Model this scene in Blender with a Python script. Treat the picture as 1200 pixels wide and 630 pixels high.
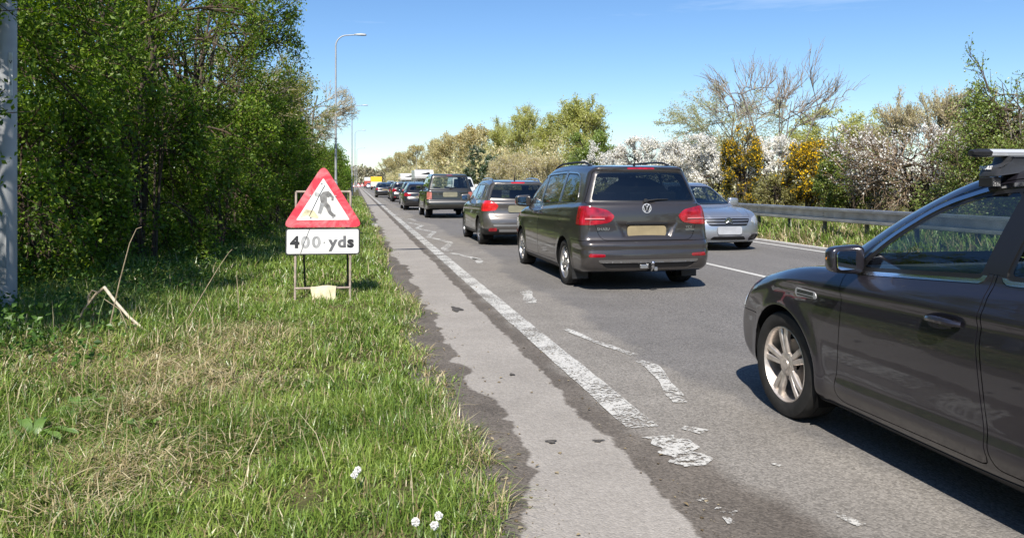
import bpy, bmesh, math, random
import numpy as np
from mathutils import Vector, Matrix

# ---------------------------------------------------------------- camera, sky, sun, exposure
scene = bpy.context.scene
for o in list(bpy.data.objects):
    bpy.data.objects.remove(o, do_unlink=True)
COL = scene.collection
R = math.radians
CAM_H, YAW, FPX, HOR = 1.47, R(11.5), 900.0, 214.5

cam_d = bpy.data.cameras.new('camera')
cam_d.sensor_width = 36.0
cam_d.lens = 27.0
cam_d.shift_y = -(315.0 - HOR) / 1200.0
cam_d.clip_start = 0.05
cam_d.clip_end = 6000.0
cam = bpy.data.objects.new('camera', cam_d)
COL.objects.link(cam)
cam.location = (0, 0, CAM_H)
cam.rotation_euler = (R(90), 0, -YAW)
scene.camera = cam

SUN_EL, SUN_AZ = R(48), math.atan2(-0.37, -0.93)     # azimuth of the sun itself, clockwise from +Y
world = bpy.data.worlds.new('World')
scene.world = world
world.use_nodes = True
wn, wl = world.node_tree.nodes, world.node_tree.links
wn.clear()
w_out = wn.new('ShaderNodeOutputWorld')
w_bg = wn.new('ShaderNodeBackground')
w_sky = wn.new('ShaderNodeTexSky')
w_sky.sky_type = 'NISHITA'
w_sky.sun_disc = False
w_sky.sun_elevation = SUN_EL
w_sky.sun_rotation = SUN_AZ
w_sky.altitude = 0.0
w_sky.air_density = 1.0
w_sky.dust_density = 0.15
w_sky.ozone_density = 5.0
w_bg.inputs['Strength'].default_value = 0.10
wl.new(w_bg.outputs[0], w_out.inputs['Surface'])
# faint high cirrus wisps mixed into the sky
w_tc = wn.new('ShaderNodeTexCoord')
w_map = wn.new('ShaderNodeMapping')
w_map.inputs['Scale'].default_value = (1.6, 1.6, 17.0)
w_map.inputs['Rotation'].default_value = (R(3), R(2), 0)
w_no = wn.new('ShaderNodeTexNoise')
w_no.inputs['Scale'].default_value = 1.7
w_no.inputs['Detail'].default_value = 7
w_no.inputs['Roughness'].default_value = 0.62
w_rp = wn.new('ShaderNodeValToRGB')
w_rp.color_ramp.elements[0].position = 0.58
w_rp.color_ramp.elements[0].color = (0, 0, 0, 1)
w_rp.color_ramp.elements[1].position = 0.86
w_rp.color_ramp.elements[1].color = (0.30, 0.30, 0.30, 1)
w_mx = wn.new('ShaderNodeMix')
w_mx.data_type = 'RGBA'
w_mx.inputs[7].default_value = (7.6, 8.3, 9.4, 1)
wl.new(w_tc.outputs['Generated'], w_map.inputs['Vector'])
wl.new(w_map.outputs[0], w_no.inputs['Vector'])
wl.new(w_no.outputs['Fac'], w_rp.inputs[0])
wl.new(w_rp.outputs[0], w_mx.inputs[0])
w_hs = wn.new('ShaderNodeHueSaturation')
w_hs.inputs['Hue'].default_value = 0.503
w_hs.inputs['Saturation'].default_value = 1.12
wl.new(w_sky.outputs[0], w_hs.inputs['Color'])
wl.new(w_hs.outputs[0], w_mx.inputs[6])
wl.new(w_mx.outputs[2], w_bg.inputs['Color'])

sun_d = bpy.data.lights.new('sun', 'SUN')
sun_d.energy = 4.9
sun_d.angle = R(0.53)
sun_d.color = (1.0, 0.945, 0.86)
sun = bpy.data.objects.new('sun', sun_d)
COL.objects.link(sun)
to_sun = Vector((math.sin(SUN_AZ) * math.cos(SUN_EL), math.cos(SUN_AZ) * math.cos(SUN_EL), math.sin(SUN_EL)))
sun.rotation_euler = to_sun.to_track_quat('Z', 'Y').to_euler()
sun.location = to_sun * 60

vs = scene.view_settings
vs.view_transform = 'Standard'
vs.look = 'None'
vs.exposure = 0.6
vs.gamma = 1.0
vs.use_curve_mapping = False
scene.cycles.max_bounces = 10
scene.cycles.transparent_max_bounces = 24

# ---------------------------------------------------------------- helpers: scene graph, meshes, materials
def gp(px, py, z=0.0):
    """ground (height z) point seen at a pixel of the 1200x630 photograph; only used for measuring"""
    zr = FPX * (CAM_H - z) / (py - HOR)
    xr = (px - 600.0) / FPX * zr
    return (xr * math.cos(YAW) + zr * math.sin(YAW), -xr * math.sin(YAW) + zr * math.cos(YAW))

def mesh_np(name, V, F, N=None, smooth=True):
    """V (n,3), F (m,3 or m,4) arrays, or a list of such face arrays"""
    me = bpy.data.meshes.new(name)
    Fs = F if isinstance(F, list) else [F]
    Fs = [np.asarray(f, dtype=np.int32) for f in Fs if len(f)]
    V = np.asarray(V, dtype=np.float32)
    me.vertices.add(len(V))
    me.vertices.foreach_set('co', V.ravel())
    if Fs:
        loops = np.concatenate([f.ravel() for f in Fs])
        tot = np.concatenate([np.full(len(f), f.shape[1], np.int32) for f in Fs])
        start = np.concatenate([[0], np.cumsum(tot)[:-1]]).astype(np.int32)
        me.loops.add(len(loops))
        me.loops.foreach_set('vertex_index', loops.astype(np.int32))
        me.polygons.add(len(tot))
        me.polygons.foreach_set('loop_start', start)
        me.polygons.foreach_set('loop_total', tot)
        me.polygons.foreach_set('use_smooth', np.full(len(tot), bool(smooth)))
    me.update(calc_edges=True)
    if N is not None and len(V):
        N = np.asarray(N, dtype=np.float32)
        me.normals_split_custom_set_from_vertices(N.tolist())
    return me

def link(name, me, mat=None, parent=None, loc=None, rot=None):
    o = bpy.data.objects.new(name, me)
    COL.objects.link(o)
    if mat is not None and me is not None:
        if not me.materials:
            me.materials.append(mat)
    if parent is not None:
        o.parent = parent
    if loc is not None:
        o.location = loc
    if rot is not None:
        o.rotation_euler = rot
    return o

def thing(name, label, cat, loc=(0, 0, 0), rz=0.0, group=None, me=None, mat=None):
    o = link(name, me, mat, None, loc, (0, 0, rz))
    o['label'] = label
    o['category'] = cat
    if group:
        o['group'] = group
    return o

def structure(o):
    o['kind'] = 'structure'
    return o

def stuff(o, label=None, cat=None):
    o['kind'] = 'stuff'
    if label:
        o['label'] = label
        o['category'] = cat
    return o

class MB:
    """collects simple shapes for one mesh"""
    def __init__(s):
        s.V, s.F3, s.F4, s.n = [], [], [], 0
    def add(s, V, F):
        V = np.asarray(V, float).reshape(-1, 3)
        F = np.asarray(F, int)
        (s.F3 if F.shape[1] == 3 else s.F4).append(F + s.n)
        s.V.append(V)
        s.n += len(V)
    def box(s, a, b, M=None):
        x0, y0, z0 = a
        x1, y1, z1 = b
        V = np.array([(x, y, z) for z in (z0, z1) for y in (y0, y1) for x in (x0, x1)], float)
        if M is not None:
            V = np.array([tuple(M @ Vector(v)) for v in V])
        s.add(V, [(0, 2, 3, 1), (4, 5, 7, 6), (0, 1, 5, 4), (2, 6, 7, 3), (0, 4, 6, 2), (1, 3, 7, 5)])
        return s
    def tube(s, P, rad, n=8, caps=True):
        P = np.asarray(P, float)
        m = len(P)
        rad = np.broadcast_to(np.asarray(rad, float), (m,))
        T = np.gradient(P, axis=0)
        T /= np.linalg.norm(T, axis=1)[:, None] + 1e-12
        up = np.array((0, 0, 1.0)) if abs(T[0][2]) < 0.9 else np.array((1.0, 0, 0))
        V = []
        U = np.cross(up, T[0])
        U /= np.linalg.norm(U)
        for i in range(m):
            U = U - T[i] * U.dot(T[i])
            U /= np.linalg.norm(U) + 1e-12
            W = np.cross(T[i], U)
            for k in range(n):
                a = 2 * math.pi * k / n
                V.append(P[i] + rad[i] * (math.cos(a) * U + math.sin(a) * W))
        F = []
        for i in range(m - 1):
            for k in range(n):
                k2 = (k + 1) % n
                F.append((i * n + k, i * n + k2, (i + 1) * n + k2, (i + 1) * n + k))
        s.add(V, F)
        if caps:
            V = np.asarray(V)
            for ring, fl in ((V[:n], True), (V[-n:], False)):
                c = ring.mean(0)
                VV = np.vstack([ring, c])
                FF = [((k + 1) % n, k, n) if fl else (k, (k + 1) % n, n) for k in range(n)]
                s.add(VV, FF)
        return s
    def lathe(s, prof, n=32, axis='y', origin=(0, 0, 0)):
        """prof: (r, t) pairs, t runs along the axis"""
        m = len(prof)
        V = []
        for r, t in prof:
            for k in range(n):
                a = 2 * math.pi * k / n
                c, d = r * math.cos(a), r * math.sin(a)
                p = (c, t, d) if axis == 'y' else ((c, d, t) if axis == 'z' else (t, c, d))
                V.append((p[0] + origin[0], p[1] + origin[1], p[2] + origin[2]))
        F = []
        for i in range(m - 1):
            for k in range(n):
                k2 = (k + 1) % n
                F.append((i * n + k, i * n + k2, (i + 1) * n + k2, (i + 1) * n + k))
        s.add(V, F)
        return s
    def prism(s, poly, y0, y1, M=None):
        """poly: (x, z) outline, extruded along y, fan capped (star shaped outlines only)"""
        n = len(poly)
        V = [(p[0], y0, p[1]) for p in poly] + [(p[0], y1, p[1]) for p in poly]
        cx = sum(p[0] for p in poly) / n
        cz = sum(p[1] for p in poly) / n
        V += [(cx, y0, cz), (cx, y1, cz)]
        if M is not None:
            V = [tuple(M @ Vector(v)) for v in V]
        base = s.n
        F4 = [(k, (k + 1) % n, n + (k + 1) % n, n + k) for k in range(n)]
        F3 = [((k + 1) % n, k, 2 * n) for k in range(n)] + [(n + k, n + (k + 1) % n, 2 * n + 1) for k in range(n)]
        s.V.append(np.asarray(V, float))
        s.F4.append(np.asarray(F4) + base)
        s.F3.append(np.asarray(F3) + base)
        s.n += len(V)
        return s
    def mesh(s, name, smooth=False, bevel=0.0, seg=2, fix=True):
        me = mesh_np(name, np.vstack(s.V), [np.vstack(f) for f in (s.F3, s.F4) if f], smooth=smooth)
        if fix or bevel > 0:
            bm = bmesh.new()
            bm.from_mesh(me)
            if bevel > 0:
                bmesh.ops.remove_doubles(bm, verts=bm.verts, dist=1e-5)
                ed = [e for e in bm.edges if len(e.link_faces) == 2 and e.calc_face_angle(0) > 0.6]
                bmesh.ops.bevel(bm, geom=ed, offset=bevel, segments=seg, affect='EDGES', profile=0.5, clamp_overlap=True)
            bmesh.ops.recalc_face_normals(bm, faces=bm.faces)
            bm.to_mesh(me)
            bm.free()
            if smooth:
                me.polygons.foreach_set('use_smooth', np.ones(len(me.polygons), bool))
                me.set_sharp_from_angle(angle=R(38))
        return me
    def obj(s, name, mat, parent=None, smooth=False, bevel=0.0, seg=2, loc=None, rot=None):
        return link(name, s.mesh(name, smooth, bevel, seg), mat, parent, loc, rot)

# ---- materials
MATS = {}
def nodes_of(name):
    m = bpy.data.materials.new(name)
    m.use_nodes = True
    nt = m.node_tree
    b = nt.nodes['Principled BSDF']
    return m, nt, b

def simple(name, col, rough=0.5, metal=0.0, spec=0.5, coat=0.0, noise=0.0, nscale=8.0, bump=0.0, bscale=60.0, emit=None, estr=0.0, coat_rough=0.03):
    if name in MATS:
        return MATS[name]
    m, nt, b = nodes_of(name)
    b.inputs['Base Color'].default_value = (*col, 1)
    b.inputs['Roughness'].default_value = rough
    b.inputs['Metallic'].default_value = metal
    b.inputs['Specular IOR Level'].default_value = spec
    b.inputs['Coat Weight'].default_value = coat
    b.inputs['Coat Roughness'].default_value = coat_rough
    tc = nt.nodes.new('ShaderNodeTexCoord')
    if noise > 0:
        no = nt.nodes.new('ShaderNodeTexNoise')
        no.inputs['Scale'].default_value = nscale
        no.inputs['Detail'].default_value = 6
        nt.links.new(tc.outputs['Object'], no.inputs['Vector'])
        rp = nt.nodes.new('ShaderNodeMapRange')
        rp.inputs[1].default_value = 0.3
        rp.inputs[2].default_value = 0.7
        rp.inputs[3].default_value = 1.0 - noise
        rp.inputs[4].default_value = 1.0 + noise
        nt.links.new(no.outputs['Fac'], rp.inputs[0])
        mx = nt.nodes.new('ShaderNodeVectorMath')
        mx.operation = 'SCALE'
        mx.inputs[0].default_value = col
        nt.links.new(rp.outputs[0], mx.inputs['Scale'])
        nt.links.new(mx.outputs[0], b.inputs['Base Color'])
        r2 = nt.nodes.new('ShaderNodeMapRange')
        r2.inputs[3].default_value = max(0.02, rough - 0.5 * noise * 0.4)
        r2.inputs[4].default_value = min(1.0, rough + 0.5 * noise * 0.4)
        nt.links.new(no.outputs['Fac'], r2.inputs[0])
        nt.links.new(r2.outputs[0], b.inputs['Roughness'])
    if bump > 0:
        n2 = nt.nodes.new('ShaderNodeTexNoise')
        n2.inputs['Scale'].default_value = bscale
        n2.inputs['Detail'].default_value = 4
        nt.links.new(tc.outputs['Object'], n2.inputs['Vector'])
        bp = nt.nodes.new('ShaderNodeBump')
        bp.inputs['Strength'].default_value = bump
        bp.inputs['Distance'].default_value = 0.01
        nt.links.new(n2.outputs['Fac'], bp.inputs['Height'])
        nt.links.new(bp.outputs[0], b.inputs['Normal'])
    if emit is not None:
        b.inputs['Emission Color'].default_value = (*emit, 1)
        b.inputs['Emission Strength'].default_value = estr
    MATS[name] = m
    return m

def glass(name, tint, rough=0.0, ior=1.5):
    """thin sheet glass: tinted straight-through light plus a fresnel mirror"""
    if name in MATS:
        return MATS[name]
    m = bpy.data.materials.new(name)
    m.use_nodes = True
    nt = m.node_tree
    nt.nodes.clear()
    out = nt.nodes.new('ShaderNodeOutputMaterial')
    tr = nt.nodes.new('ShaderNodeBsdfTransparent')
    tr.inputs['Color'].default_value = (*tint, 1)
    gl = nt.nodes.new('ShaderNodeBsdfGlossy')
    gl.inputs['Roughness'].default_value = rough
    fr = nt.nodes.new('ShaderNodeFresnel')
    ge = nt.nodes.new('ShaderNodeNewGeometry')       # a thin sheet mirrors alike from both sides
    io = nt.nodes.new('ShaderNodeMath')
    io.operation = 'MULTIPLY_ADD'
    io.inputs[1].default_value = 1.0 / ior - ior
    io.inputs[2].default_value = ior
    nt.links.new(ge.outputs['Backfacing'], io.inputs[0])
    nt.links.new(io.outputs[0], fr.inputs['IOR'])
    ma = nt.nodes.new('ShaderNodeMath')
    ma.operation = 'MULTIPLY_ADD'
    ma.inputs[1].default_value = 1.9
    ma.inputs[2].default_value = 0.01
    ma.use_clamp = True
    mx = nt.nodes.new('ShaderNodeMixShader')
    nt.links.new(fr.outputs[0], ma.inputs[0])
    nt.links.new(ma.outputs[0], mx.inputs[0])
    nt.links.new(tr.outputs[0], mx.inputs[1])
    nt.links.new(gl.outputs[0], mx.inputs[2])
    nt.links.new(mx.outputs[0], out.inputs[0])
    MATS[name] = m
    return m

def paint(name, col, metal=0.35, rough=0.32, dirt=0.25):
    """clear-coated car paint with a film of road dust, thicker low down on the panels"""
    if name in MATS:
        return MATS[name]
    m, nt, b = nodes_of(name)
    tc = nt.nodes.new('ShaderNodeTexCoord')
    no = nt.nodes.new('ShaderNodeTexNoise')
    no.inputs['Scale'].default_value = 3.5
    no.inputs['Detail'].default_value = 8
    no.inputs['Roughness'].default_value = 0.65
    nt.links.new(tc.outputs['Object'], no.inputs['Vector'])
    sx = nt.nodes.new('ShaderNodeSeparateXYZ')
    nt.links.new(tc.outputs['Object'], sx.inputs[0])
    low = nt.nodes.new('ShaderNodeMapRange')
    low.inputs[1].default_value = 0.75
    low.inputs[2].default_value = 0.2
    low.inputs[3].default_value = 0.25
    low.inputs[4].default_value = 1.0
    nt.links.new(sx.outputs['Z'], low.inputs[0])
    mr = nt.nodes.new('ShaderNodeMapRange')
    mr.inputs[1].default_value = 0.35
    mr.inputs[2].default_value = 0.75
    mr.inputs[3].default_value = 0.15
    mr.inputs[4].default_value = 1.0
    nt.links.new(no.outputs['Fac'], mr.inputs[0])
    mu = nt.nodes.new('ShaderNodeMath')
    mu.operation = 'MULTIPLY'
    nt.links.new(low.outputs[0], mu.inputs[0])
    nt.links.new(mr.outputs[0], mu.inputs[1])
    m2 = nt.nodes.new('ShaderNodeMath')
    m2.operation = 'MULTIPLY'
    m2.inputs[1].default_value = dirt
    nt.links.new(mu.outputs[0], m2.inputs[0])
    mx = nt.nodes.new('ShaderNodeMix')
    mx.data_type = 'RGBA'
    mx.inputs[6].default_value = (*col, 1)
    mx.inputs[7].default_value = (0.17, 0.15, 0.125, 1)
    nt.links.new(m2.outputs[0], mx.inputs[0])
    nt.links.new(mx.outputs[2], b.inputs['Base Color'])
    b.inputs['Metallic'].default_value = metal
    b.inputs['Roughness'].default_value = rough
    cw = nt.nodes.new('ShaderNodeMath')
    cw.operation = 'SUBTRACT'
    cw.inputs[0].default_value = 1.0
    nt.links.new(m2.outputs[0], cw.inputs[1])
    nt.links.new(cw.outputs[0], b.inputs['Coat Weight'])
    cr = nt.nodes.new('ShaderNodeMath')
    cr.operation = 'MULTIPLY_ADD'
    cr.inputs[1].default_value = 0.35
    cr.inputs[2].default_value = 0.03
    nt.links.new(m2.outputs[0], cr.inputs[0])
    nt.links.new(cr.outputs[0], b.inputs['Coat Roughness'])
    MATS[name] = m
    return m

def text_obj(name, s, size, mat, parent, M, extrude=0.0015, offset=0.0, sx=1.0, spacing=1.0):
    cu = bpy.data.curves.new(name, 'FONT')
    cu.body = s
    cu.size = size
    cu.extrude = extrude
    cu.offset = offset
    cu.align_x = 'CENTER'
    cu.align_y = 'CENTER'
    cu.space_character = spacing
    cu.resolution_u = 4
    to = bpy.data.objects.new(name, cu)
    COL.objects.link(to)
    dg = bpy.context.evaluated_depsgraph_get()
    me = bpy.data.meshes.new_from_object(to.evaluated_get(dg))
    bpy.data.objects.remove(to, do_unlink=True)
    bpy.data.curves.remove(cu)
    me.transform(M @ Matrix.Diagonal((sx, 1, 1, 1)))
    me.name = name
    me.materials.clear()
    return link(name, me, mat, parent)

# ---------------------------------------------------------------- ground, road, verges
def vnoise1(x, seed, scale):
    """smooth 1-D value noise in -1..1"""
    r = np.random.RandomState(seed).uniform(-1, 1, 4096)
    u = np.asarray(x, float) / scale + 1000
    i = np.floor(u).astype(int)
    t = u - i
    t = t * t * (3 - 2 * t)
    return r[i % 4096] * (1 - t) + r[(i + 1) % 4096] * t

def vnoise2(x, y, seed, scale):
    r = np.random.RandomState(seed).uniform(-1, 1, (256, 256))
    u, v = np.asarray(x, float) / scale + 500, np.asarray(y, float) / scale + 500
    i, j = np.floor(u).astype(int), np.floor(v).astype(int)
    a, b = u - i, v - j
    a, b = a * a * (3 - 2 * a), b * b * (3 - 2 * b)
    i0, i1, j0, j1 = i % 256, (i + 1) % 256, j % 256, (j + 1) % 256
    return (r[i0, j0] * (1 - a) + r[i1, j0] * a) * (1 - b) + (r[i0, j1] * (1 - a) + r[i1, j1] * a) * b

def asphalt(name, col, col2, speck=0.35, bump=0.5, rough=0.88, streak=0.0):
    m, nt, b = nodes_of(name)
    N, Lk = nt.nodes, nt.links
    tc = N.new('ShaderNodeTexCoord')
    big = N.new('ShaderNodeTexNoise')
    big.inputs['Scale'].default_value = 0.55
    big.inputs['Detail'].default_value = 7
    big.inputs['Roughness'].default_value = 0.62
    mp = N.new('ShaderNodeMapping')
    mp.inputs['Scale'].default_value = (1.6, 0.35, 1)
    Lk.new(tc.outputs['Object'], mp.inputs['Vector'])
    Lk.new(mp.outputs[0], big.inputs['Vector'])
    rb = N.new('ShaderNodeMapRange')
    rb.inputs[1].default_value, rb.inputs[2].default_value = 0.30, 0.70
    Lk.new(big.outputs['Fac'], rb.inputs[0])
    mx = N.new('ShaderNodeMix')
    mx.data_type = 'RGBA'
    mx.inputs[6].default_value = (*col, 1)
    mx.inputs[7].default_value = (*col2, 1)
    Lk.new(rb.outputs[0], mx.inputs[0])
    # stones of the surface dressing
    vo = N.new('ShaderNodeTexVoronoi')
    vo.inputs['Scale'].default_value = 95
    Lk.new(tc.outputs['Object'], vo.inputs['Vector'])
    sep = N.new('ShaderNodeSeparateColor')
    Lk.new(vo.outputs['Color'], sep.inputs[0])
    st = N.new('ShaderNodeMapRange')
    st.inputs[3].default_value, st.inputs[4].default_value = 1 - speck, 1 + speck
    Lk.new(sep.outputs[0], st.inputs[0])
    fine = N.new('ShaderNodeTexNoise')
    fine.inputs['Scale'].default_value = 30
    fine.inputs['Detail'].default_value = 5
    Lk.new(tc.outputs['Object'], fine.inputs['Vector'])
    fr = N.new('ShaderNodeMapRange')
    fr.inputs[1].default_value, fr.inputs[2].default_value = 0.3, 0.7
    fr.inputs[3].default_value, fr.inputs[4].default_value = 0.86, 1.14
    Lk.new(fine.outputs['Fac'], fr.inputs[0])
    mu = N.new('ShaderNodeMath')
    mu.operation = 'MULTIPLY'
    Lk.new(st.outputs[0], mu.inputs[0])
    Lk.new(fr.outputs[0], mu.inputs[1])
    sc = N.new('ShaderNodeVectorMath')
    sc.operation = 'SCALE'
    Lk.new(mx.outputs[2], sc.inputs[0])
    Lk.new(mu.outputs[0], sc.inputs['Scale'])
    Lk.new(sc.outputs[0], b.inputs['Base Color'])
    b.inputs['Roughness'].default_value = rough
    b.inputs['Specular IOR Level'].default_value = 0.35
    bp = N.new('ShaderNodeBump')
    bp.inputs['Strength'].default_value = bump
    bp.inputs['Distance'].default_value = 0.006
    inv = N.new('ShaderNodeMath')
    inv.operation = 'SUBTRACT'
    inv.inputs[0].default_value = 1.0
    Lk.new(vo.outputs['Distance'], inv.inputs[1])
    Lk.new(inv.outputs[0], bp.inputs['Height'])
    Lk.new(bp.outputs[0], b.inputs['Normal'])
    return m

def soil(name, cols, scale=2.0, bump=0.6):
    m, nt, b = nodes_of(name)
    N, Lk = nt.nodes, nt.links
    tc = N.new('ShaderNodeTexCoord')
    no = N.new('ShaderNodeTexNoise')
    no.inputs['Scale'].default_value = scale
    no.inputs['Detail'].default_value = 9
    no.inputs['Roughness'].default_value = 0.68
    Lk.new(tc.outputs['Object'], no.inputs['Vector'])
    rp = N.new('ShaderNodeValToRGB')
    el = rp.color_ramp.elements
    el[0].position, el[1].position = 0.32, 0.68
    el[0].color, el[1].color = (*cols[0], 1), (*cols[-1], 1)
    for k, c in enumerate(cols[1:-1]):
        e = el.new(0.32 + 0.36 * (k + 1) / (len(cols) - 1))
        e.color = (*c, 1)
    Lk.new(no.outputs['Fac'], rp.inputs[0])
    Lk.new(rp.outputs[0], b.inputs['Base Color'])
    b.inputs['Roughness'].default_value = 0.95
    b.inputs['Specular IOR Level'].default_value = 0.15
    n2 = N.new('ShaderNodeTexNoise')
    n2.inputs['Scale'].default_value = 45
    n2.inputs['Detail'].default_value = 6
    Lk.new(tc.outputs['Object'], n2.inputs['Vector'])
    bp = N.new('ShaderNodeBump')
    bp.inputs['Strength'].default_value = bump
    bp.inputs['Distance'].default_value = 0.03
    Lk.new(n2.outputs['Fac'], bp.inputs['Height'])
    Lk.new(bp.outputs[0], b.inputs['Normal'])
    return m

def worn_paint(name, col=(0.53, 0.515, 0.475), cover=0.5, scale=30.0):
    """thermoplastic road paint, chipped away down to the tarmac"""
    m = bpy.data.materials.new(name)
    m.use_nodes = True
    nt = m.node_tree
    N, Lk = nt.nodes, nt.links
    b = N['Principled BSDF']
    out = N['Material Output']
    tc = N.new('ShaderNodeTexCoord')
    no = N.new('ShaderNodeTexNoise')
    no.inputs['Scale'].default_value = scale
    no.inputs['Detail'].default_value = 5
    no.inputs['Roughness'].default_value = 0.7
    big = N.new('ShaderNodeTexNoise')
    big.inputs['Scale'].default_value = 2.6
    big.inputs['Detail'].default_value = 5
    for q in (no, big):
        Lk.new(tc.outputs['Object'], q.inputs['Vector'])
    ad = N.new('ShaderNodeMath')
    ad.operation = 'MULTIPLY_ADD'
    ad.inputs[1].default_value = 0.50
    Lk.new(big.outputs['Fac'], ad.inputs[0])
    Lk.new(no.outputs['Fac'], ad.inputs[2])
    th = N.new('ShaderNodeMapRange')
    c = 0.75 + (0.5 - cover) * 0.42
    th.inputs[1].default_value, th.inputs[2].default_value = c - 0.055, c + 0.055
    Lk.new(ad.outputs[0], th.inputs[0])
    vo = N.new('ShaderNodeTexNoise')
    vo.inputs['Scale'].default_value = 120
    Lk.new(tc.outputs['Object'], vo.inputs['Vector'])
    mr = N.new('ShaderNodeMapRange')
    mr.inputs[3].default_value, mr.inputs[4].default_value = 0.75, 1.12
    Lk.new(vo.outputs['Fac'], mr.inputs[0])
    sc = N.new('ShaderNodeVectorMath')
    sc.operation = 'SCALE'
    sc.inputs[0].default_value = col
    Lk.new(mr.outputs[0], sc.inputs['Scale'])
    Lk.new(sc.outputs[0], b.inputs['Base Color'])
    b.inputs['Roughness'].default_value = 0.75
    tr = N.new('ShaderNodeBsdfTransparent')
    mx = N.new('ShaderNodeMixShader')
    Lk.new(th.outputs[0], mx.inputs[0])
    Lk.new(tr.outputs[0], mx.inputs[1])
    Lk.new(b.outputs[0], mx.inputs[2])
    Lk.new(mx.outputs[0], out.inputs[0])
    return m

M_ROAD = asphalt('road_asphalt', (0.128, 0.120, 0.113), (0.165, 0.155, 0.145), 0.45, 0.7)
M_OLDROAD = asphalt('old_asphalt', (0.150, 0.142, 0.130), (0.190, 0.180, 0.165), 0.42, 0.6)
M_PATCH = asphalt('pale_asphalt', (0.205, 0.192, 0.180), (0.250, 0.236, 0.220), 0.20, 0.25)
M_DIRT = asphalt('dirty_asphalt', (0.058, 0.052, 0.046), (0.105, 0.094, 0.082), 0.35, 0.6)
M_PAINT = worn_paint('edge_line_paint', cover=0.58, scale=48.0)
M_PAINT2 = worn_paint('peeling_paint', cover=0.53, scale=36)
M_PAINT3 = simple('fresh_line_paint', (0.62, 0.61, 0.58), 0.7, noise=0.12, nscale=20)
M_KERB = simple('kerb_concrete', (0.34, 0.33, 0.30), 0.9, noise=0.25, nscale=6, bump=0.3)
M_SOIL = soil('verge_soil', [(0.045, 0.042, 0.018), (0.075, 0.075, 0.028), (0.145, 0.118, 0.060)], 2.5)
M_FIELD = soil('field_grass', [(0.045, 0.062, 0.018), (0.075, 0.095, 0.028), (0.10, 0.11, 0.04)], 0.12)

YS = np.concatenate([np.arange(-14, 32, 0.05), np.arange(32, 90, 0.25), np.arange(90, 720, 4.0)])

def strip(name, xa, xb, z, mat, ys=YS, ncol=2):
    """sheet between two edge curves xa(y), xb(y)"""
    A, B = np.broadcast_to(xa, ys.shape), np.broadcast_to(xb, ys.shape)
    V = []
    for k in range(ncol):
        t = k / (ncol - 1)
        V.append(np.stack([A + (B - A) * t, ys, np.full(len(ys), z)], 1))
    V = np.stack(V, 1).reshape(-1, 3)
    i = np.arange(len(ys) - 1)[:, None] * ncol + np.arange(ncol - 1)[None]
    F = np.stack([i, i + 1, i + ncol + 1, i + ncol], -1).reshape(-1, 4)
    return link(name, mesh_np(name, V, F, smooth=True), mat)

def sheet(name, xs, ys, zf, mat):
    X, Y = np.meshgrid(xs, ys, indexing='ij')
    V = np.stack([X, Y, zf(X, Y)], -1).reshape(-1, 3)
    ny = len(ys)
    i = np.arange(len(xs) - 1)[:, None] * ny + np.arange(ny - 1)[None]
    F = np.stack([i, i + ny, i + ny + 1, i + 1], -1).reshape(-1, 4)
    return structure(link(name, mesh_np(name, V, F), mat))

# one sheet to the horizon
g = MB()
g.box((-2500, -600, -2.0), (2500, 4000, -0.06))
structure(g.obj('ground', M_FIELD))
road = structure(strip('road', 0.30, 10.25, 0.0, M_ROAD, np.array([-20.0, 30, 90, 250, 480, 720])))

fade = np.clip((90 - YS) / 60, 0.15, 1)
edge_l = 0.60 + 0.07 * vnoise1(YS, 3, 0.8) + 0.04 * vnoise1(YS, 4, 0.21)
pat_l = 0.80 + fade * (0.10 * vnoise1(YS, 11, 0.8) + 0.07 * vnoise1(YS, 12, 0.30) + 0.025 * vnoise1(YS, 13, 0.10))
pat_r = 1.405 + fade * (0.022 * vnoise1(YS, 21, 0.7) + 0.016 * vnoise1(YS, 22, 0.16) + 0.012 * vnoise1(YS, 23, 0.06))
pat_l = np.minimum(pat_l, pat_r - 0.12)
old_r = 2.55 + fade * (0.25 * vnoise1(YS, 31, 3.0) + 0.05 * vnoise1(YS, 32, 0.4))

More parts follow.
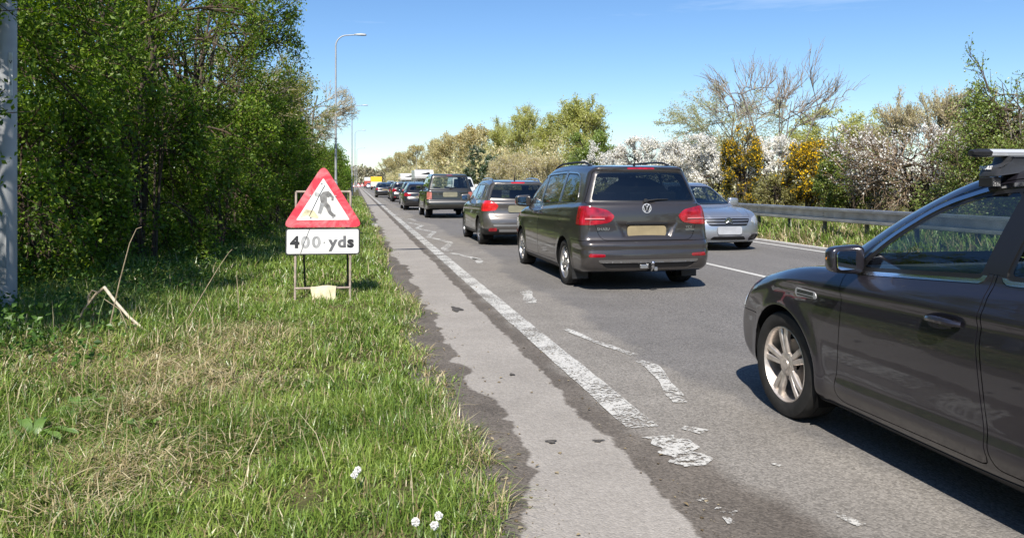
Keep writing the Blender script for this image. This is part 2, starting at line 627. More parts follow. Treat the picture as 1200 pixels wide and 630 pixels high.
def worn_lane(name):
    """tarmac whose patches, dirt and older surface meet along ragged edges; the zones are distances kept on the mesh"""
    m, nt, b = nodes_of(name)
    N, Lk = nt.nodes, nt.links
    tc, at = N.new('ShaderNodeTexCoord'), N.new('ShaderNodeAttribute')
    at.attribute_name = 'zones'
    sp = N.new('ShaderNodeSeparateXYZ')
    Lk.new(at.outputs['Vector'], sp.inputs[0])
    def noise(sc, det=6, ro=0.6):
        n = N.new('ShaderNodeTexNoise')
        n.inputs['Scale'].default_value, n.inputs['Detail'].default_value, n.inputs['Roughness'].default_value = sc, det, ro
        Lk.new(tc.outputs['Object'], n.inputs['Vector'])
        return n.outputs['Fac']
    def math_(op, a, c, d=None):
        q = N.new('ShaderNodeMath')
        q.operation = op
        for i, v in enumerate((a, c, d)):
            if v is None:
                continue
            if isinstance(v, (int, float)):
                q.inputs[i].default_value = v
            else:
                Lk.new(v, q.inputs[i])
        return q.outputs[0]
    def edge(sock, nz, amp, soft):
        v = math_('MULTIPLY_ADD', math_('SUBTRACT', nz, 0.5), amp, sock)
        r = N.new('ShaderNodeMapRange')
        r.interpolation_type = 'SMOOTHSTEP'
        r.inputs[1].default_value, r.inputs[2].default_value = -soft, soft
        Lk.new(v, r.inputs[0])
        return r.outputs[0]
    def mix(f, a, c):
        q = N.new('ShaderNodeMix')
        q.data_type = 'RGBA'
        Lk.new(f, q.inputs[0])
        for i, v in ((6, a), (7, c)):
            if isinstance(v, tuple):
                q.inputs[i].default_value = (*v, 1)
            else:
                Lk.new(v, q.inputs[i])
        return q.outputs[2]
    big = noise(1.3, 7, 0.65)
    bigc = N.new('ShaderNodeMapRange')
    bigc.inputs[1].default_value, bigc.inputs[2].default_value = 0.32, 0.68
    Lk.new(big, bigc.inputs[0])
    f = bigc.outputs[0]
    e1, e2 = noise(7, 6, 0.65), noise(2.2, 6, 0.6)
    dirt = mix(f, (0.085, 0.073, 0.061), (0.150, 0.130, 0.110))
    patch = mix(f, (0.255, 0.233, 0.207), (0.320, 0.294, 0.263))
    old = mix(f, (0.175, 0.160, 0.141), (0.228, 0.210, 0.187))
    new = mix(f, (0.128, 0.120, 0.113), (0.165, 0.155, 0.145))
    lane = mix(edge(sp.outputs[1], e2, 0.5, 0.10), new, old)
    shoulder = mix(edge(sp.outputs[0], e1, 0.13, 0.014), dirt, patch)
    col = mix(edge(sp.outputs[2], e2, 0.45, 0.09), shoulder, lane)
    vo = N.new('ShaderNodeTexVoronoi')
    vo.inputs['Scale'].default_value = 95
    Lk.new(tc.outputs['Object'], vo.inputs['Vector'])
    sc = N.new('ShaderNodeSeparateColor')
    Lk.new(vo.outputs['Color'], sc.inputs[0])
    spk = math_('MULTIPLY_ADD', sc.outputs[0], 0.62, 0.69)
    # the fine patching material shows less of its stones
    k2 = math_('MULTIPLY', edge(sp.outputs[0], e1, 0.13, 0.014), math_('SUBTRACT', 1.0, edge(sp.outputs[2], e1, 0.22, 0.03)))
    spk = math_('ADD', math_('MULTIPLY', spk, math_('SUBTRACT', 1.0, math_('MULTIPLY', k2, 0.6))), math_('MULTIPLY', k2, 0.6))
    fine = math_('MULTIPLY_ADD', noise(30, 5), 0.5, 0.75)
    vs_ = N.new('ShaderNodeVectorMath')
    vs_.operation = 'SCALE'
    Lk.new(col, vs_.inputs[0])
    Lk.new(math_('MULTIPLY', spk, fine), vs_.inputs['Scale'])
    Lk.new(vs_.outputs[0], b.inputs['Base Color'])
    b.inputs['Roughness'].default_value = 0.9
    b.inputs['Specular IOR Level'].default_value = 0.3
    bp = N.new('ShaderNodeBump')
    bp.inputs['Strength'].default_value = 0.55
    bp.inputs['Distance'].default_value = 0.006
    Lk.new(math_('SUBTRACT', 1.0, vo.outputs['Distance']), bp.inputs['Height'])
    Lk.new(bp.outputs[0], b.inputs['Normal'])
    return m
_xs = np.concatenate([np.arange(0.27, 1.75, 0.06), np.arange(1.8, 3.6, 0.2)])
_ys = np.concatenate([np.arange(-14, 2, 0.5), np.arange(2, 30, 0.10), np.arange(30, 90, 0.5), np.arange(90, 720, 6.0)])
_X, _Y = np.meshgrid(_xs, _ys, indexing='ij')
_pl, _pr, _or = [np.interp(_Y, YS, q) for q in (pat_l, pat_r, old_r)]
_z1 = np.minimum(_X - _pl, _pr - _X)
_z2 = _or - _X
_z3 = _X - (1.60 + 0.30 * np.clip((4.3 - _Y) / 0.9, 0, 1))
shoulder = sheet('road_shoulder', _xs, _ys, lambda X, Y: np.full(X.shape, 0.005), worn_lane('worn_lane'))
_at = shoulder.data.attributes.new('zones', 'FLOAT_VECTOR', 'POINT')
_at.data.foreach_set('vector', np.stack([_z1, _z2, _z3], -1).reshape(-1, 3).astype(np.float32).ravel())
# oil spots on the patching
def blob(name, x, y, rx, ry, z, mat, seed):
    t = np.linspace(0, 2 * math.pi, 36, endpoint=False)
    rr = 1 + 0.25 * np.sin(3 * t + seed) + 0.15 * np.sin(5 * t + 2 * seed)
    V = np.vstack([[(x, y, z)], np.stack([x + rx * rr * np.cos(t), y + ry * rr * np.sin(t), np.full(36, z)], 1)])
    F = np.array([(0, 1 + k, 1 + (k + 1) % 36) for k in range(36)])
    return structure(link(name, mesh_np(name, V, F), mat))
for i, (px, py, rx, ry) in enumerate([(646, 519, 0.028, 0.030), (701, 518, 0.032, 0.018), (535, 363, 0.06, 0.16), (600, 440, 0.02, 0.03)]):
    x, y = gp(px, py)
    blob('oil_stain', x, y, rx, ry, 0.013, M_DIRT, i)

# painted edge line, broken near the camera, and the ghost of an older zigzag line
ys_line = YS[YS > 4.31]
ln = structure(strip('edge_line', 1.585 + 0.006 * vnoise1(ys_line, 51, 0.2), 1.785 + 0.006 * vnoise1(ys_line, 52, 0.2), 0.012, M_PAINT, ys_line))
ys2 = np.arange(3.70, 4.19, 0.02)
structure(strip('edge_line', 1.63 + 0.035 * vnoise1(ys2, 53, 0.07), 1.83 + 0.04 * vnoise1(ys2, 54, 0.06), 0.012, M_PAINT2, ys2))
structure(strip('centre_line', 6.22, 6.34, 0.006, worn_paint('centre_line_paint', cover=0.86), YS[YS > 2]))
structure(strip('far_edge_line', 9.70, 9.84, 0.006, worn_paint('far_line_paint', cover=0.9), YS[YS > 2]))

def poly_strip(name, pts, w, mat, z=0.0125):
    P = [np.array(gp(*p)) for p in pts]
    Q = []
    for a, b in zip(P[:-1], P[1:]):
        n = max(2, int(np.linalg.norm(b - a) / 0.05))
        for k in range(n):
            Q.append(a + (b - a) * k / n)
    Q.append(P[-1])
    Q = np.array(Q)
    T = np.gradient(Q, axis=0)
    T /= np.linalg.norm(T, axis=1)[:, None]
    Nn = np.stack([-T[:, 1], T[:, 0]], 1)
    ww = w * (1 + 0.25 * vnoise1(np.arange(len(Q)), 61, 3))[:, None]
    V = np.concatenate([np.c_[Q + Nn * ww / 2, np.full(len(Q), z)], np.c_[Q - Nn * ww / 2, np.full(len(Q), z)]])
    n = len(Q)
    F = np.array([(k, k + 1, n + k + 1, n + k) for k in range(n - 1)])
    return structure(link(name, mesh_np(name, V, F), mat))
ZIG = [([(462, 251.5), (470, 252)], .14), ([(468, 256), (482, 257), (487, 259)], .14), ([(477, 261), (489, 263), (495, 264.5), (488, 268), (509, 272), (502, 278), (524, 283.5), (528, 285), (520, 292.5), (526, 294.5)], .15),
       ([(529, 297), (556, 303), (562, 305), (561, 310)], .13), ([(553, 303), (560, 305)], .1), ([(615, 340), (623, 356)], .15), ([(662, 386), (694, 400), (743, 417)], .075),
       ([(748, 424), (764, 430), (775, 443), (797, 473)], .11), ([(800, 502), (826, 508)], .10)]
for pts, w in ZIG:
    poly_strip('old_zigzag_line', pts, w, M_PAINT2)
for pts, w in [([(815, 586), (832, 590)], .05), ([(838, 598), (862, 604)], .06), ([(975, 602), (1010, 618)], .05), ([(850, 608), (858, 616)], .04), ([(905, 545), (915, 548)], .03)]:
    poly_strip('paint_crumbs', pts, w, M_PAINT2)

# left verge: rough bank falling to the road edge
def verge_z(x, y):
    e = np.clip((0.70 - x) / 0.55, 0, 1)
    z = 0.075 * e * e * (3 - 2 * e) - 0.03
    z = z + np.clip(-x - 0.2, 0, 6) * 0.012
    z = z + e * (0.035 * vnoise2(x, y, 7, 0.9) + 0.022 * vnoise2(x, y, 8, 0.33))
    return z
sheet('left_verge', np.concatenate([np.linspace(-40, -6, 12), np.arange(-5.8, 0.9, 0.12)]), np.concatenate([np.arange(-14, 2, 0.5), np.arange(2, 30, 0.14), np.arange(30, 120, 1.0), np.arange(120, 720, 12)]), verge_z, M_SOIL)

def rverge_z(x, y):
    e = np.clip((x - 10.3) / 1.6, 0, 1)
    return -0.02 + 0.16 * e * e * (3 - 2 * e) + np.clip(x - 12, 0, 20) * 0.02 + 0.03 * e * vnoise2(x, y, 9, 0.8)
sheet('right_verge', np.concatenate([np.arange(10.16, 14, 0.2), np.linspace(14.2, 90, 20)]), np.concatenate([np.arange(-10, 60, 0.4), np.arange(60, 720, 6)]), rverge_z, M_SOIL)
strip_k = MB()
for k in range(60):
    y0 = 2 + k * 0.92
    strip_k.box((10.12, y0, -0.05), (10.27, y0 + 0.905, 0.035))
structure(strip_k.obj('concrete_edging', simple('edging_concrete', (0.48, 0.46, 0.43), 0.9, noise=0.2, nscale=5)))

# ---------------------------------------------------------------- vegetation
def leaf_mat(name, cols, trans=0.3, gloss=0.06, lum=0.0):
    """leaf colour varies from leaf to leaf"""
    m = bpy.data.materials.new(name)
    m.use_nodes = True
    nt = m.node_tree
    N, Lk = nt.nodes, nt.links
    N.clear()
    out = N.new('ShaderNodeOutputMaterial')
    ge = N.new('ShaderNodeNewGeometry')
    rp = N.new('ShaderNodeValToRGB')
    el = rp.color_ramp.elements
    el[0].color, el[1].color = (*cols[0], 1), (*cols[-1], 1)
    for k, c in enumerate(cols[1:-1]):
        e = el.new((k + 1) / (len(cols) - 1))
        e.color = (*c, 1)
    Lk.new(ge.outputs['Random Per Island'], rp.inputs[0])
    df = N.new('ShaderNodeBsdfDiffuse')
    tl = N.new('ShaderNodeBsdfTranslucent')
    gl = N.new('ShaderNodeBsdfGlossy')
    gl.inputs['Roughness'].default_value = 0.45
    Lk.new(rp.outputs[0], df.inputs['Color'])
    hs = N.new('ShaderNodeHueSaturation')
    hs.inputs['Saturation'].default_value = 1.12
    hs.inputs['Value'].default_value = 1.35
    Lk.new(rp.outputs[0], hs.inputs['Color'])
    Lk.new(hs.outputs[0], tl.inputs['Color'])
    m1, m2 = N.new('ShaderNodeMixShader'), N.new('ShaderNodeMixShader')
    m1.inputs[0].default_value = trans
    m2.inputs[0].default_value = gloss
    Lk.new(df.outputs[0], m1.inputs[1])
    Lk.new(tl.outputs[0], m1.inputs[2])
    Lk.new(m1.outputs[0], m2.inputs[1])
    Lk.new(gl.outputs[0], m2.inputs[2])
    Lk.new(m2.outputs[0], out.inputs[0])
    return m

def unit(v):
    return v / (np.linalg.norm(v, axis=-1, keepdims=True) + 1e-12)

def bez(A, B, C, k):
    t = np.linspace(0, 1, k)[None, :, None]
    return (1 - t) ** 2 * A[:, None] + 2 * t * (1 - t) * B[:, None] + t * t * C[:, None]

def tubes(P, r0, r1, n=3):
    """many tapered tubes at once: P (m,k,3)"""
    m, k, _ = P.shape
    T = unit(np.gradient(P, axis=1))
    ref = np.where(np.abs(T[:, :1, 2:3]) < 0.85, np.array([[[0, 0, 1.0]]]), np.array([[[1.0, 0, 0]]]))
    U = unit(np.cross(ref, T))
    W = np.cross(T, U)
    rad = (np.asarray(r0)[:, None] * (1 - np.linspace(0, 1, k))[None] + np.asarray(r1)[:, None] * np.linspace(0, 1, k)[None])[..., None]
    V = np.stack([P + rad * (math.cos(2 * math.pi * a / n) * U + math.sin(2 * math.pi * a / n) * W) for a in range(n)], 2)
    V = V.reshape(-1, 3)
    base = (np.arange(m)[:, None, None] * k + np.arange(k - 1)[None, :, None]) * n
    a = np.arange(n)[None, None]
    b = (a + 1) % n
    F = np.stack([base + a, base + b, base + n + b, base + n + a], -1).reshape(-1, 4)
    return V, F

def leaves(P, D, size, rng, up=0.5, width=0.55):
    """folded four-cornered leaves at P growing along D"""
    n = len(P)
    D = unit(D)
    nn = rng.normal(size=(n, 3))
    nn[:, 2] += up * 2
    S = unit(np.cross(D, nn))
    Nn = np.cross(S, D)
    sz = size[:, None] if np.ndim(size) else np.full((n, 1), size)
    mid = P + D * sz * 0.5
    V = np.stack([P, mid + S * sz * width * 0.5 + Nn * sz * 0.10, P + D * sz - Nn * sz * 0.08, mid - S * sz * width * 0.5 + Nn * sz * 0.10], 1).reshape(-1, 3)
    q = np.arange(n)[:, None] * 4
    F = np.concatenate([q + np.array([0, 1, 2]), q + np.array([0, 2, 3])])
    return V, F

class Veg:
    def __init__(s, seed):
        s.rng = np.random.RandomState(seed)
    def grow(s, H, trunk_r, cz, rx, ry, rz, n1=14, n2=6, n3=5, stems=1, t0=0.25, up=0.25, lobes=0.35, twig=0.007, len2=0.40, len3=0.22, wob=0.10, stem_spread=0.25, pn=2.0, follow=0.0, loose=1.0):
        g = s.rng
        def nrm(q):
            return (np.abs(q) ** pn).sum(-1) ** (1 / pn)
        lob = unit(g.normal(size=(9, 3)))
        la = g.uniform(-0.6, 1.0, 9) * lobes
        C = np.array((0, 0, cz))
        def env(d):
            return 1 + (np.maximum(0, d @ lob.T) ** 3 * la).sum(1)
        R3 = np.array((rx, ry, rz))
        # stems
        st = []
        for k in range(stems):
            a = g.uniform(0, 6.28)
            top = np.array((math.cos(a) * rx * stem_spread * (stems > 1) + g.normal() * wob * rx, math.sin(a) * ry * stem_spread * (stems > 1) + g.normal() * wob * ry, cz + rz * g.uniform(0.25, 0.6)))
            b0 = np.array((math.cos(a) * 0.12 * (stems > 1), math.sin(a) * 0.12 * (stems > 1), -0.1))
            mid = (b0 + top) / 2 + np.array((g.normal() * wob * rx, g.normal() * wob * ry, 0)) + np.array((0, 0, 0.12 * H))
            st.append((b0, mid, top))
        A, B, Cc = [np.array(q) for q in zip(*st)]
        P0 = bez(A, B, Cc, 9)
        P0[:, 1:-1, :2] += g.normal(size=(stems, 7, 2)) * wob * 0.25 * trunk_r * 6
        # limbs
        i = g.randint(0, stems, n1)
        t = g.uniform(t0, 1.0, n1) ** 0.8
        S1 = P0[i, (t * 8).astype(int)]
        d = unit(g.normal(size=(n1, 3)) * np.array((1, 1, 0.75)) + np.array((0, 0, up)))
        if follow:
            q_ = (S1 - np.array((0, 0, 1.0)) * S1[:, 2:3]) / R3
            d = unit(d + follow * q_)
        E1 = C + d / nrm(d)[:, None] * R3 * env(d)[:, None] * g.uniform(0.5 if loose < 1.2 else 0.3, 0.88, n1)[:, None]
        M1 = (S1 + E1) / 2 + np.array((0, 0, 1.0)) * 0.12 * rz + g.normal(size=(n1, 3)) * 0.08 * R3
        P1 = bez(S1, M1, E1, 7)
        r1 = trunk_r * g.uniform(0.22, 0.38, n1)
        def sub(P, npr, ln, outw, upw, k):
            m = len(P)
            idx = np.repeat(np.arange(m), npr)
            tt = g.uniform(0.30, 1.0, len(idx))
            kk = P.shape[1] - 1
            f = tt * kk
            a = np.minimum(f.astype(int), kk - 1)
            S = P[idx, a] + (P[idx, a + 1] - P[idx, a]) * (f - a)[:, None]
            par = unit(P[idx, a + 1] - P[idx, a])
            out = unit((S - C) / R3)
            dd = unit(par * 0.7 + out * outw + g.normal(size=S.shape) * 0.55 + np.array((0, 0, upw)))
            E = S + dd * (ln * g.uniform(0.5, 1.25, len(idx)))[:, None] * R3.mean()
            # keep inside the crown outline
            q = (E - C) / R3
            nq = nrm(q)
            lim = env(unit(q)) * g.uniform(0.9, 1.08, len(q)) * loose
            sc = np.minimum(1, lim / (nq + 1e-9))
            E = C + q * sc[:, None] * R3
            E[:, 2] = np.maximum(E[:, 2], 0.05)
            Mid = (S + E) / 2 + g.normal(size=S.shape) * ln * 0.10 * R3.mean() + np.array((0, 0, upw * 0.1 * ln * R3.mean()))
            return bez(S, Mid, E, k)
        P2 = sub(P1, n2, len2, 0.7, up, 5)
        P3 = sub(P2, n3, len3, 0.6, up, 3)
        k3 = np.ones(3)
        k3[0] = rx / np.percentile(np.abs(P3[..., 0]), 98.5)
        k3[1] = ry / np.percentile(np.abs(P3[..., 1]), 98.5)
        k3[2] = H * 0.985 / np.percentile(P3[..., 2], 99.8)
        k3 = np.clip(k3, 0.5, 1.4)
        P0, P1, P2, P3 = P0 * k3, P1 * k3, P2 * k3, P3 * k3
        w0 = tubes(P0, np.full(stems, trunk_r / stems ** 0.4), np.full(stems, trunk_r * 0.30 / stems ** 0.4), 7)
        w1 = tubes(P1, r1, r1 * 0.3, 5)
        s.P2, s.P3, s.C, s.R3 = P2, P3, C, R3
        w2 = tubes(P2, np.full(len(P2), max(twig * 2.4, trunk_r * 0.07)), np.full(len(P2), twig * 1.2), 4)
        w3 = tubes(P3, np.full(len(P3), twig * 1.3), np.full(len(P3), twig * 0.7), 3)
        s.wood, s.twigs = [w0, w1], [w2, w3]
        return s
    def foliage(s, n, size, spread, up=0.5, width=0.6, along=(0.25, 1.0), zcut=0.03, grav=0.0, top_bias=0.0):
        g = s.rng
        P3 = s.P3
        i = g.randint(0, len(P3), n)
        f = g.uniform(*along, n) * (P3.shape[1] - 1)
        a = np.minimum(f.astype(int), P3.shape[1] - 2)
        P = P3[i, a] + (P3[i, a + 1] - P3[i, a]) * (f - a)[:, None]
        D = unit(P3[i, a + 1] - P3[i, a])
        P = P + g.normal(size=P.shape) * spread
        D = unit(D * 0.4 + g.normal(size=P.shape) * 0.8 + np.array((0, 0, 0.15 - grav)))
        sz = size * g.uniform(0.6, 1.3, n)
        keep = P[:, 2] > zcut
        if top_bias > 0:
            keep &= g.uniform(0, 1, n) < np.clip((P[:, 2] / (s.C[2] + s.R3[2])) ** top_bias, 0, 1)
        return leaves(P[keep], D[keep], sz[keep], g, up, width)

def merge(*parts):
    V, F3, F4, n = [], [], [], 0
    for v, f in parts:
        V.append(v)
        (F3 if f.shape[1] == 3 else F4).append(f + n)
        n += len(v)
    return np.vstack(V), [np.vstack(q) for q in (F3, F4) if q]

def plant(name, label, cat, loc, vg, bark, twigmat, crowns, rz=0.0, group=None):
    """thing > trunk, branches, crown(s)"""
    root = thing(name, label, cat, loc, rz, group)
    v, f = merge(*vg.wood)
    link('trunk', mesh_np('trunk', v, f), bark, root)
    v, f = merge(*vg.twigs)
    stuff(link('branches', mesh_np('branches', v, f), twigmat, root))
    for nm, (v, f), mat in crowns:
        stuff(link(nm, mesh_np(nm, v, f, smooth=False), mat, root))
    return root

BARK = simple('bark', (0.085, 0.068, 0.052), 0.95, spec=0.1, noise=0.4, nscale=9, bump=0.6, bscale=25)
BARK_G = simple('grey_bark', (0.17, 0.15, 0.13), 0.95, spec=0.1, noise=0.35, nscale=9)
TWIG = simple('twig_bark', (0.090, 0.066, 0.046), 0.95, spec=0.1)
TWIG_P = simple('pale_twig', (0.42, 0.365, 0.265), 0.95, spec=0.1)
TWIG_O = simple('olive_twig', (0.32, 0.28, 0.14), 0.95, spec=0.1)
L_HEDGE = leaf_mat('hedge_leaf', [(0.060, 0.112, 0.014), (0.100, 0.175, 0.020), (0.150, 0.235, 0.027), (0.225, 0.30, 0.038)], 0.40, 0.02)
L_HEDGE2 = leaf_mat('young_leaf', [(0.13, 0.17, 0.028), (0.20, 0.235, 0.042), (0.28, 0.29, 0.055)], 0.42, 0.02)
L_OLIVE = leaf_mat('bud_leaf', [(0.22, 0.20, 0.07), (0.30, 0.28, 0.09), (0.35, 0.34, 0.10)], 0.4)
L_WILLOW = leaf_mat('willow_leaf', [(0.40, 0.42, 0.12), (0.50, 0.51, 0.16), (0.57, 0.57, 0.20)], 0.5)
L_BUFF = leaf_mat('buff_bud', [(0.50, 0.42, 0.22), (0.57, 0.49, 0.27), (0.60, 0.54, 0.28), (0.52, 0.50, 0.20)], 0.5)
L_GREEN = leaf_mat('fresh_leaf', [(0.17, 0.24, 0.045), (0.24, 0.32, 0.06), (0.33, 0.40, 0.09)], 0.45)
L_IVY = leaf_mat('ivy_leaf', [(0.022, 0.045, 0.012), (0.035, 0.075, 0.016), (0.06, 0.11, 0.022)], 0.12, 0.14)
L_WHITE = leaf_mat('blackthorn_blossom', [(0.74, 0.71, 0.64), (0.82, 0.80, 0.74), (0.86, 0.84, 0.80)], 0.35, 0.0)
L_YELLOW = leaf_mat('gorse_flower', [(0.62, 0.36, 0.015), (0.75, 0.47, 0.02), (0.80, 0.55, 0.03)], 0.2, 0.0)
L_GORSE = leaf_mat('gorse_spine', [(0.075, 0.095, 0.025), (0.12, 0.14, 0.035), (0.19, 0.175, 0.055)], 0.2)
L_SAGE = leaf_mat('sage_leaf', [(0.36, 0.38, 0.17), (0.43, 0.45, 0.21), (0.48, 0.50, 0.25)], 0.5)

CY, SY = math.cos(YAW), math.sin(YAW)
def yat(px, X):
    r = (px - 600.0) / FPX
    return X * (CY - r * SY) / (SY + r * CY)
def hat(py, X, Y):
    return CAM_H - (py - HOR) * (X * SY + Y * CY) / FPX

# ---- hedgerow trees along the left verge
HEDGE = [  # x, y, height, rx, ry, leaves, leaf size, kind, label
    (-6.3, -1.2, 6.4, 2.3, 2.4, 9000, 0.085, 0, 'hedge tree behind the near lamp post, outside the left edge of the picture'),
    (-5.75, 3.5, 6.8, 2.0, 2.4, 13000, 0.080, 0, 'hedge tree leaning in from the left behind the near lamp post'),
    (-5.05, 6.7, 6.8, 2.15, 2.1, 22000, 0.062, 0, 'bushy hedge tree at the left edge, leafy branches round the near lamp post'),
    (-5.25, 11.6, 7.4, 2.3, 2.4, 37000, 0.074, 0, 'dense dark green hedge tree just right of the near lamp post'),
    (-4.15, 15.6, 7.8, 2.4, 2.4, 36000, 0.076, 1, 'dense green hedge tree in the middle of the left hedge'),
    (-3.85, 20.0, 7.8, 2.55, 2.6, 30000, 0.080, 1, 'tall hedge tree with twiggy brown top left of the roadworks sign'),
    (-3.75, 25.2, 7.4, 2.45, 2.8, 26000, 0.082, 2, 'yellow green hedge tree directly behind the roadworks sign'),
    (-3.75, 31.0, 7.0, 2.35, 3.0, 28000, 0.080, 2, 'twiggy hedge tree with yellow buds beyond the roadworks sign'),
    (-3.55, 38.0, 6.9, 2.25, 3.2, 21000, 0.095, 2, 'budding hedge tree beside the tall curved lamp post'),
    (-3.65, 46.5, 5.8, 2.1, 3.6, 13000, 0.11, 1, 'hedge tree just beyond the tall curved lamp post'),
    (-3.45, 56.0, 5.4, 2.1, 4.0, 11000, 0.12, 0, 'green hedge tree near the far end of the left hedge'),
    (-3.05, 68.0, 5.2, 2.0, 4.6, 9000, 0.14, 0, 'low green hedge tree second from the far end of the left hedge'),
    (-2.65, 84.0, 5.0, 2.0, 5.2, 8000, 0.16, 0, 'last low green hedge tree before the distant roadworks'),
    (-8.2, 15.5, 8.0, 2.6, 3.0, 14000, 0.09, 0, 'tall tree rising behind the left hedge at the upper left'),
    (-7.6, 23.0, 8.2, 2.6, 3.2, 12000, 0.10, 2, 'twiggy tree rising behind the middle of the left hedge'),
]
for k, (x, y, H, rx, ry, nl, ls, kind, lab) in enumerate(HEDGE):
    vg = Veg(100 + k)
    rz = H * 0.52
    vg.grow(H, 0.055 + 0.008 * H, H * 0.50, rx, ry, rz, n1=22, n2=7, n3=5, stems=4, t0=0.03, up=0.0, lobes=0.34, twig=0.004 + ls * 0.03, len2=0.42, len3=0.24, pn=3.6)
    n_main = int(nl * (1.0 if kind == 0 else 0.72 if kind == 1 else 0.6))
    cr = [('crown', vg.foliage(n_main, ls, 0.9 * ls + 0.02, 0.5), (L_HEDGE, L_HEDGE, L_HEDGE2)[kind])]
    if kind:
        cr.append(('young_leaves', vg.foliage(int(nl * 0.75), ls * 0.75, 0.05, 0.4, top_bias=1.4), L_HEDGE2 if kind == 1 else L_OLIVE))
    plant('hedge_tree', lab, 'tree', (x, y, 0.0), vg, BARK, TWIG if kind < 2 else TWIG_P, cr, group='trees of the left hedge')

# bare twiggy tree reaching over the lamp post
vg = Veg(141)
vg.grow(7.6, 0.12, 5.4, 2.6, 2.6, 1.9, n1=20, n2=9, n3=9, stems=1, t0=0.5, up=0.1, lobes=0.4, twig=0.008, len2=0.5, len3=0.3)
plant('bare_tree', 'bare pale twiggy tree poking out of the hedge by the curved lamp post', 'tree', (-2.3, 46.0, 0), vg, BARK_G, TWIG_P, [('buds', vg.foliage(5000, 0.06, 0.03), L_BUFF)])

# ---- right side
def bush(name, label, cat, px, X, top, wpx, vgargs, crowns, bark, twig, seed, group=None, depth=1.0, zc=None):
    Y = yat(px, X)
    zr = X * SY + Y * CY
    H = hat(top, X, Y)
    rx = wpx / FPX * zr / 2
    vg = Veg(seed)
    a = dict(n1=22, n2=7, n3=6, stems=5, t0=0.05, up=0.05, lobes=0.3, twig=0.006, len2=0.4, len3=0.26, pn=2.8)
    a.update(vgargs)
    czf = a.pop('czf', 0.52)
    tk = a.pop('thick', 1.0)
    vg.grow(H, (0.06 + 0.010 * H) * tk, H * czf, rx, rx * depth, H * (1 - czf) * 0.97, **a)
    cr = [(nm, vg.foliage(n, sz, sp, **kw), mt) for (nm, n, sz, sp, mt, kw) in crowns]
    return plant(name, label, cat, (X, Y, float(rverge_z(np.float64(X), np.float64(Y)))), vg, bark, twig, cr, group=group)

# leafy shrubs along the face of the left hedge
for k, (x, y, H, rx, ry, n_, lab) in enumerate([
        (-4.15, 11.2, 2.6, 1.0, 1.3, 9000, 'low leafy shrub at the foot of the hedge, nearest the lamp post'),
        (-3.35, 13.6, 3.2, 1.1, 1.4, 11000, 'low leafy shrub at the foot of the hedge, second from the lamp post'),
        (-2.75, 16.6, 3.4, 1.1, 1.6, 11000, 'low leafy shrub at the foot of the hedge, third from the lamp post'),
        (-2.55, 20.2, 3.6, 1.1, 1.8, 10000, 'low leafy shrub at the foot of the hedge, just left of the sign'),
        (-2.45, 24.4, 3.6, 1.1, 2.1, 9000, 'low leafy shrub at the foot of the hedge, behind the sign'),
        (-2.40, 29.5, 3.6, 1.1, 2.6, 8000, 'low leafy shrub at the foot of the hedge, farthest along'),
        (-2.35, 36.0, 3.6, 1.1, 3.2, 7000, 'low leafy shrub near the curved lamp post')]):
    vg = Veg(160 + k)
    vg.grow(H, 0.05, H * 0.5, rx, ry, H * 0.52, n1=16, n2=6, n3=5, stems=5, t0=0.03, up=0.0, lobes=0.3, twig=0.006, pn=3.0)
    plant('hedge_shrub', lab, 'bush', (x, y, 0.0), vg, BARK, TWIG, [('crown', vg.foliage(n_, 0.070 + 0.004 * k, 0.07), L_HEDGE)], group='shrubs at the foot of the left hedge')

BL = 'blossoming blackthorns behind the crash barrier'
for i, (px, X, top, w, seed, lab) in enumerate([
        (712, 17.5, 170, 60, 201, 'white blackthorn bush showing just left of the people carrier roof'),
        (752, 17.0, 164, 70, 202, 'white blackthorn bush above the right end of the people carrier roof'),
        (800, 16.6, 165, 75, 203, 'white blackthorn bush right above the silver oncoming car'),
        (838, 16.8, 164, 60, 204, 'white blackthorn bush left of the tall gorse'),
        (905, 17.4, 166, 70, 205, 'white blackthorn bush at the foot of the tall bare tree')]):
    bush('blackthorn', lab, 'bush', px, X, top, w, dict(n1=22, n2=7, n3=6, twig=0.007), [('blossom', 18000, 0.078, 0.05, L_WHITE, dict(top_bias=0.35, width=0.9)), ('leaf_buds', 3500, 0.06, 0.05, L_OLIVE, dict())], BARK, TWIG, seed, BL)
bush('blackthorn', 'brown twiggy blackthorn with white blossom on top, right of the gorse', 'bush', 1075, 14.6, 150, 165, dict(n1=34, n2=9, n3=8, twig=0.008), [('blossom', 17000, 0.050, 0.025, L_WHITE, dict(top_bias=1.8, width=0.9)), ('leaf_buds', 2500, 0.045, 0.05, L_OLIVE, dict())], BARK, simple('thorn_twig', (0.24, 0.18, 0.125), 0.95, spec=0.1), 211, BL)
bush('gorse', 'tall column of dark gorse with yellow flowers left of the bare tree', 'bush', 868, 15.4, 154, 44, dict(n1=26, n2=8, n3=8), [('spines', 11000, 0.085, 0.05, L_GORSE, dict(width=0.3)), ('flowers', 6000, 0.062, 0.04, L_YELLOW, dict(width=0.9, top_bias=0.4))], BARK, TWIG, 221, 'gorse bushes')
bush('gorse', 'broad yellow flowering gorse right of the bare tree', 'bush', 948, 15.2, 170, 76, dict(n1=26, n2=8, n3=8), [('spines', 11000, 0.075, 0.05, L_GORSE, dict(width=0.3)), ('flowers', 8500, 0.062, 0.035, L_YELLOW, dict(width=0.9, top_bias=0.4))], BARK, TWIG, 222, 'gorse bushes')
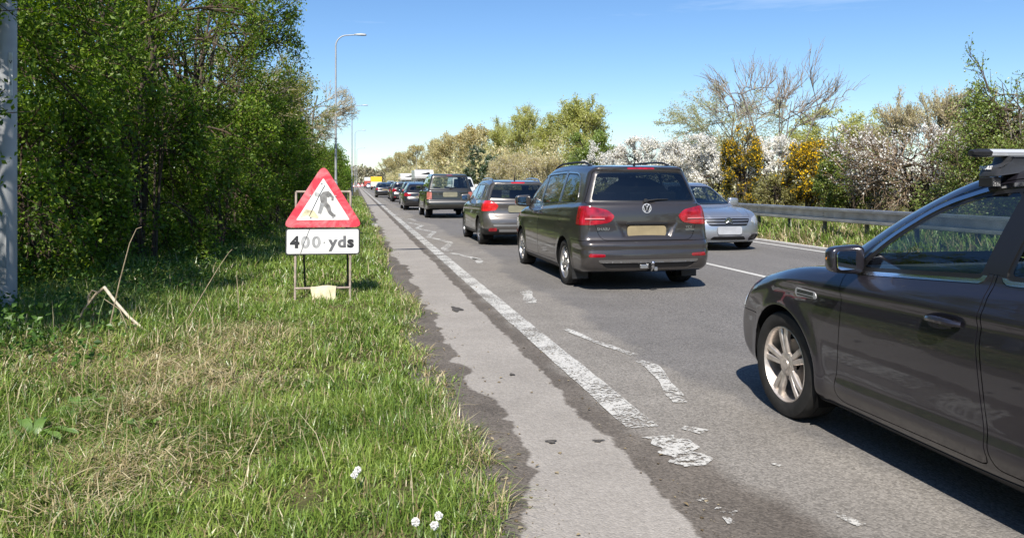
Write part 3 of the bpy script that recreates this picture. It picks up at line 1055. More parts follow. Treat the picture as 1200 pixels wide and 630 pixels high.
bush('green_bush', 'dark green bush between the broad gorse and the brown blackthorn', 'bush', 1000, 15.0, 172, 85, dict(n1=26, n2=8, n3=7), [('crown', 15000, 0.065, 0.05, L_GREEN, dict()), ('spines', 9000, 0.07, 0.05, L_GORSE, dict(width=0.3)), ('flowers', 500, 0.05, 0.03, L_YELLOW, dict(width=0.9))], BARK, TWIG, 223)
bush('scrub_bush', 'olive scrub low behind the crash barrier below the gorse', 'bush', 915, 14.6, 205, 60, dict(n1=22, n2=7, n3=7), [('spines', 9000, 0.06, 0.05, L_OLIVE, dict())], BARK, TWIG, 224)
bush('scrub_bush', 'mixed green scrub at the right edge below the hawthorn', 'bush', 1165, 13.6, 140, 130, dict(n1=26, n2=8, n3=7), [('crown', 16000, 0.05, 0.05, L_GREEN, dict()), ('buds', 5000, 0.045, 0.05, L_OLIVE, dict())], BARK, TWIG, 225)
bush('hawthorn', 'airy fresh green hawthorn at the right edge of the picture', 'tree', 1210, 14.2, 62, 150, dict(n1=26, n2=8, n3=7, stems=3, czf=0.54, lobes=0.3, t0=0.2, pn=2.2, loose=1.2, thick=0.45), [('crown', 15000, 0.062, 0.05, L_GREEN, dict())], BARK_G, TWIG, 226)
bush('scrub_bush', 'buff twiggy scrub beyond the right edge behind the roof bar', 'bush', 1290, 14.0, 120, 170, dict(n1=24, n2=7, n3=7), [('crown', 9000, 0.06, 0.05, L_GREEN, dict())], BARK, TWIG, 227)

# tall bare tree
Xb = 19.0
Yb = yat(910, Xb)
vg = Veg(311)
Hb = hat(55, Xb, Yb)
vg.grow(Hb, 0.10, Hb * 0.58, 3.7, 3.2, Hb * 0.42, n1=20, n2=6, n3=5, stems=6, t0=0.3, up=0.9, lobes=0.2, twig=0.0085, len2=0.34, len3=0.22, wob=0.05, stem_spread=0.5, follow=1.6, loose=1.8)
plant('bare_tree', 'tall leafless tree with upright branches above the gorse', 'tree', (Xb, Yb, 0.2), vg, BARK_G, simple('bare_twig', (0.27, 0.22, 0.175), 0.95, spec=0.1), [('buds', vg.foliage(900, 0.05, 0.02), L_BUFF)])

BT = 'trees behind the right hedge'
bush('round_tree', 'rounded sage green tree in the distance left of the bare tree', 'tree', 846, 42, 101, 125, dict(n1=34, n2=8, n3=7, stems=2, czf=0.58, twig=0.012, pn=2.0), [('crown', 15000, 0.19, 0.13, L_SAGE, dict())], BARK_G, TWIG_P, 231, BT)
bush('round_tree', 'domed pale green tree in the distance right of the bare tree', 'tree', 985, 36, 133, 120, dict(n1=34, n2=8, n3=7, stems=2, czf=0.55, twig=0.011, pn=2.0), [('crown', 17000, 0.18, 0.11, L_WILLOW, dict())], BARK_G, TWIG_O, 232, BT)
for (px, top, w, seed, lab) in [(1052, 113, 62, 233, 'bare brushy tree left of the pair behind the brown blackthorn'), (1103, 110, 70, 234, 'bare brushy tree right of the pair behind the brown blackthorn'), (1165, 118, 80, 235, 'bare brushy tree half hidden by the airy hawthorn')]:
    bush('brush_tree', lab, 'tree', px, 30, top, w, dict(n1=22, n2=8, n3=8, stems=4, up=1.1, twig=0.011, loose=1.4, czf=0.55, pn=2.0), [('buds', 4500, 0.10, 0.08, L_BUFF, dict())], BARK_G, TWIG_P, seed, BT)

WL = 'trees along the far right side of the road'
for (px, X, top, w, kind, seed, lab) in [
        (684, 19, 116, 62, 'w', 241, 'tallest pale green willow, above the people carrier roof'),
        (690, 17.5, 158, 66, 'g', 242, 'low fresh green bush under the tallest willow'),
        (648, 21, 122, 52, 'w', 243, 'pale green willow second from the right of the willow row'),
        (618, 21, 124, 50, 'w', 244, 'broad pale green willow in the middle of the willow row'),
        (588, 21, 140, 48, 'w', 245, 'smaller pale green willow at the left of the willow row'),
        (640, 17, 186, 60, 'b', 246, 'buff scrub just left of the people carrier roof rail'),
        (602, 17, 182, 60, 'b', 247, 'buff scrub above the grey crossover car'),
        (556, 18, 148, 42, 't', 248, 'bare topped tree rising above the ivy clad stump'),
        (558, 16, 172, 24, 'i', 249, 'dark ivy clad tree above the white oncoming van'),
        (576, 16, 184, 24, 'i', 250, 'shorter dark ivy clad tree above the grey crossover car'),
        (530, 18, 157, 46, 't', 251, 'buff budding tree left of the dark ivy clad trees'),
        (506, 18, 164, 40, 't', 252, 'buff budding tree above the dark off-roader'),
        (486, 18, 170, 34, 't', 253, 'buff budding tree behind the slim far lamp post'),
        (470, 18, 178, 30, 't', 254, 'buff budding tree above the white motorhomes'),
        (456, 18, 185, 26, 't', 255, 'farthest buff budding tree beside the distant road')]:
    if kind == 'w':
        a, c, tw = dict(n1=24, n2=7, n3=6, stems=4, up=1.0, twig=0.017, loose=1.25, czf=0.52, pn=2.0, lobes=0.35), [('crown', 12000, 0.21, 0.15, L_WILLOW, dict(width=0.4))], TWIG_O
    elif kind == 'g':
        a, c, tw = dict(n1=26, n2=8, n3=7, twig=0.010), [('crown', 15000, 0.15, 0.10, L_GREEN, dict())], TWIG
    elif kind == 'b':
        a, c, tw = dict(n1=22, n2=8, n3=7, twig=0.012, up=0.6), [('buds', 10000, 0.12, 0.10, L_BUFF, dict()), ('blossom', 1400, 0.10, 0.10, L_WHITE, dict())], TWIG_P
    elif kind == 'i':
        a, c, tw = dict(n1=20, n2=7, n3=6, twig=0.012, stems=2), [('ivy', 8000, 0.20, 0.12, L_IVY, dict())], TWIG
    else:
        a, c, tw = dict(n1=20, n2=7, n3=6, stems=3, twig=0.024, up=0.9, pn=2.0), [('buds', 7000, 0.29, 0.2, L_BUFF, dict())], TWIG_O
    bush({'w': 'willow', 'g': 'green_bush', 'b': 'scrub_bush', 'i': 'ivy_tree', 't': 'budding_tree'}[kind], lab, 'bush' if kind in 'gb' else 'tree', px, X, top, w, a, c, BARK_G, tw, seed, WL, depth=1.3 if kind in 'tb' else 1.0)

# far wood closing the view, too far to count
rs = np.random.RandomState(5)
n = 17000
fx = rs.uniform(-90, 130, n)
fy = 470 + rs.uniform(-22, 40, n) + np.abs(fx) * 0.15
top = 12.5 + 3.0 * vnoise1(fx, 77, 14) + 1.5 * vnoise1(fx, 78, 4)
fz = top * rs.uniform(0, 1, n) ** 0.6
v, f = leaves(np.stack([fx, fy, fz], 1), rs.normal(size=(n, 3)), 1.4 * rs.uniform(0.6, 1.4, n), rs, 0.3, 0.8)
stuff(link('far_wood', mesh_np('far_wood', v, f, smooth=False), leaf_mat('far_wood_leaf', [(0.19, 0.165, 0.10), (0.24, 0.21, 0.13), (0.22, 0.22, 0.11)], 0.2)), 'hazy buff wood closing off the end of the road', 'wood')
# hedge masses that run on between the single trees
def mass(name, lab, x0, x1, y0, y1, h, n, size, mat, seed):
    rs = np.random.RandomState(seed)
    x, y = rs.uniform(x0, x1, n), rs.uniform(y0, y1, n)
    t = h * (1 + 0.25 * vnoise2(x, y, seed, 3.0))
    z = t * rs.uniform(0, 1, n) ** 0.7
    v, f = leaves(np.stack([x, y, z], 1), rs.normal(size=(n, 3)) + np.array((0, 0, 0.6)), size * rs.uniform(0.6, 1.4, n), rs, 0.3, 0.7)
    return stuff(link(name, mesh_np(name, v, f, smooth=False), mat), lab, 'hedge')
mass('hedge_growth', 'buff hedge growth running along the far right side of the road', 15.5, 21, 95, 420, 6.0, 20000, 0.55, L_BUFF, 71)
mass('hedge_growth', 'pale scrubby hedge growth under the willows', 18.0, 23.0, 66, 112, 5.4, 20000, 0.19, L_BUFF, 75)
mass('hedge_growth', 'low brown undergrowth at the foot of the right hedge', 15.8, 18.5, 8, 95, 1.5, 18000, 0.15, L_OLIVE, 72)
mass('hedge_growth', 'green hedge growth running on along the left verge', -7.5, -1.5, 92, 460, 5.0, 10000, 0.55, L_HEDGE, 73)
mass('hedge_growth', 'shaded undergrowth filling the foot of the left hedge', -8.0, -4.3, 5, 92, 2.2, 18000, 0.14, L_HEDGE, 74)
mass('hedge_growth', 'dark leafy depth behind the left hedge trees', -10.5, -7.0, 8, 60, 6.0, 18000, 0.20, L_HEDGE, 76)

# hedges run on behind the camera (they show in the cars' glass and paint)
def copy_tree(o, loc, rz, label):
    c = o.copy()
    COL.objects.link(c)
    c.location, c.rotation_euler = loc, (0, 0, rz)
    c['label'] = label
    for ch in o.children:
        k = ch.copy()
        COL.objects.link(k)
        k.parent = c
    return c
_src = [o for o in COL.objects if o.name.startswith('hedge_tree')]
_ord = ['first', 'second', 'third', 'fourth', 'fifth']
for k, yy in enumerate((-7, -13, -20, -28, -38)):
    copy_tree(_src[(k + 5) % 9 + 1], (-6.6 - 0.2 * k, yy, 0), k * 1.3, 'hedge tree behind the viewpoint on the left, %s from the camera' % _ord[k])
for k, yy in enumerate((4, -3, -11, -20)):
    copy_tree(_src[(k + 6) % 9 + 1], (17.5, yy, 0.2), k * 1.7, 'hedge tree behind the viewpoint across the road, %s from the camera' % _ord[k])

# ---------------------------------------------------------------- grass and weeds
def tint_mat(name, trans=0.28):
    m = bpy.data.materials.new(name)
    m.use_nodes = True
    nt = m.node_tree
    N, Lk = nt.nodes, nt.links
    N.clear()
    out = N.new('ShaderNodeOutputMaterial')
    at = N.new('ShaderNodeAttribute')
    at.attribute_name = 'tint'
    df, tl, gl = N.new('ShaderNodeBsdfDiffuse'), N.new('ShaderNodeBsdfTranslucent'), N.new('ShaderNodeBsdfGlossy')
    gl.inputs['Roughness'].default_value = 0.4
    m1, m2 = N.new('ShaderNodeMixShader'), N.new('ShaderNodeMixShader')
    m1.inputs[0].default_value = trans
    m2.inputs[0].default_value = 0.05
    hs = N.new('ShaderNodeHueSaturation')
    hs.inputs['Value'].default_value = 1.3
    Lk.new(at.outputs['Color'], df.inputs['Color'])
    Lk.new(at.outputs['Color'], hs.inputs['Color'])
    Lk.new(hs.outputs[0], tl.inputs['Color'])
    Lk.new(df.outputs[0], m1.inputs[1])
    Lk.new(tl.outputs[0], m1.inputs[2])
    Lk.new(m1.outputs[0], m2.inputs[1])
    Lk.new(gl.outputs[0], m2.inputs[2])
    Lk.new(m2.outputs[0], out.inputs[0])
    return m
M_GRASS = tint_mat('grass_blade')

def set_tint(me, col):
    at = me.color_attributes.new('tint', 'FLOAT_COLOR', 'POINT')
    at.data.foreach_set('color', np.c_[col, np.ones(len(col))].astype(np.float32).ravel())

GREENS = np.array([(0.085, 0.150, 0.024), (0.140, 0.225, 0.034), (0.215, 0.305, 0.050), (0.310, 0.385, 0.085)])
STRAW = np.array([(0.32, 0.25, 0.12), (0.45, 0.37, 0.20), (0.55, 0.47, 0.29)])

def blades(x, y, z, h, w, lean, az, rs, dry, sag=0.5):
    """bent three-part blades; dry in 0..1 is the share of dead straw colour"""
    n = len(x)
    d = np.stack([np.cos(az), np.sin(az), np.zeros(n)], 1)
    fa = az + math.pi / 2 + rs.uniform(-0.9, 0.9, n)
    s = np.stack([np.cos(fa), np.sin(fa), np.zeros(n)], 1)
    B = np.stack([x, y, z], 1)
    up = np.array((0, 0, 1.0))
    hh, ll, ww = h[:, None], (h * lean)[:, None], w[:, None]
    M = B + up * hh * 0.55 * (1 - 0.25 * np.minimum(lean, 1)[:, None]) + d * ll * 0.35
    T = B + up * hh * np.clip(1 - sag * lean, 0.12, 1)[:, None] + d * ll
    V = np.stack([B - s * ww / 2, B + s * ww / 2, M - s * ww * 0.42, M + s * ww * 0.42, T], 1).reshape(-1, 3)
    q = np.arange(n)[:, None] * 5
    F = np.concatenate([q + np.array([0, 1, 3]), q + np.array([0, 3, 2]), q + np.array([2, 3, 4])])
    isdry = rs.uniform(0, 1, n) < dry
    u = np.clip(rs.uniform(0, 1, n) * 0.8 + 0.3 * vnoise2(x, y, 15, 0.5) + 0.1, 0, 0.999) * 3
    i = u.astype(int)
    g = GREENS[i] + (GREENS[np.minimum(i + 1, 3)] - GREENS[i]) * (u - i)[:, None]
    st = STRAW[rs.randint(0, 3, n)] * rs.uniform(0.75, 1.15, n)[:, None]
    c = np.where(isdry[:, None], st, g)
    return V, F, np.repeat(c, 5, axis=0)

def tuft_field(name, lab, x0, x1, y0, y1, dens, hfun, wid, zf, dryf, seed, keep=None, leanf=None):
    rs = np.random.RandomState(seed)
    n = int((x1 - x0) * (y1 - y0) * dens)
    nt = n // 9
    tx, ty = rs.uniform(x0, x1, nt), rs.uniform(y0, y1, nt)
    k = rs.randint(0, nt, n)
    sp = 0.022 + 0.5 * wid * 6
    x, y = tx[k] + rs.normal(size=n) * sp, ty[k] + rs.normal(size=n) * sp
    h = hfun(x, y) * rs.uniform(0.55, 1.3, n) * (0.75 + 0.5 * rs.uniform(0, 1, nt)[k])
    dry = dryf(x, y)
    m = (h > 0.012) & (x > x0 - 0.1) & (x < x1 + 0.1)
    if keep is not None:
        m &= keep(x, y, rs)
    x, y, h, dry, k = x[m], y[m], h[m], dry[m], k[m]
    n = len(x)
    lean = np.abs(rs.normal(size=n)) * 0.65 + 0.15
    if leanf is not None:
        lean = lean + leanf(x, y)
    V, F, c = blades(x, y, zf(x, y) - 0.012, h, wid * rs.uniform(0.6, 1.4, n), lean, rs.uniform(0, 6.28, n), rs, dry)
    me = mesh_np(name, V, F, smooth=False)
    set_tint(me, c)
    o = link(name, me, M_GRASS)
    return stuff(o, lab, 'grass')

def lg_edge(x, y):
    """ragged grass edge against the tarmac"""
    return 0.63 + 0.10 * vnoise1(y, 3, 0.8) + 0.07 * vnoise1(y, 4, 0.21)
# where last year's dead grass lies
DEAD = [(gp(285, 405), 0.55, 0.9), (gp(190, 440), 0.75, 1.0), (gp(245, 470), 0.5, 0.8), (gp(150, 505), 0.35, 0.5), (gp(110, 560), 0.30, 0.6), (gp(205, 560), 0.35, 0.5), (gp(60, 440), 0.6, 0.7), (gp(300, 520), 0.22, 0.35), (gp(100, 610), 0.3, 0.6)]
def dryness(x, y):
    d = 0.08 + 0.10 * np.clip(vnoise2(x, y, 19, 0.7), 0, 1) + 0.10 * np.clip(vnoise2(x, y, 20, 2.2), 0, 1)
    for (cx, cy), r, a in DEAD:
        q = ((x - cx) ** 2 + (y - cy) ** 2 * 0.6) / (r * r)
        d = d + a * 0.6 * np.exp(-q * 2.0) * (0.75 + 0.75 * vnoise2(x, y, 23, 0.22))
    d = d + 0.35 * np.exp(-((x - 0.62) / 0.12) ** 2)
    return np.clip(d, 0, 0.66)
def hleft(x, y):
    d = dryness(x, y)
    h = 0.115 + 0.05 * vnoise2(x, y, 31, 0.8) + 0.06 * vnoise2(x, y, 32, 0.22)
    h = h + 0.06 * np.clip(-x - 1.2, 0, 1.5)
    h = h * (1 + 0.15 * d)
    return np.where(x < lg_edge(x, y), np.maximum(h, 0.03), 0)
def lleft(x, y):
    return 0.9 * np.clip(dryness(x, y) - 0.3, 0, 1)
def seen_left(x, y, rs):
    return x > -0.46 * y - 0.9
tuft_field('verge_grass', 'sunlit green and straw coloured grass on the near left verge', -3.6, 0.72, 1.9, 5.2, 6000, hleft, 0.0056, verge_z, dryness, 501, seen_left, lleft)
tuft_field('verge_grass', 'rough green grass on the left verge in front of the roadworks sign', -4.6, 0.72, 5.2, 10.5, 2400, lambda x, y: hleft(x, y) * 1.0, 0.0088, verge_z, dryness, 502, seen_left, lleft)
tuft_field('verge_grass', 'green grass on the left verge beyond the roadworks sign', -3.6, 0.70, 10.5, 24, 800, lambda x, y: hleft(x, y) * 1.2, 0.017, verge_z, dryness, 503, None, lleft)
tuft_field('verge_grass', 'distant green grass along the left verge', -2.4, 0.70, 24, 80, 260, lambda x, y: hleft(x, y) * 1.35, 0.03, verge_z, dryness, 504)
def dryr(x, y):
    return np.clip(0.30 + 0.25 * vnoise2(x, y, 41, 0.9) + 0.55 * np.exp(-((x - 10.35) / 0.3) ** 2), 0, 0.9)
def hright(x, y):
    return (0.36 + 0.12 * vnoise2(x, y, 42, 0.9)) * np.clip((x - 10.2) / 0.6, 0.25, 1)
tuft_field('barrier_grass', 'tall yellowing grass under the crash barrier', 10.28, 13.2, 8, 34, 360, hright, 0.024, rverge_z, dryr, 505)
tuft_field('barrier_grass', 'distant grass along the right side of the road', 10.28, 15, 34, 120, 70, lambda x, y: hright(x, y) * 1.1, 0.06, rverge_z, dryr, 506)

# loose straw lying on the dead patches, long seed stalks standing up out of the verge
def straw_lying(n, seed):
    rs = np.random.RandomState(seed)
    P = []
    for (cx, cy), r, a in DEAD:
        m = int(n * a * r)
        P.append(np.stack([cx + rs.normal(size=m) * r * 0.62, cy + rs.normal(size=m) * r * 0.8], 1))
    P = np.vstack(P)
    m = len(P)
    x, y = P[:, 0], P[:, 1]
    z = verge_z(x, y) + rs.uniform(0.0, 0.09, m)
    az = rs.uniform(0, 6.28, m)
    V, F, c = blades(x, y, z, np.full(m, 0.05) * rs.uniform(0.5, 1.6, m), np.full(m, 0.005) * rs.uniform(0.6, 1.4, m), rs.uniform(1.5, 5.0, m), az, rs, np.full(m, 1.0), sag=0.35)
    me = mesh_np('dead_straw', V, F, smooth=False)
    set_tint(me, c)
    return stuff(link('dead_straw', me, M_GRASS), 'dead straw lying in the trampled patches of the left verge', 'straw')
straw_lying(1700, 511)

def stalks(n, seed):
    rs = np.random.RandomState(seed)
    x = rs.uniform(-3.0, 0.55, n)
    y = rs.uniform(2.4, 9.5, n)
    m = (x > -0.46 * y - 0.6) & (rs.uniform(0, 1, n) < 0.25 + 0.75 * np.clip(-x - 0.3, 0, 1))
    x, y = x[m], y[m]
    n = len(x)
    h = rs.uniform(0.25, 0.55, n)
    dr = rs.uniform(0, 1, n) < 0.75
    V, F, c = blades(x, y, verge_z(x, y) - 0.01, h, np.full(n, 0.0042), rs.uniform(0.1, 0.7, n), rs.uniform(0, 6.28, n), rs, dr.astype(float), 0.35)
    me = mesh_np('grass_stalks', V, F, smooth=False)
    set_tint(me, c)
    return stuff(link('grass_stalks', me, M_GRASS), 'thin dry seed stalks standing out of the left verge', 'grass')
stalks(330, 512)

# low leafy plants in the hedge shade
rs = np.random.RandomState(521)
n = 15000
cl = np.stack([rs.uniform(-5.2, -1.9, 420), rs.uniform(6.0, 19, 420)], 1)
k = rs.randint(0, 420, n)
x, y = cl[k, 0] + rs.normal(size=n) * 0.13, cl[k, 1] + rs.normal(size=n) * 0.13
z = verge_z(x, y) + rs.uniform(0, 1, n) ** 0.8 * (0.10 + 0.35 * rs.uniform(0, 1, 420)[k]) * np.clip((-x - 1.5) / 1.0, 0.3, 1)
v, f = leaves(np.stack([x, y, z], 1), rs.normal(size=(n, 3)) + np.array((0, 0, 0.2)), 0.046 * rs.uniform(0.6, 1.5, n), rs, 0.8, 0.75)
stuff(link('shade_plants', mesh_np('shade_plants', v, f, smooth=False), leaf_mat('nettle_leaf', [(0.045, 0.10, 0.018), (0.07, 0.145, 0.024), (0.10, 0.185, 0.032)], 0.3, 0.03)), 'low leafy nettles and weeds in the shade of the left hedge', 'weeds')

# broad-leaved docks
L_DOCK = leaf_mat('dock_leaf', [(0.10, 0.19, 0.035), (0.14, 0.24, 0.05), (0.17, 0.27, 0.06)], 0.28, 0.10)
def dock(px, py, s, seed, lab):
    rs = np.random.RandomState(seed)
    x, y = gp(px, py)
    root = thing('dock_plant', lab, 'weed', (x, y, float(verge_z(np.float64(x), np.float64(y)))), 0, 'dock plants')
    for k in range(8):
        a = k * 0.83 + rs.uniform(-0.3, 0.3)
        ln, w = s * rs.uniform(0.7, 1.15), s * rs.uniform(0.20, 0.30)
        el = rs.uniform(0.5, 1.1)
        V, F = [], []
        for i in range(7):
            t = i / 6
            r = ln * (0.12 + 0.88 * t)
            zz = ln * (math.sin(el) * t - 0.55 * t * t)
            ww = w * math.sin(math.pi * min(1, 0.10 + 0.88 * t)) * (1 + 0.08 * math.sin(9 * t + k))
            c, d = math.cos(a), math.sin(a)
            for sgn in (-1, 0, 1):
                V.append((c * r * math.cos(el * 0.8) - d * sgn * ww / 2, d * r * math.cos(el * 0.8) + c * sgn * ww / 2, zz + 0.02 + abs(sgn) * 0.18 * ww + 0.01 * math.sin(7 * t + sgn)))
        for i in range(6):
            for j in range(2):
                q = i * 3 + j
                F.append((q, q + 1, q + 4, q + 3))
        link('leaf', mesh_np('leaf', np.array(V), np.array(F), smooth=True), L_DOCK, root)
dock(40, 530, 0.26, 1, 'large broad-leaved dock at the lower left edge of the verge')
dock(95, 500, 0.24, 2, 'broad-leaved dock second from the left edge of the verge')
dock(12, 585, 0.22, 3, 'broad-leaved dock in the bottom left corner')
dock(165, 515, 0.16, 4, 'small dock on the edge of the dead grass')

# bent dead stem
STEM = simple('dead_stem', (0.36, 0.29, 0.20), 0.9, spec=0.1, noise=0.3, nscale=20)
bx, by = gp(75, 398, 0.0)
root = thing('dead_stem', 'long pale dead stem broken into a sharp bend left of the sign', 'stem', (bx, by, 0.05))
zr0 = bx * SY + by * CY
def at_px(px, py, dz=0.0):
    zr = zr0 + dz
    xr = (px - 600) / FPX * zr
    return np.array((xr * CY + zr * SY - bx, -xr * SY + zr * CY - by, CAM_H - (py - HOR) * zr / FPX - 0.05))
b = MB()
P = [at_px(73, 402), at_px(88, 380), at_px(103, 357), at_px(112, 345), at_px(122, 337)]
b.tube(P, [0.012, 0.013, 0.014, 0.013, 0.014], 7)
b.tube([at_px(104, 358), at_px(103, 348, .02), at_px(108, 340, .03), at_px(116, 343, .0)], [0.008, 0.009, 0.008, 0.006], 6)
b.tube([at_px(104, 350), at_px(103, 362)], [0.009, 0.004], 5)
b.obj('lower_stem', STEM, root, smooth=True)
b = MB()
b.tube([at_px(122, 336), at_px(135, 353, -.05), at_px(152, 372, -.12), at_px(172, 388, -.2), at_px(188, 404, -.3), at_px(201, 426, -.4)], [0.014, 0.013, 0.012, 0.011, 0.008, 0.005], 7)
b.tube([at_px(156, 376, -.12), at_px(165, 398, -.15), at_px(173, 412, -.15)], [0.008, 0.006, 0.004], 6)
b.obj('snapped_stem', simple('bleached_stem', (0.52, 0.46, 0.36), 0.9, spec=0.1, noise=0.25, nscale=20), root, smooth=True)
for i, (pts, lab) in enumerate([([(127, 420), (128, 385), (140, 330), (152, 285), (160, 268), (166, 266)], 'tall thin dry stalk standing left of the bent stem top'),
                                ([(212, 395), (225, 365), (240, 340), (255, 315), (268, 296), (272, 292)], 'dry stalk with a drooping pale tip left of the sign'),
                                ([(140, 425), (146, 395), (148, 380), (140, 362), (122, 350)], 'dry stalk propped against the bent stem'),
                                ([(255, 400), (250, 380), (241, 352)], 'short dry stalk in front of the hedge'),
                                ([(280, 372), (279, 345), (277, 318)], 'short straight dry stalk nearest the sign')]):
    b = MB()
    zr0 = [6.6, 7.6, 6.9, 7.2, 8.0][i]
    xr = (pts[0][0] - 600) / FPX * zr0
    bx, by = xr * CY + zr0 * SY, -xr * SY + zr0 * CY
    bz = float(verge_z(np.float64(bx), np.float64(by)))
    P = np.array([at_px(*p) for p in pts])
    P[:, 2] += 0.05 - bz
    P[0, 2] = -0.02
    b.tube(P, np.linspace(0.006, 0.0025, len(P)), 5)
    o = thing('dry_stalk', lab, 'stalk', (bx, by, bz), 0, 'dry stalks in front of the left hedge', b.mesh('dry_stalk', smooth=True), STEM)

# dandelion clocks
PUFF = simple('dandelion_down', (0.80, 0.79, 0.76), 1.0, spec=0.0)
STK = simple('dandelion_stalk', (0.20, 0.24, 0.10), 0.8)
for i, (px, py, lab) in enumerate([(415, 556, 'white dandelion clock standing alone in the middle of the grass'), (487, 611, 'white dandelion clock at the bottom edge, leftmost of three'), (514, 604, 'white dandelion clock at the bottom edge, rightmost of three'), (509, 615, 'white dandelion clock at the bottom edge, lowest of three'), (419, 550, 'white dandelion clock just behind the lone one')]):
    x, y = gp(px, py, 0.17)
    z0 = float(verge_z(np.float64(x), np.float64(y)))
    root = thing('dandelion_clock', lab, 'flower', (x, y, z0), 0, 'dandelion clocks')
    b = MB()
    b.tube([(0.02, 0, -0.01), (0.008, 0.005, 0.08), (0, 0, 0.165 - z0 + 0.01)], [0.003, 0.0025, 0.002], 5)
    b.obj('stalk', STK, root, smooth=True)
    rs = np.random.RandomState(i)
    d = unit(rs.normal(size=(420, 3)))
    c = np.array((0, 0, 0.17 - z0))
    v, f = leaves(c + d * rs.uniform(0.002, 0.012, 420)[:, None], unit(d + rs.normal(size=(420, 3)) * 0.8), np.full(420, 0.008), rs, 0, 0.8)
    link('seed_head', mesh_np('seed_head', v, f, smooth=False), PUFF, root)

# grit and last year's leaves gathered along the road edge
rs = np.random.RandomState(531)
n = 2600
y = 2.2 + rs.uniform(0, 1, n) ** 1.7 * 24
x = lg_edge(0, y) + np.abs(rs.normal(size=n)) * 0.17 - 0.03
far_ = rs.uniform(0, 1, n) < 0.22
x = np.where(far_, 1.50 + rs.normal(size=n) * 0.07, x)
sz = np.where(rs.uniform(0, 1, n) < 0.75, 0.007, 0.022) * rs.uniform(0.5, 1.5, n)
v, f = leaves(np.stack([x, y, np.full(n, 0.009)], 1), np.stack([rs.normal(size=n), rs.normal(size=n), rs.uniform(0, 0.35, n)], 1), sz, rs, 3.0, 0.8)
stuff(link('gutter_litter', mesh_np('gutter_litter', v, f, smooth=False), leaf_mat('dead_leaf', [(0.10, 0.075, 0.045), (0.22, 0.17, 0.10), (0.33, 0.28, 0.19)], 0.1, 0.0)), 'dead leaf scraps and grit gathered along the left road edge', 'litter')

# ---------------------------------------------------------------- vehicle bodies: smooth solids from profiles, polygonised and cut into panels
def catmull(pts, n=7, closed=True):
    P = np.array([p[:2] for p in pts], float)
    corner = [len(p) > 2 for p in pts]
    m = len(P)
    out = []
    rng_ = range(m if closed else m - 1)
    for i in rng_:
        p1, p2 = P[i], P[(i + 1) % m]
        p0 = P[(i - 1) % m] if (closed or i > 0) else p1
        p3 = P[(i + 2) % m] if (closed or i < m - 2) else p2
        d = np.linalg.norm(p2 - p1)
        t1 = np.zeros(2) if corner[i] else (p2 - p0) / (np.linalg.norm(p2 - p1) + np.linalg.norm(p1 - p0) + 1e-9) * d
        t2 = np.zeros(2) if corner[(i + 1) % m] else (p3 - p1) / (np.linalg.norm(p3 - p2) + np.linalg.norm(p2 - p1) + 1e-9) * d
        if corner[i]:
            t1 = (p2 - p1) * 0.9
        if corner[(i + 1) % m]:
            t2 = (p2 - p1) * 0.9
        for k in range(n):
            t = k / n
            h1, h2 = 2 * t**3 - 3 * t**2 + 1, t**3 - 2 * t**2 + t
            h3, h4 = -2 * t**3 + 3 * t**2, t**3 - t**2
            out.append(h1 * p1 + h2 * t1 + h3 * p2 + h4 * t2)
    if not closed:
        out.append(P[-1])
    return np.array(out)

def poly_sdf(x, z, poly):
    shp = np.shape(x)
    x = np.asarray(x, float).ravel()
    z = np.asarray(z, float).ravel()
    d2 = np.full(x.shape, 1e9)
    ins = np.zeros(x.shape, bool)
    n = len(poly)
    for i in range(n):
        ax, az = poly[i]
        bx, bz = poly[(i + 1) % n]
        ex, ez = bx - ax, bz - az
        l2 = ex * ex + ez * ez
        if l2 < 1e-14:
            continue
        wx, wz = x - ax, z - az
        t = np.clip((wx * ex + wz * ez) / l2, 0, 1)
        dx, dz = wx - t * ex, wz - t * ez
        np.minimum(d2, dx * dx + dz * dz, out=d2)
        if az != bz:
            c = ((az > z) != (bz > z)) & (x < ex * (z - az) / ez + ax)
            ins ^= c
    d = np.sqrt(d2)
    return np.where(ins, -d, d).reshape(shp)

def rpoly(pts, r=0.04, n=4, per=None):
    """closed polygon with rounded corners"""
    P = [np.array(p[:2], float) for p in pts]
    out = []
    m = len(P)
    for i in range(m):
        a, b, c = P[i - 1], P[i], P[(i + 1) % m]
        rr = pts[i][2] if len(pts[i]) > 2 else r
        u, v = a - b, c - b
        lu, lv = np.linalg.norm(u), np.linalg.norm(v)
        q = min(rr, 0.45 * lu, 0.45 * lv)
        s, e = b + u / lu * q, b + v / lv * q
        for k in range(n + 1):
            t = k / n
            out.append((1 - t) ** 2 * s + 2 * t * (1 - t) * b + t * t * e)
    return np.array(out)

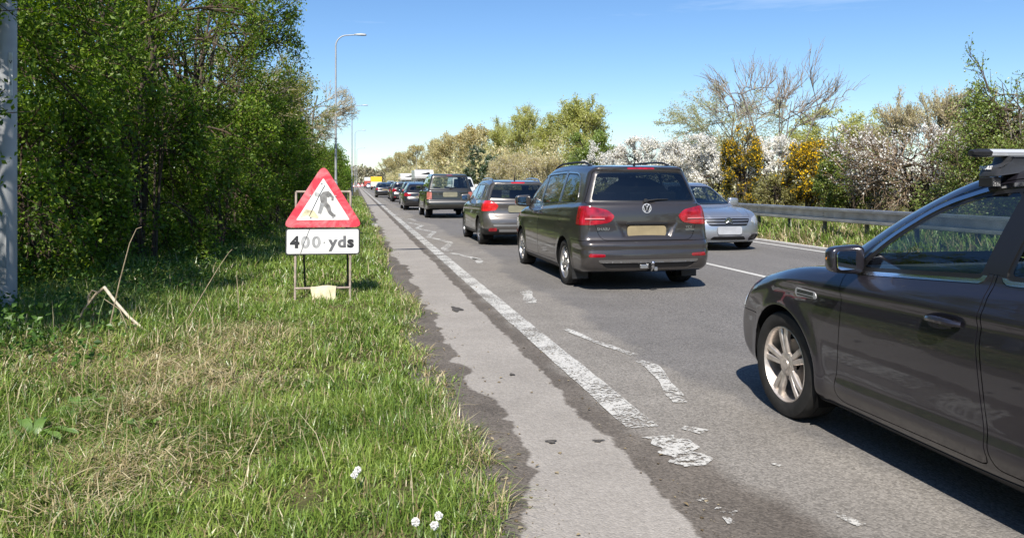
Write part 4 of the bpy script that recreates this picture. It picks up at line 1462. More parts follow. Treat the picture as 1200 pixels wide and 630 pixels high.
class Grid2:
    """SDF of a side profile on a fine grid, sampled with smooth (cubic) interpolation"""
    def __init__(s, poly, h=0.0125, pad=0.5, blur=2):
        lo, hi = poly.min(0) - pad, poly.max(0) + pad
        s.lo, s.h = lo, h
        s.nx, s.nz = [int(v) + 1 for v in np.ceil((hi - lo) / h)]
        X, Z = np.meshgrid(lo[0] + h * np.arange(s.nx), lo[1] + h * np.arange(s.nz), indexing='ij')
        G = poly_sdf(X, Z, poly)
        for _ in range(blur):
            Gp = np.pad(G, 1, mode='edge')
            G = (Gp[:-2, 1:-1] + Gp[2:, 1:-1] + 2 * G) / 4
            Gp = np.pad(G, 1, mode='edge')
            G = (Gp[1:-1, :-2] + Gp[1:-1, 2:] + 2 * G) / 4
        s.G = G
    def lin(s, x, z):
        u = np.clip((x - s.lo[0]) / s.h, 0, s.nx - 1.001)
        v = np.clip((z - s.lo[1]) / s.h, 0, s.nz - 1.001)
        i, j = u.astype(np.int32), v.astype(np.int32)
        a, b = u - i, v - j
        G = s.G
        return (G[i, j] * (1 - a) + G[i + 1, j] * a) * (1 - b) + (G[i, j + 1] * (1 - a) + G[i + 1, j + 1] * a) * b
    def cub(s, x, z):
        u = np.clip((x - s.lo[0]) / s.h, 1, s.nx - 3.001)
        v = np.clip((z - s.lo[1]) / s.h, 1, s.nz - 3.001)
        i, j = u.astype(np.int32), v.astype(np.int32)
        a, b = u - i, v - j
        def w(t):
            return ((1 - t) ** 3 / 6, (3 * t**3 - 6 * t**2 + 4) / 6, (-3 * t**3 + 3 * t**2 + 3 * t + 1) / 6, t**3 / 6)
        wa, wb = w(a), w(b)
        r = 0
        for p in range(4):
            q = 0
            for k in range(4):
                q = q + wb[k] * s.G[i + p - 1, j + k - 1]
            r = r + wa[p] * q
        return r

def rmax(a, b, r):
    u, v = np.maximum(a + r, 0), np.maximum(b + r, 0)
    return np.sqrt(u * u + v * v) - r + np.minimum(np.maximum(a + r, b + r), 0)

def smin(a, b, k):
    h = np.clip(0.5 + 0.5 * (b - a) / k, 0, 1)
    return b * (1 - h) + a * h - k * h * (1 - h)

def sstep(a, b, x):
    t = np.clip((x - a) / (b - a), 0, 1)
    return t * t * (3 - 2 * t)

def ptab(tab):
    """smooth table lookup"""
    X = np.array([t[0] for t in tab], float)
    Y = np.array([t[1] for t in tab], float)
    xs = np.linspace(X[0], X[-1], 240)
    P = catmull([(a, b) for a, b in tab], n=24, closed=False)
    ys = np.interp(xs, P[:, 0], P[:, 1])
    for _ in range(6):
        ys[1:-1] = 0.25 * ys[:-2] + 0.5 * ys[1:-1] + 0.25 * ys[2:]
    return lambda v: np.interp(v, xs, ys)

def surface_nets(F, lo, h):
    nx, ny, nz = F.shape
    S = F < 0
    cs = np.zeros((nx - 1, ny - 1, nz - 1, 3), np.float32)
    cc = np.zeros((nx - 1, ny - 1, nz - 1), np.int16)
    quads = []
    idx = np.indices
    for ax in range(3):
        sl0, sl1 = [slice(None)] * 3, [slice(None)] * 3
        sl0[ax], sl1[ax] = slice(0, -1), slice(1, None)
        cr = S[tuple(sl0)] != S[tuple(sl1)]
        I = np.argwhere(cr)
        J = I.copy()
        J[:, ax] += 1
        f0 = F[I[:, 0], I[:, 1], I[:, 2]]
        f1 = F[J[:, 0], J[:, 1], J[:, 2]]
        t = f0 / (f0 - f1)
        P = I.astype(np.float32)
        P[:, ax] += t
        b, c = [(1, 2), (2, 0), (0, 1)][ax]
        cells = []
        ok = np.ones(len(I), bool)
        for db, dc in ((-1, -1), (0, -1), (0, 0), (-1, 0)):
            C = I.copy()
            C[:, b] += db
            C[:, c] += dc
            v = (C >= 0).all(1) & (C < np.array(cc.shape)).all(1)
            ok &= v
            np.add.at(cs, tuple(C[v].T), P[v])
            np.add.at(cc, tuple(C[v].T), 1)
            cells.append(C)
        Q = np.stack([np.clip(C, 0, None) for C in cells], 1)[ok]
        fl = f0[ok] < 0
        Q[~fl] = Q[~fl][:, ::-1]
        quads.append(Q)
    act = cc > 0
    vid = np.full(cc.shape, -1, np.int64)
    vid[act] = np.arange(act.sum())
    V = cs[act] / cc[act][:, None] * h + np.asarray(lo)
    Q = np.concatenate(quads)
    Q = vid[Q[..., 0], Q[..., 1], Q[..., 2]]
    return V.astype(float), Q

class Shell:
    """triangle surface whose pieces can be cut out along f = 0"""
    def __init__(s, V, N, T):
        s.V, s.N, s.T = V, N, T
    def split(s, f, T=None):
        """returns (triangles with f<0, triangles with f>=0); new vertices appended"""
        T = s.T if T is None else T
        if len(T) == 0:
            return T, T
        neg = f < 0
        c = neg[T].sum(1)
        tin, tout = T[c == 3], T[c == 0]
        X = T[(c == 1) | (c == 2)]
        if len(X) == 0:
            return tin, tout
        nx = neg[X]
        lone_neg = nx.sum(1) == 1
        k = np.where(lone_neg, nx.argmax(1), (~nx).argmax(1))
        r = np.arange(len(X))
        a, b, d = X[r, k], X[r, (k + 1) % 3], X[r, (k + 2) % 3]
        def cutv(p, q):
            lo, hi = np.minimum(p, q), np.maximum(p, q)
            return lo * (len(s.V) + 1) + hi
        keys = np.concatenate([cutv(a, b), cutv(a, d)])
        u, inv = np.unique(keys, return_inverse=True)
        lo, hi = u // (len(s.V) + 1), u % (len(s.V) + 1)
        t = (f[lo] / (f[lo] - f[hi]))[:, None]
        t = np.clip(t, 0.0, 1.0)
        nv = s.V[lo] * (1 - t) + s.V[hi] * t
        nn = s.N[lo] * (1 - t) + s.N[hi] * t
        nn /= np.linalg.norm(nn, axis=1)[:, None] + 1e-12
        base = len(s.V)
        s.V = np.vstack([s.V, nv])
        s.N = np.vstack([s.N, nn])
        ab, ad = base + inv[:len(X)], base + inv[len(X):]
        one = np.stack([a, ab, ad], 1)
        two = np.concatenate([np.stack([ab, b, d], 1), np.stack([ab, d, ad], 1)])
        l2 = np.concatenate([lone_neg, lone_neg])
        tin = np.concatenate([tin, one[lone_neg], two[~l2]])
        tout = np.concatenate([tout, one[~lone_neg], two[l2]])
        return tin, tout
    def cut(s, fn):
        """take the piece where fn(V, N) < 0 out of the shell"""
        tin, s.T = s.split(fn(s.V, s.N))
        return tin

def border_edges(T):
    E = np.concatenate([T[:, [0, 1]], T[:, [1, 2]], T[:, [2, 0]]])
    key = np.sort(E, 1)
    k = key[:, 0] * (key.max() + 1) + key[:, 1]
    u, inv, cnt = np.unique(k, return_inverse=True, return_counts=True)
    return E[cnt[inv] == 1]

def piece_mesh(name, sh, T, off=0.0, skirt=0.0, mirror=False, both=False, taper=0.0):
    """mesh of a cut-out piece, moved off along the surface normal, with its rim folded back"""
    used = np.unique(T)
    remap = np.full(len(sh.V), -1, np.int64)
    remap[used] = np.arange(len(used))
    V, N, Tt = sh.V[used], sh.N[used], remap[T]
    V0 = V.copy()
    V = V + N * off
    parts = [(V, N, Tt)]
    if skirt != 0.0 and len(Tt):
        E = border_edges(Tt)
        # a rim on the plane of symmetry is no rim
        if both:
            E = E[~((np.abs(V0[E[:, 0], 1]) < 1e-4) & (np.abs(V0[E[:, 1], 1]) < 1e-4))]
        if len(E):
            a, b = E[:, 0], E[:, 1]
            A, B = V[a], V[b]
            A2, B2 = A - N[a] * skirt, B - N[b] * skirt
            SV = np.stack([A, B, B2, A2], 1).reshape(-1, 3)
            d = B - A
            nn = np.cross(d, N[a])
            nn /= np.linalg.norm(nn, axis=1)[:, None] + 1e-12
            SN = np.repeat(nn, 4, axis=0)
            q = np.arange(len(E))[:, None] * 4
            ST = np.concatenate([q + np.array([1, 0, 3]), q + np.array([1, 3, 2])])
            parts.append((SV, SN, ST))
    VV, NN, TT, n = [], [], [], 0
    for v, nn, t in parts:
        VV.append(v)
        NN.append(nn)
        TT.append(t + n)
        n += len(v)
    V, N, T2 = np.vstack(VV), np.vstack(NN), np.vstack(TT)
    fl = np.array([1, -1, 1.0])
    if both:
        T2 = np.vstack([T2, T2[:, ::-1] + len(V)])
        V, N = np.vstack([V, V * fl]), np.vstack([N, N * fl])
    elif mirror:
        V, N, T2 = V * fl, N * fl, T2[:, ::-1]
    return mesh_np(name, V, T2, N)

def vehicle_shell(sp):
    L, W = sp['L'], sp['W']
    h = sp.get('h', 0.02)
    gl = Grid2(catmull(sp['low'], 7))
    gg = Grid2(catmull(sp['gh'], 7))
    plan, sect, ghw = ptab(sp['plan']), ptab(sp['sect']), ptab(sp['ghw'])
    ghplan = ptab(sp.get('ghplan', [(0, 0), (L * 0.5, 0), (L, 0)]))
    br, bf = sp.get('bow', (0.10, 0.22))
    gbr, gbf = sp.get('gbow', (0.12, 0.30))
    rc_r, rc_f, r_top = sp.get('radii', (0.16, 0.22, 0.07))
    r_roof = sp.get('r_roof', 0.10)
    kk = sp.get('k', 0.03)
    ax_ = sp['axles']
    ra = sp['arch']
    zc = sp['zc']
    flare = sp.get('flare', 0.012)
    creases = sp.get('creases', [])
    extra = sp.get('extra')
    def wlow(x, z):
        w = W / 2 + plan(x) + sect(z)
        for a in ax_:
            d = np.sqrt((x - a) ** 2 + (z - zc) ** 2)
            w = w + flare * np.exp(-((d - ra) / 0.05) ** 2)
        for (xa, za, xb, zb, amp, wd) in creases:      # soft pressed line: proud above, hollow below
            zz = za + (zb - za) * (x - xa) / (xb - xa)
            m = sstep(xa, xa + 0.25, x) * (1 - sstep(xb - 0.25, xb, x))
            q = (z - zz) / wd
            w = w + amp * m * np.exp(-q * q) * np.where(q > 0, 1, 1) - amp * 0.6 * m * np.exp(-((q + 1.6) / 1.2) ** 2)
        return w
    def wgh(x, z):
        return ghw(z) + ghplan(x)
    def field(x, y, z, cub):
        ya = np.abs(y)
        y2 = y * y
        sf = sstep(0.55 * L, 0.85 * L, x)
        sr = 1 - sstep(0.15 * L, 0.4 * L, x)
        S = (gl.cub if cub else gl.lin)(x + y2 * (bf * sf - br * sr), z)
        rr = r_top + (rc_f - r_top) * sstep(L - 0.55, L - 0.1, x) * (1 - sstep(0.72, 0.95, z)) + (rc_r - r_top) * (1 - sstep(0.05, 0.35, x))
        f = rmax(S, ya - wlow(x, z), rr)
        sf = sstep(0.45 * L, 0.6 * L, x)
        sr = 1 - sstep(0.1 * L, 0.4 * L, x)
        G = (gg.cub if cub else gg.lin)(x + y2 * (gbf * sf - gbr * sr), z)
        g = rmax(G, ya - wgh(x, z), r_roof)
        f = smin(f, g, kk)
        if extra is not None:
            f = extra(f, x, y, z)
        return f
    lo = np.array((-0.12, -2.0 * h, min(p[1] for p in sp['low']) - 0.08))
    hi = np.array((L + 0.12, W / 2 + 0.12, max(p[1] for p in sp['gh']) + 0.1))
    n = np.ceil((hi - lo) / h).astype(int) + 1
    xs, ys, zs = [lo[i] + h * np.arange(n[i]) for i in range(3)]
    F = np.empty(tuple(n), np.float32)
    Y, Z = np.meshgrid(ys, zs, indexing='ij')
    step = max(1, int(400000 / (n[1] * n[2])))
    for i in range(0, n[0], step):
        X = xs[i:i + step][:, None, None]
        Xb = np.broadcast_to(X, (X.shape[0], n[1], n[2]))
        F[i:i + step] = field(Xb, Y[None], Z[None], False)
    V, Q = surface_nets(F, lo, h)
    def grad(P, e=0.004):
        f0 = field(P[:, 0], P[:, 1], P[:, 2], True)
        g = np.stack([field(P[:, 0] + (e if k == 0 else 0), P[:, 1] + (e if k == 1 else 0), P[:, 2] + (e if k == 2 else 0), True) - f0 for k in range(3)], 1) / e
        return f0, g
    for it in range(3):
        f0, g = grad(V)
        gn = (g * g).sum(1)
        V = V - g * np.clip(f0 / np.maximum(gn, 0.2), -h, h)[:, None]
    # triangulate along the shorter diagonal
    d1 = np.linalg.norm(V[Q[:, 0]] - V[Q[:, 2]], axis=1)
    d2 = np.linalg.norm(V[Q[:, 1]] - V[Q[:, 3]], axis=1)
    m = d1 < d2
    A, B = Q[m], Q[~m]
    T = np.concatenate([A[:, [0, 1, 2]], A[:, [0, 2, 3]], B[:, [0, 1, 3]], B[:, [1, 2, 3]]])
    fn = np.cross(V[T[:, 1]] - V[T[:, 0]], V[T[:, 2]] - V[T[:, 0]])
    N = np.zeros_like(V)
    for k in range(3):
        np.add.at(N, T[:, k], fn)
    N /= np.linalg.norm(N, axis=1)[:, None] + 1e-12
    f0, g = grad(V)
    g /= np.linalg.norm(g, axis=1)[:, None] + 1e-12
    if (N * g).sum() < 0:
        T = T[:, ::-1]
        N = -N
    N = 0.35 * N + 0.65 * g
    N /= np.linalg.norm(N, axis=1)[:, None] + 1e-12
    sh = Shell(V, N, T)
    _, sh.T = sh.split(sh.V[:, 1] - 0.0)     # keep the half y >= 0
    sh.T = sh.T[np.abs(sh.V[sh.T][:, :, 1]).max(1) > 1e-7]
    sh.V[np.abs(sh.V[:, 1]) < 1e-4, 1] = 0.0
    sh.wlow, sh.wgh = wlow, wgh
    return sh

# ---- wheels
def wheel_meshes(r, width, style):
    key = (r, width, style)
    if key in wheel_meshes.cache:
        return wheel_meshes.cache[key]
    rr = r * 0.70
    hw = width / 2
    ty = MB()
    ty.lathe([(rr, -hw * 0.86), (rr + 0.012, -hw * 0.96), (r * 0.86, -hw), (r * 0.955, -hw * 0.94), (r * 0.99, -hw * 0.78), (r, -hw * 0.5), (r, -hw * 0.30), (r - 0.007, -hw * 0.29), (r - 0.007, -hw * 0.25), (r, -hw * 0.24),
              (r, hw * 0.24), (r - 0.007, hw * 0.25), (r - 0.007, hw * 0.29), (r, hw * 0.30), (r, hw * 0.5), (r * 0.99, hw * 0.78), (r * 0.955, hw * 0.94), (r * 0.86, hw), (rr + 0.012, hw * 0.96), (rr, hw * 0.86)], 44)
    tyre = ty.mesh('tyre', smooth=True)
    rm = MB()
    # barrel and outer lip (+y is the outer face)
    rm.lathe([(rr * 0.93, -hw * 0.8), (rr * 0.93, hw * 0.62), (rr * 0.955, hw * 0.80), (rr * 0.985, hw * 0.92), (rr * 1.012, hw * 0.90), (rr * 1.0, hw * 0.55), (rr * 1.0, -hw * 0.8)], 44)
    nsp = {'twin5': 5, 'five': 5, 'multi': 10}[style]
    for k in range(nsp):
        a0 = 2 * math.pi * k / nsp + 0.31
        blades = ((-0.15, -0.04), (0.15, 0.04)) if style == 'twin5' else ((0.0, 0.0),)
        wid_o = {'twin5': 0.020, 'five': 0.055, 'multi': 0.022}[style]
        wid_i = {'twin5': 0.016, 'five': 0.036, 'multi': 0.016}[style]
        for (ao, ai) in blades:
            pi_ = np.array((math.cos(a0 + ai * 5), 0, math.sin(a0 + ai * 5))) * 0.052
            po = np.array((math.cos(a0 + ao), 0, math.sin(a0 + ao))) * rr * 0.955
            dr = (po - pi_) / np.linalg.norm(po - pi_)
            tg = np.array((-dr[2], 0, dr[0]))
            sec = []
            for t in (0.0, 0.3, 0.65, 1.0):
                c = pi_ + (po - pi_) * t
                w = wid_i + (wid_o - wid_i) * t
                yt = hw * (0.70 + 0.10 * t + 0.05 * math.sin(t * 3.1))
                for (s_, dy) in ((-1, -0.026), (-1, -0.006), (-0.72, 0.0), (0.72, 0.0), (1, -0.006), (1, -0.026)):
                    sec.append(c + tg * w * s_ + np.array((0, yt + dy, 0)))
            F = []
            for i in range(3):
                for q in range(5):
                    F.append((i * 6 + q, i * 6 + q + 1, (i + 1) * 6 + q + 1, (i + 1) * 6 + q))
            rm.add(sec, F)
    rim = rm.mesh('rim', smooth=True)
    hb = MB()
    hb.lathe([(0.078, hw * 0.52), (0.075, hw * 0.70), (0.062, hw * 0.76), (0.034, hw * 0.77), (0.031, hw * 0.82), (0.0001, hw * 0.84)], 20)
    for k in range(5):
        a = 2 * math.pi * (k + 0.5) / 5 + 0.31
        hb.lathe([(0.009, hw * 0.70), (0.009, hw * 0.77), (0.0001, hw * 0.785)], 6, origin=(0.052 * math.cos(a), 0, 0.052 * math.sin(a)))
    hub = hb.mesh('hub', smooth=True)
    br = MB()
    br.lathe([(0.04, hw * 0.10), (r * 0.46, hw * 0.10), (r * 0.46, hw * 0.02), (0.04, hw * 0.02)], 28)
    br.box((-0.05, -hw * 0.1, r * 0.28), (0.06, hw * 0.26, r * 0.50))
    disc = br.mesh('brake_disc', smooth=True)
    bk = MB()
    bk.lathe([(0.0001, -hw * 0.4), (rr * 0.94, -hw * 0.4)], 28)
    back = bk.mesh('back_plate', smooth=False)
    wheel_meshes.cache[key] = (tyre, rim, hub, disc, back)
    return wheel_meshes.cache[key]
wheel_meshes.cache = {}

def add_wheel(parent, x, y, r, width, style, rim_mat, side, spin=0.0, detail=True):
    w = link('wheel', None, None, parent, (x, y, r), (0, spin, 0 if side > 0 else math.pi))
    tyre, rim, hub, disc, back = wheel_meshes(r, width, style)
    for nm, me, mt in (('tyre', tyre, MAT_TYRE), ('rim', rim, rim_mat), ('hub', hub, rim_mat), ('brake_disc', disc, MAT_DISC), ('back_plate', back, MAT_BLACK)):
        if not detail and nm in ('brake_disc',):
            continue
        o = link(nm, me, None, w)
        if not me.materials:
            me.materials.append(mt)
        if me.materials[0] != mt:
            o.material_slots[0].link = 'OBJECT'
            o.material_slots[0].material = mt
    return w

def seam_cut(sh, fn, eps=0.0028):
    """panel piece (f < -eps) and the thin gap round it; both leave the shell"""
    f = fn(sh.V, sh.N)
    tin, rest = sh.split(f + eps)
    f = fn(sh.V, sh.N)
    gap, sh.T = sh.split(f - eps, rest)
    return tin, gap

def lateral(poly, ymin=None, nmin=0.25):
    """region of the flank given by an outline in side view"""
    def fn(V, N):
        d = poly_sdf(V[:, 0], V[:, 2], poly)
        if ymin is not None:
            d = np.maximum(d, ymin(V) - V[:, 1])
        return np.maximum(d, (nmin - N[:, 1]) * 0.2)
    return fn

def endwise(poly, sgn, nmin=0.25, xlim=None):
    """region of the rear (sgn -1) or front (+1) given by an outline in end view"""
    def fn(V, N):
        d = poly_sdf(V[:, 1], V[:, 2], poly)
        d = np.maximum(d, (nmin - sgn * N[:, 0]) * 0.2)
        if xlim is not None:
            d = np.maximum(d, sgn * (xlim - V[:, 0]))
        return d
    return fn

def ymir(pts):
    """outline of the left half given from the centre line out; closed slightly across the centre"""
    return pts

MAT_TYRE = simple('tyre_rubber', (0.022, 0.021, 0.020), 0.75, spec=0.3, noise=0.35, nscale=14)
MAT_DISC = simple('brake_steel', (0.22, 0.20, 0.19), 0.4, metal=0.9)
MAT_BLACK = simple('black_void', (0.008, 0.008, 0.008), 0.9, spec=0.1)
MAT_TRIM = simple('black_trim', (0.018, 0.018, 0.019), 0.5, spec=0.4, noise=0.2, nscale=10)
MAT_SEAL = simple('window_rubber', (0.010, 0.010, 0.011), 0.35, spec=0.5)
MAT_CHROME = simple('bright_trim', (0.62, 0.63, 0.65), 0.16, metal=1.0)
MAT_ALLOY = simple('alloy_rim', (0.50, 0.49, 0.48), 0.30, metal=0.9, noise=0.15, nscale=20)
MAT_ALLOYW = simple('worn_alloy_rim', (0.62, 0.56, 0.51), 0.42, metal=0.75, noise=0.35, nscale=16)
MAT_ALLOYD = simple('grey_alloy_rim', (0.22, 0.22, 0.23), 0.35, metal=0.9)
MAT_INT = simple('cabin_plastic', (0.030, 0.031, 0.034), 0.65, spec=0.3)
MAT_SEAT = simple('seat_cloth', (0.035, 0.036, 0.040), 0.9, spec=0.1, noise=0.3, nscale=40)
MAT_HEADLIN = simple('roof_lining', (0.33, 0.32, 0.30), 0.9, spec=0.1)
MAT_GLASS = glass('side_glass', (0.80, 0.88, 0.85))
MAT_GLASS_D = glass('privacy_glass', (0.30, 0.34, 0.33))
MAT_GLASS_W = glass('windscreen_glass', (0.80, 0.87, 0.85))
MAT_RED = simple('red_lens', (0.27, 0.005, 0.012), 0.15, spec=0.5, coat=1.0, noise=0.5, nscale=11)
MAT_REDLIT = simple('lit_brake_lens', (0.35, 0.008, 0.012), 0.2, coat=1.0, noise=0.5, nscale=14, emit=(1.0, 0.03, 0.02), estr=0.25)
MAT_LENS = simple('clear_lens', (0.55, 0.57, 0.60), 0.10, metal=0.55, coat=1.0)
MAT_PLATE_Y = simple('yellow_plate', (0.27, 0.215, 0.12), 0.6, noise=0.22, nscale=5)
MAT_PLATE_W = simple('white_plate', (0.36, 0.37, 0.39), 0.6, noise=0.18, nscale=5)
MAT_PLATE_O = simple('dull_plate', (0.20, 0.19, 0.13), 0.6, noise=0.22, nscale=5)
MAT_AMBER = simple('amber_lens', (0.75, 0.25, 0.03), 0.2, coat=1.0)
MAT_MIRROR = simple('mirror_glass', (0.85, 0.88, 0.9), 0.02, metal=1.0)
MAT_GALVC = simple('tow_steel', (0.5, 0.5, 0.5), 0.3, metal=0.9)
M_LETTER = simple('white_lettering', (0.7, 0.7, 0.7), 0.5)
MAT_WHITE = simple('white_panel', (0.62, 0.62, 0.60), 0.35, coat=0.4, noise=0.08, nscale=2)

def cornerwise(poly, sgn, xlim):
    """region round an end corner: outline in end view, reaching along the flank to xlim"""
    def fn(V, N):
        return np.maximum(poly_sdf(V[:, 1], V[:, 2], poly), sgn * (xlim - V[:, 0]))
    return fn

def surf_x(sh, y, z, sgn, T=None):
    """x of the body end at (y, z)"""
    V = sh.V0
    d = (V[:, 1] - abs(y)) ** 2 + (V[:, 2] - z) ** 2
    d = np.where(sgn * sh.N0[:, 0] > 0.2, d, 9.0)
    i = np.argsort(d)[:6]
    w = 1 / (d[i] + 1e-5)
    return float((V[i, 0] * w).sum() / w.sum())

def surf_y(sh, x, z):
    V = sh.V0
    d = (V[:, 0] - x) ** 2 + (V[:, 2] - z) ** 2
    d = np.where(sh.N0[:, 1] > 0.25, d, 9.0)
    i = np.argsort(d)[:6]
    w = 1 / (d[i] + 1e-5)
    return float((V[i, 1] * w).sum() / w.sum())

def surf_z(sh, x, y):
    V = sh.V0
    d = (V[:, 0] - x) ** 2 + (V[:, 1] - abs(y)) ** 2
    d = np.where(sh.N0[:, 2] > 0.3, d, 9.0)
    i = np.argsort(d)[:6]
    w = 1 / (d[i] + 1e-5)
    return float((V[i, 2] * w).sum() / w.sum())

def seat(parent, x, y, zf, w=0.5, back_only=False, bench=False):
    b = MB()
    b.box((x, y - w / 2, zf), (x + 0.50, y + w / 2, zf + 0.16))
    M = Matrix.Translation((x + 0.04, y, zf + 0.12)) @ Matrix.Rotation(R(-14), 4, 'Y')
    b.box((-0.07, -w / 2 + 0.01, 0), (0.07, w / 2 - 0.01, 0.60), M)
    o = b.obj('rear_seat' if bench else 'seat', MAT_SEAT, parent, smooth=True, bevel=0.045, seg=3)
    for hy in ((-0.45, 0, 0.45) if bench else (0,)):
        hb = MB()
        hb.box((-0.05, hy - 0.12, 0.63), (0.05, hy + 0.12, 0.82), M)
        hb.tube([tuple(M @ Vector((0, hy - 0.05, 0.55))), tuple(M @ Vector((0, hy - 0.05, 0.66)))], 0.008, 6)
        hb.tube([tuple(M @ Vector((0, hy + 0.05, 0.55))), tuple(M @ Vector((0, hy + 0.05, 0.66)))], 0.008, 6)
        hb.obj('headrest', MAT_SEAT, o, smooth=True, bevel=0.03, seg=2)
    return o

def door_mirror(root, x, y, z, mat, s, scale=1.0, lens=True):
    """wing mirror: rounded housing, glass facing the rear, short arm"""
    bm = bmesh.new()
    bmesh.ops.create_uvsphere(bm, u_segments=20, v_segments=12, radius=1.0)
    for v in bm.verts:
        c = v.co
        n = [math.copysign(abs(k) ** 0.45, k) for k in c]
        fx = n[0]
        v.co = Vector(((fx * 0.075 if fx > 0 else fx * 0.040) * scale, n[1] * 0.125 * scale, n[2] * 0.092 * scale * (1 - 0.10 * n[1] * s)))
    me = bpy.data.meshes.new('mirror')
    bm.to_mesh(me)
    bm.free()
    me.polygons.foreach_set('use_smooth', np.ones(len(me.polygons), bool))
    o = link('mirror', me, mat, root, (x, s * (y + 0.13 * scale), z))
    g = MB()
    poly = rpoly([(-0.10, -0.062), (0.10, -0.062), (0.105, 0.06), (-0.105, 0.06)], 0.035)
    g.prism([(p[0] * scale, p[1] * scale) for p in poly], -0.003, 0.003)
    g.obj('mirror_glass', MAT_MIRROR, o, loc=(-0.043 * scale, 0, 0), rot=(0, 0, R(90 + 9 * s)))
    a = MB()
    a.tube([(0.01, -s * 0.10 * scale, -0.05 * scale), (0.0, -s * 0.17 * scale, -0.07 * scale)], 0.028 * scale, 8)
    a.obj('mirror_arm', MAT_TRIM, o, smooth=True)
    if lens:
        c = MB()
        c.tube([(0.062 * scale, s * 0.02, 0.005), (0.050 * scale, s * 0.075 * scale, 0.005), (0.02 * scale, s * 0.118 * scale, 0.005)], 0.012, 6)
        c.obj('indicator', MAT_AMBER, o, smooth=True)
    return o

def door_handle(parent, x, y, z, mat, s, root_off=None):
    b = MB()
    P, rr = [], []
    for t in np.linspace(0, 1, 9):
        P.append((x - 0.105 + 0.21 * t, s * (y + 0.004 + 0.034 * math.sin(math.pi * t) ** 0.5), z + 0.006 * math.sin(math.pi * t)))
        rr.append(0.012 + 0.005 * math.sin(math.pi * t))
    b.tube(P, rr, 8)
    h = b.obj('door_handle', mat, parent, smooth=True)
    d = MB()
    d.lathe([(0.045, 0.0035), (0.038, 0.003), (0.0001, 0.003)], 16, origin=(x - 0.01, 0, z - 0.004))
    me = d.mesh('handle_recess', smooth=True)
    for v in me.vertices:
        v.co.y = s * (v.co.y + y)
    link('handle_recess', me, MAT_SEAL, h)
    return h

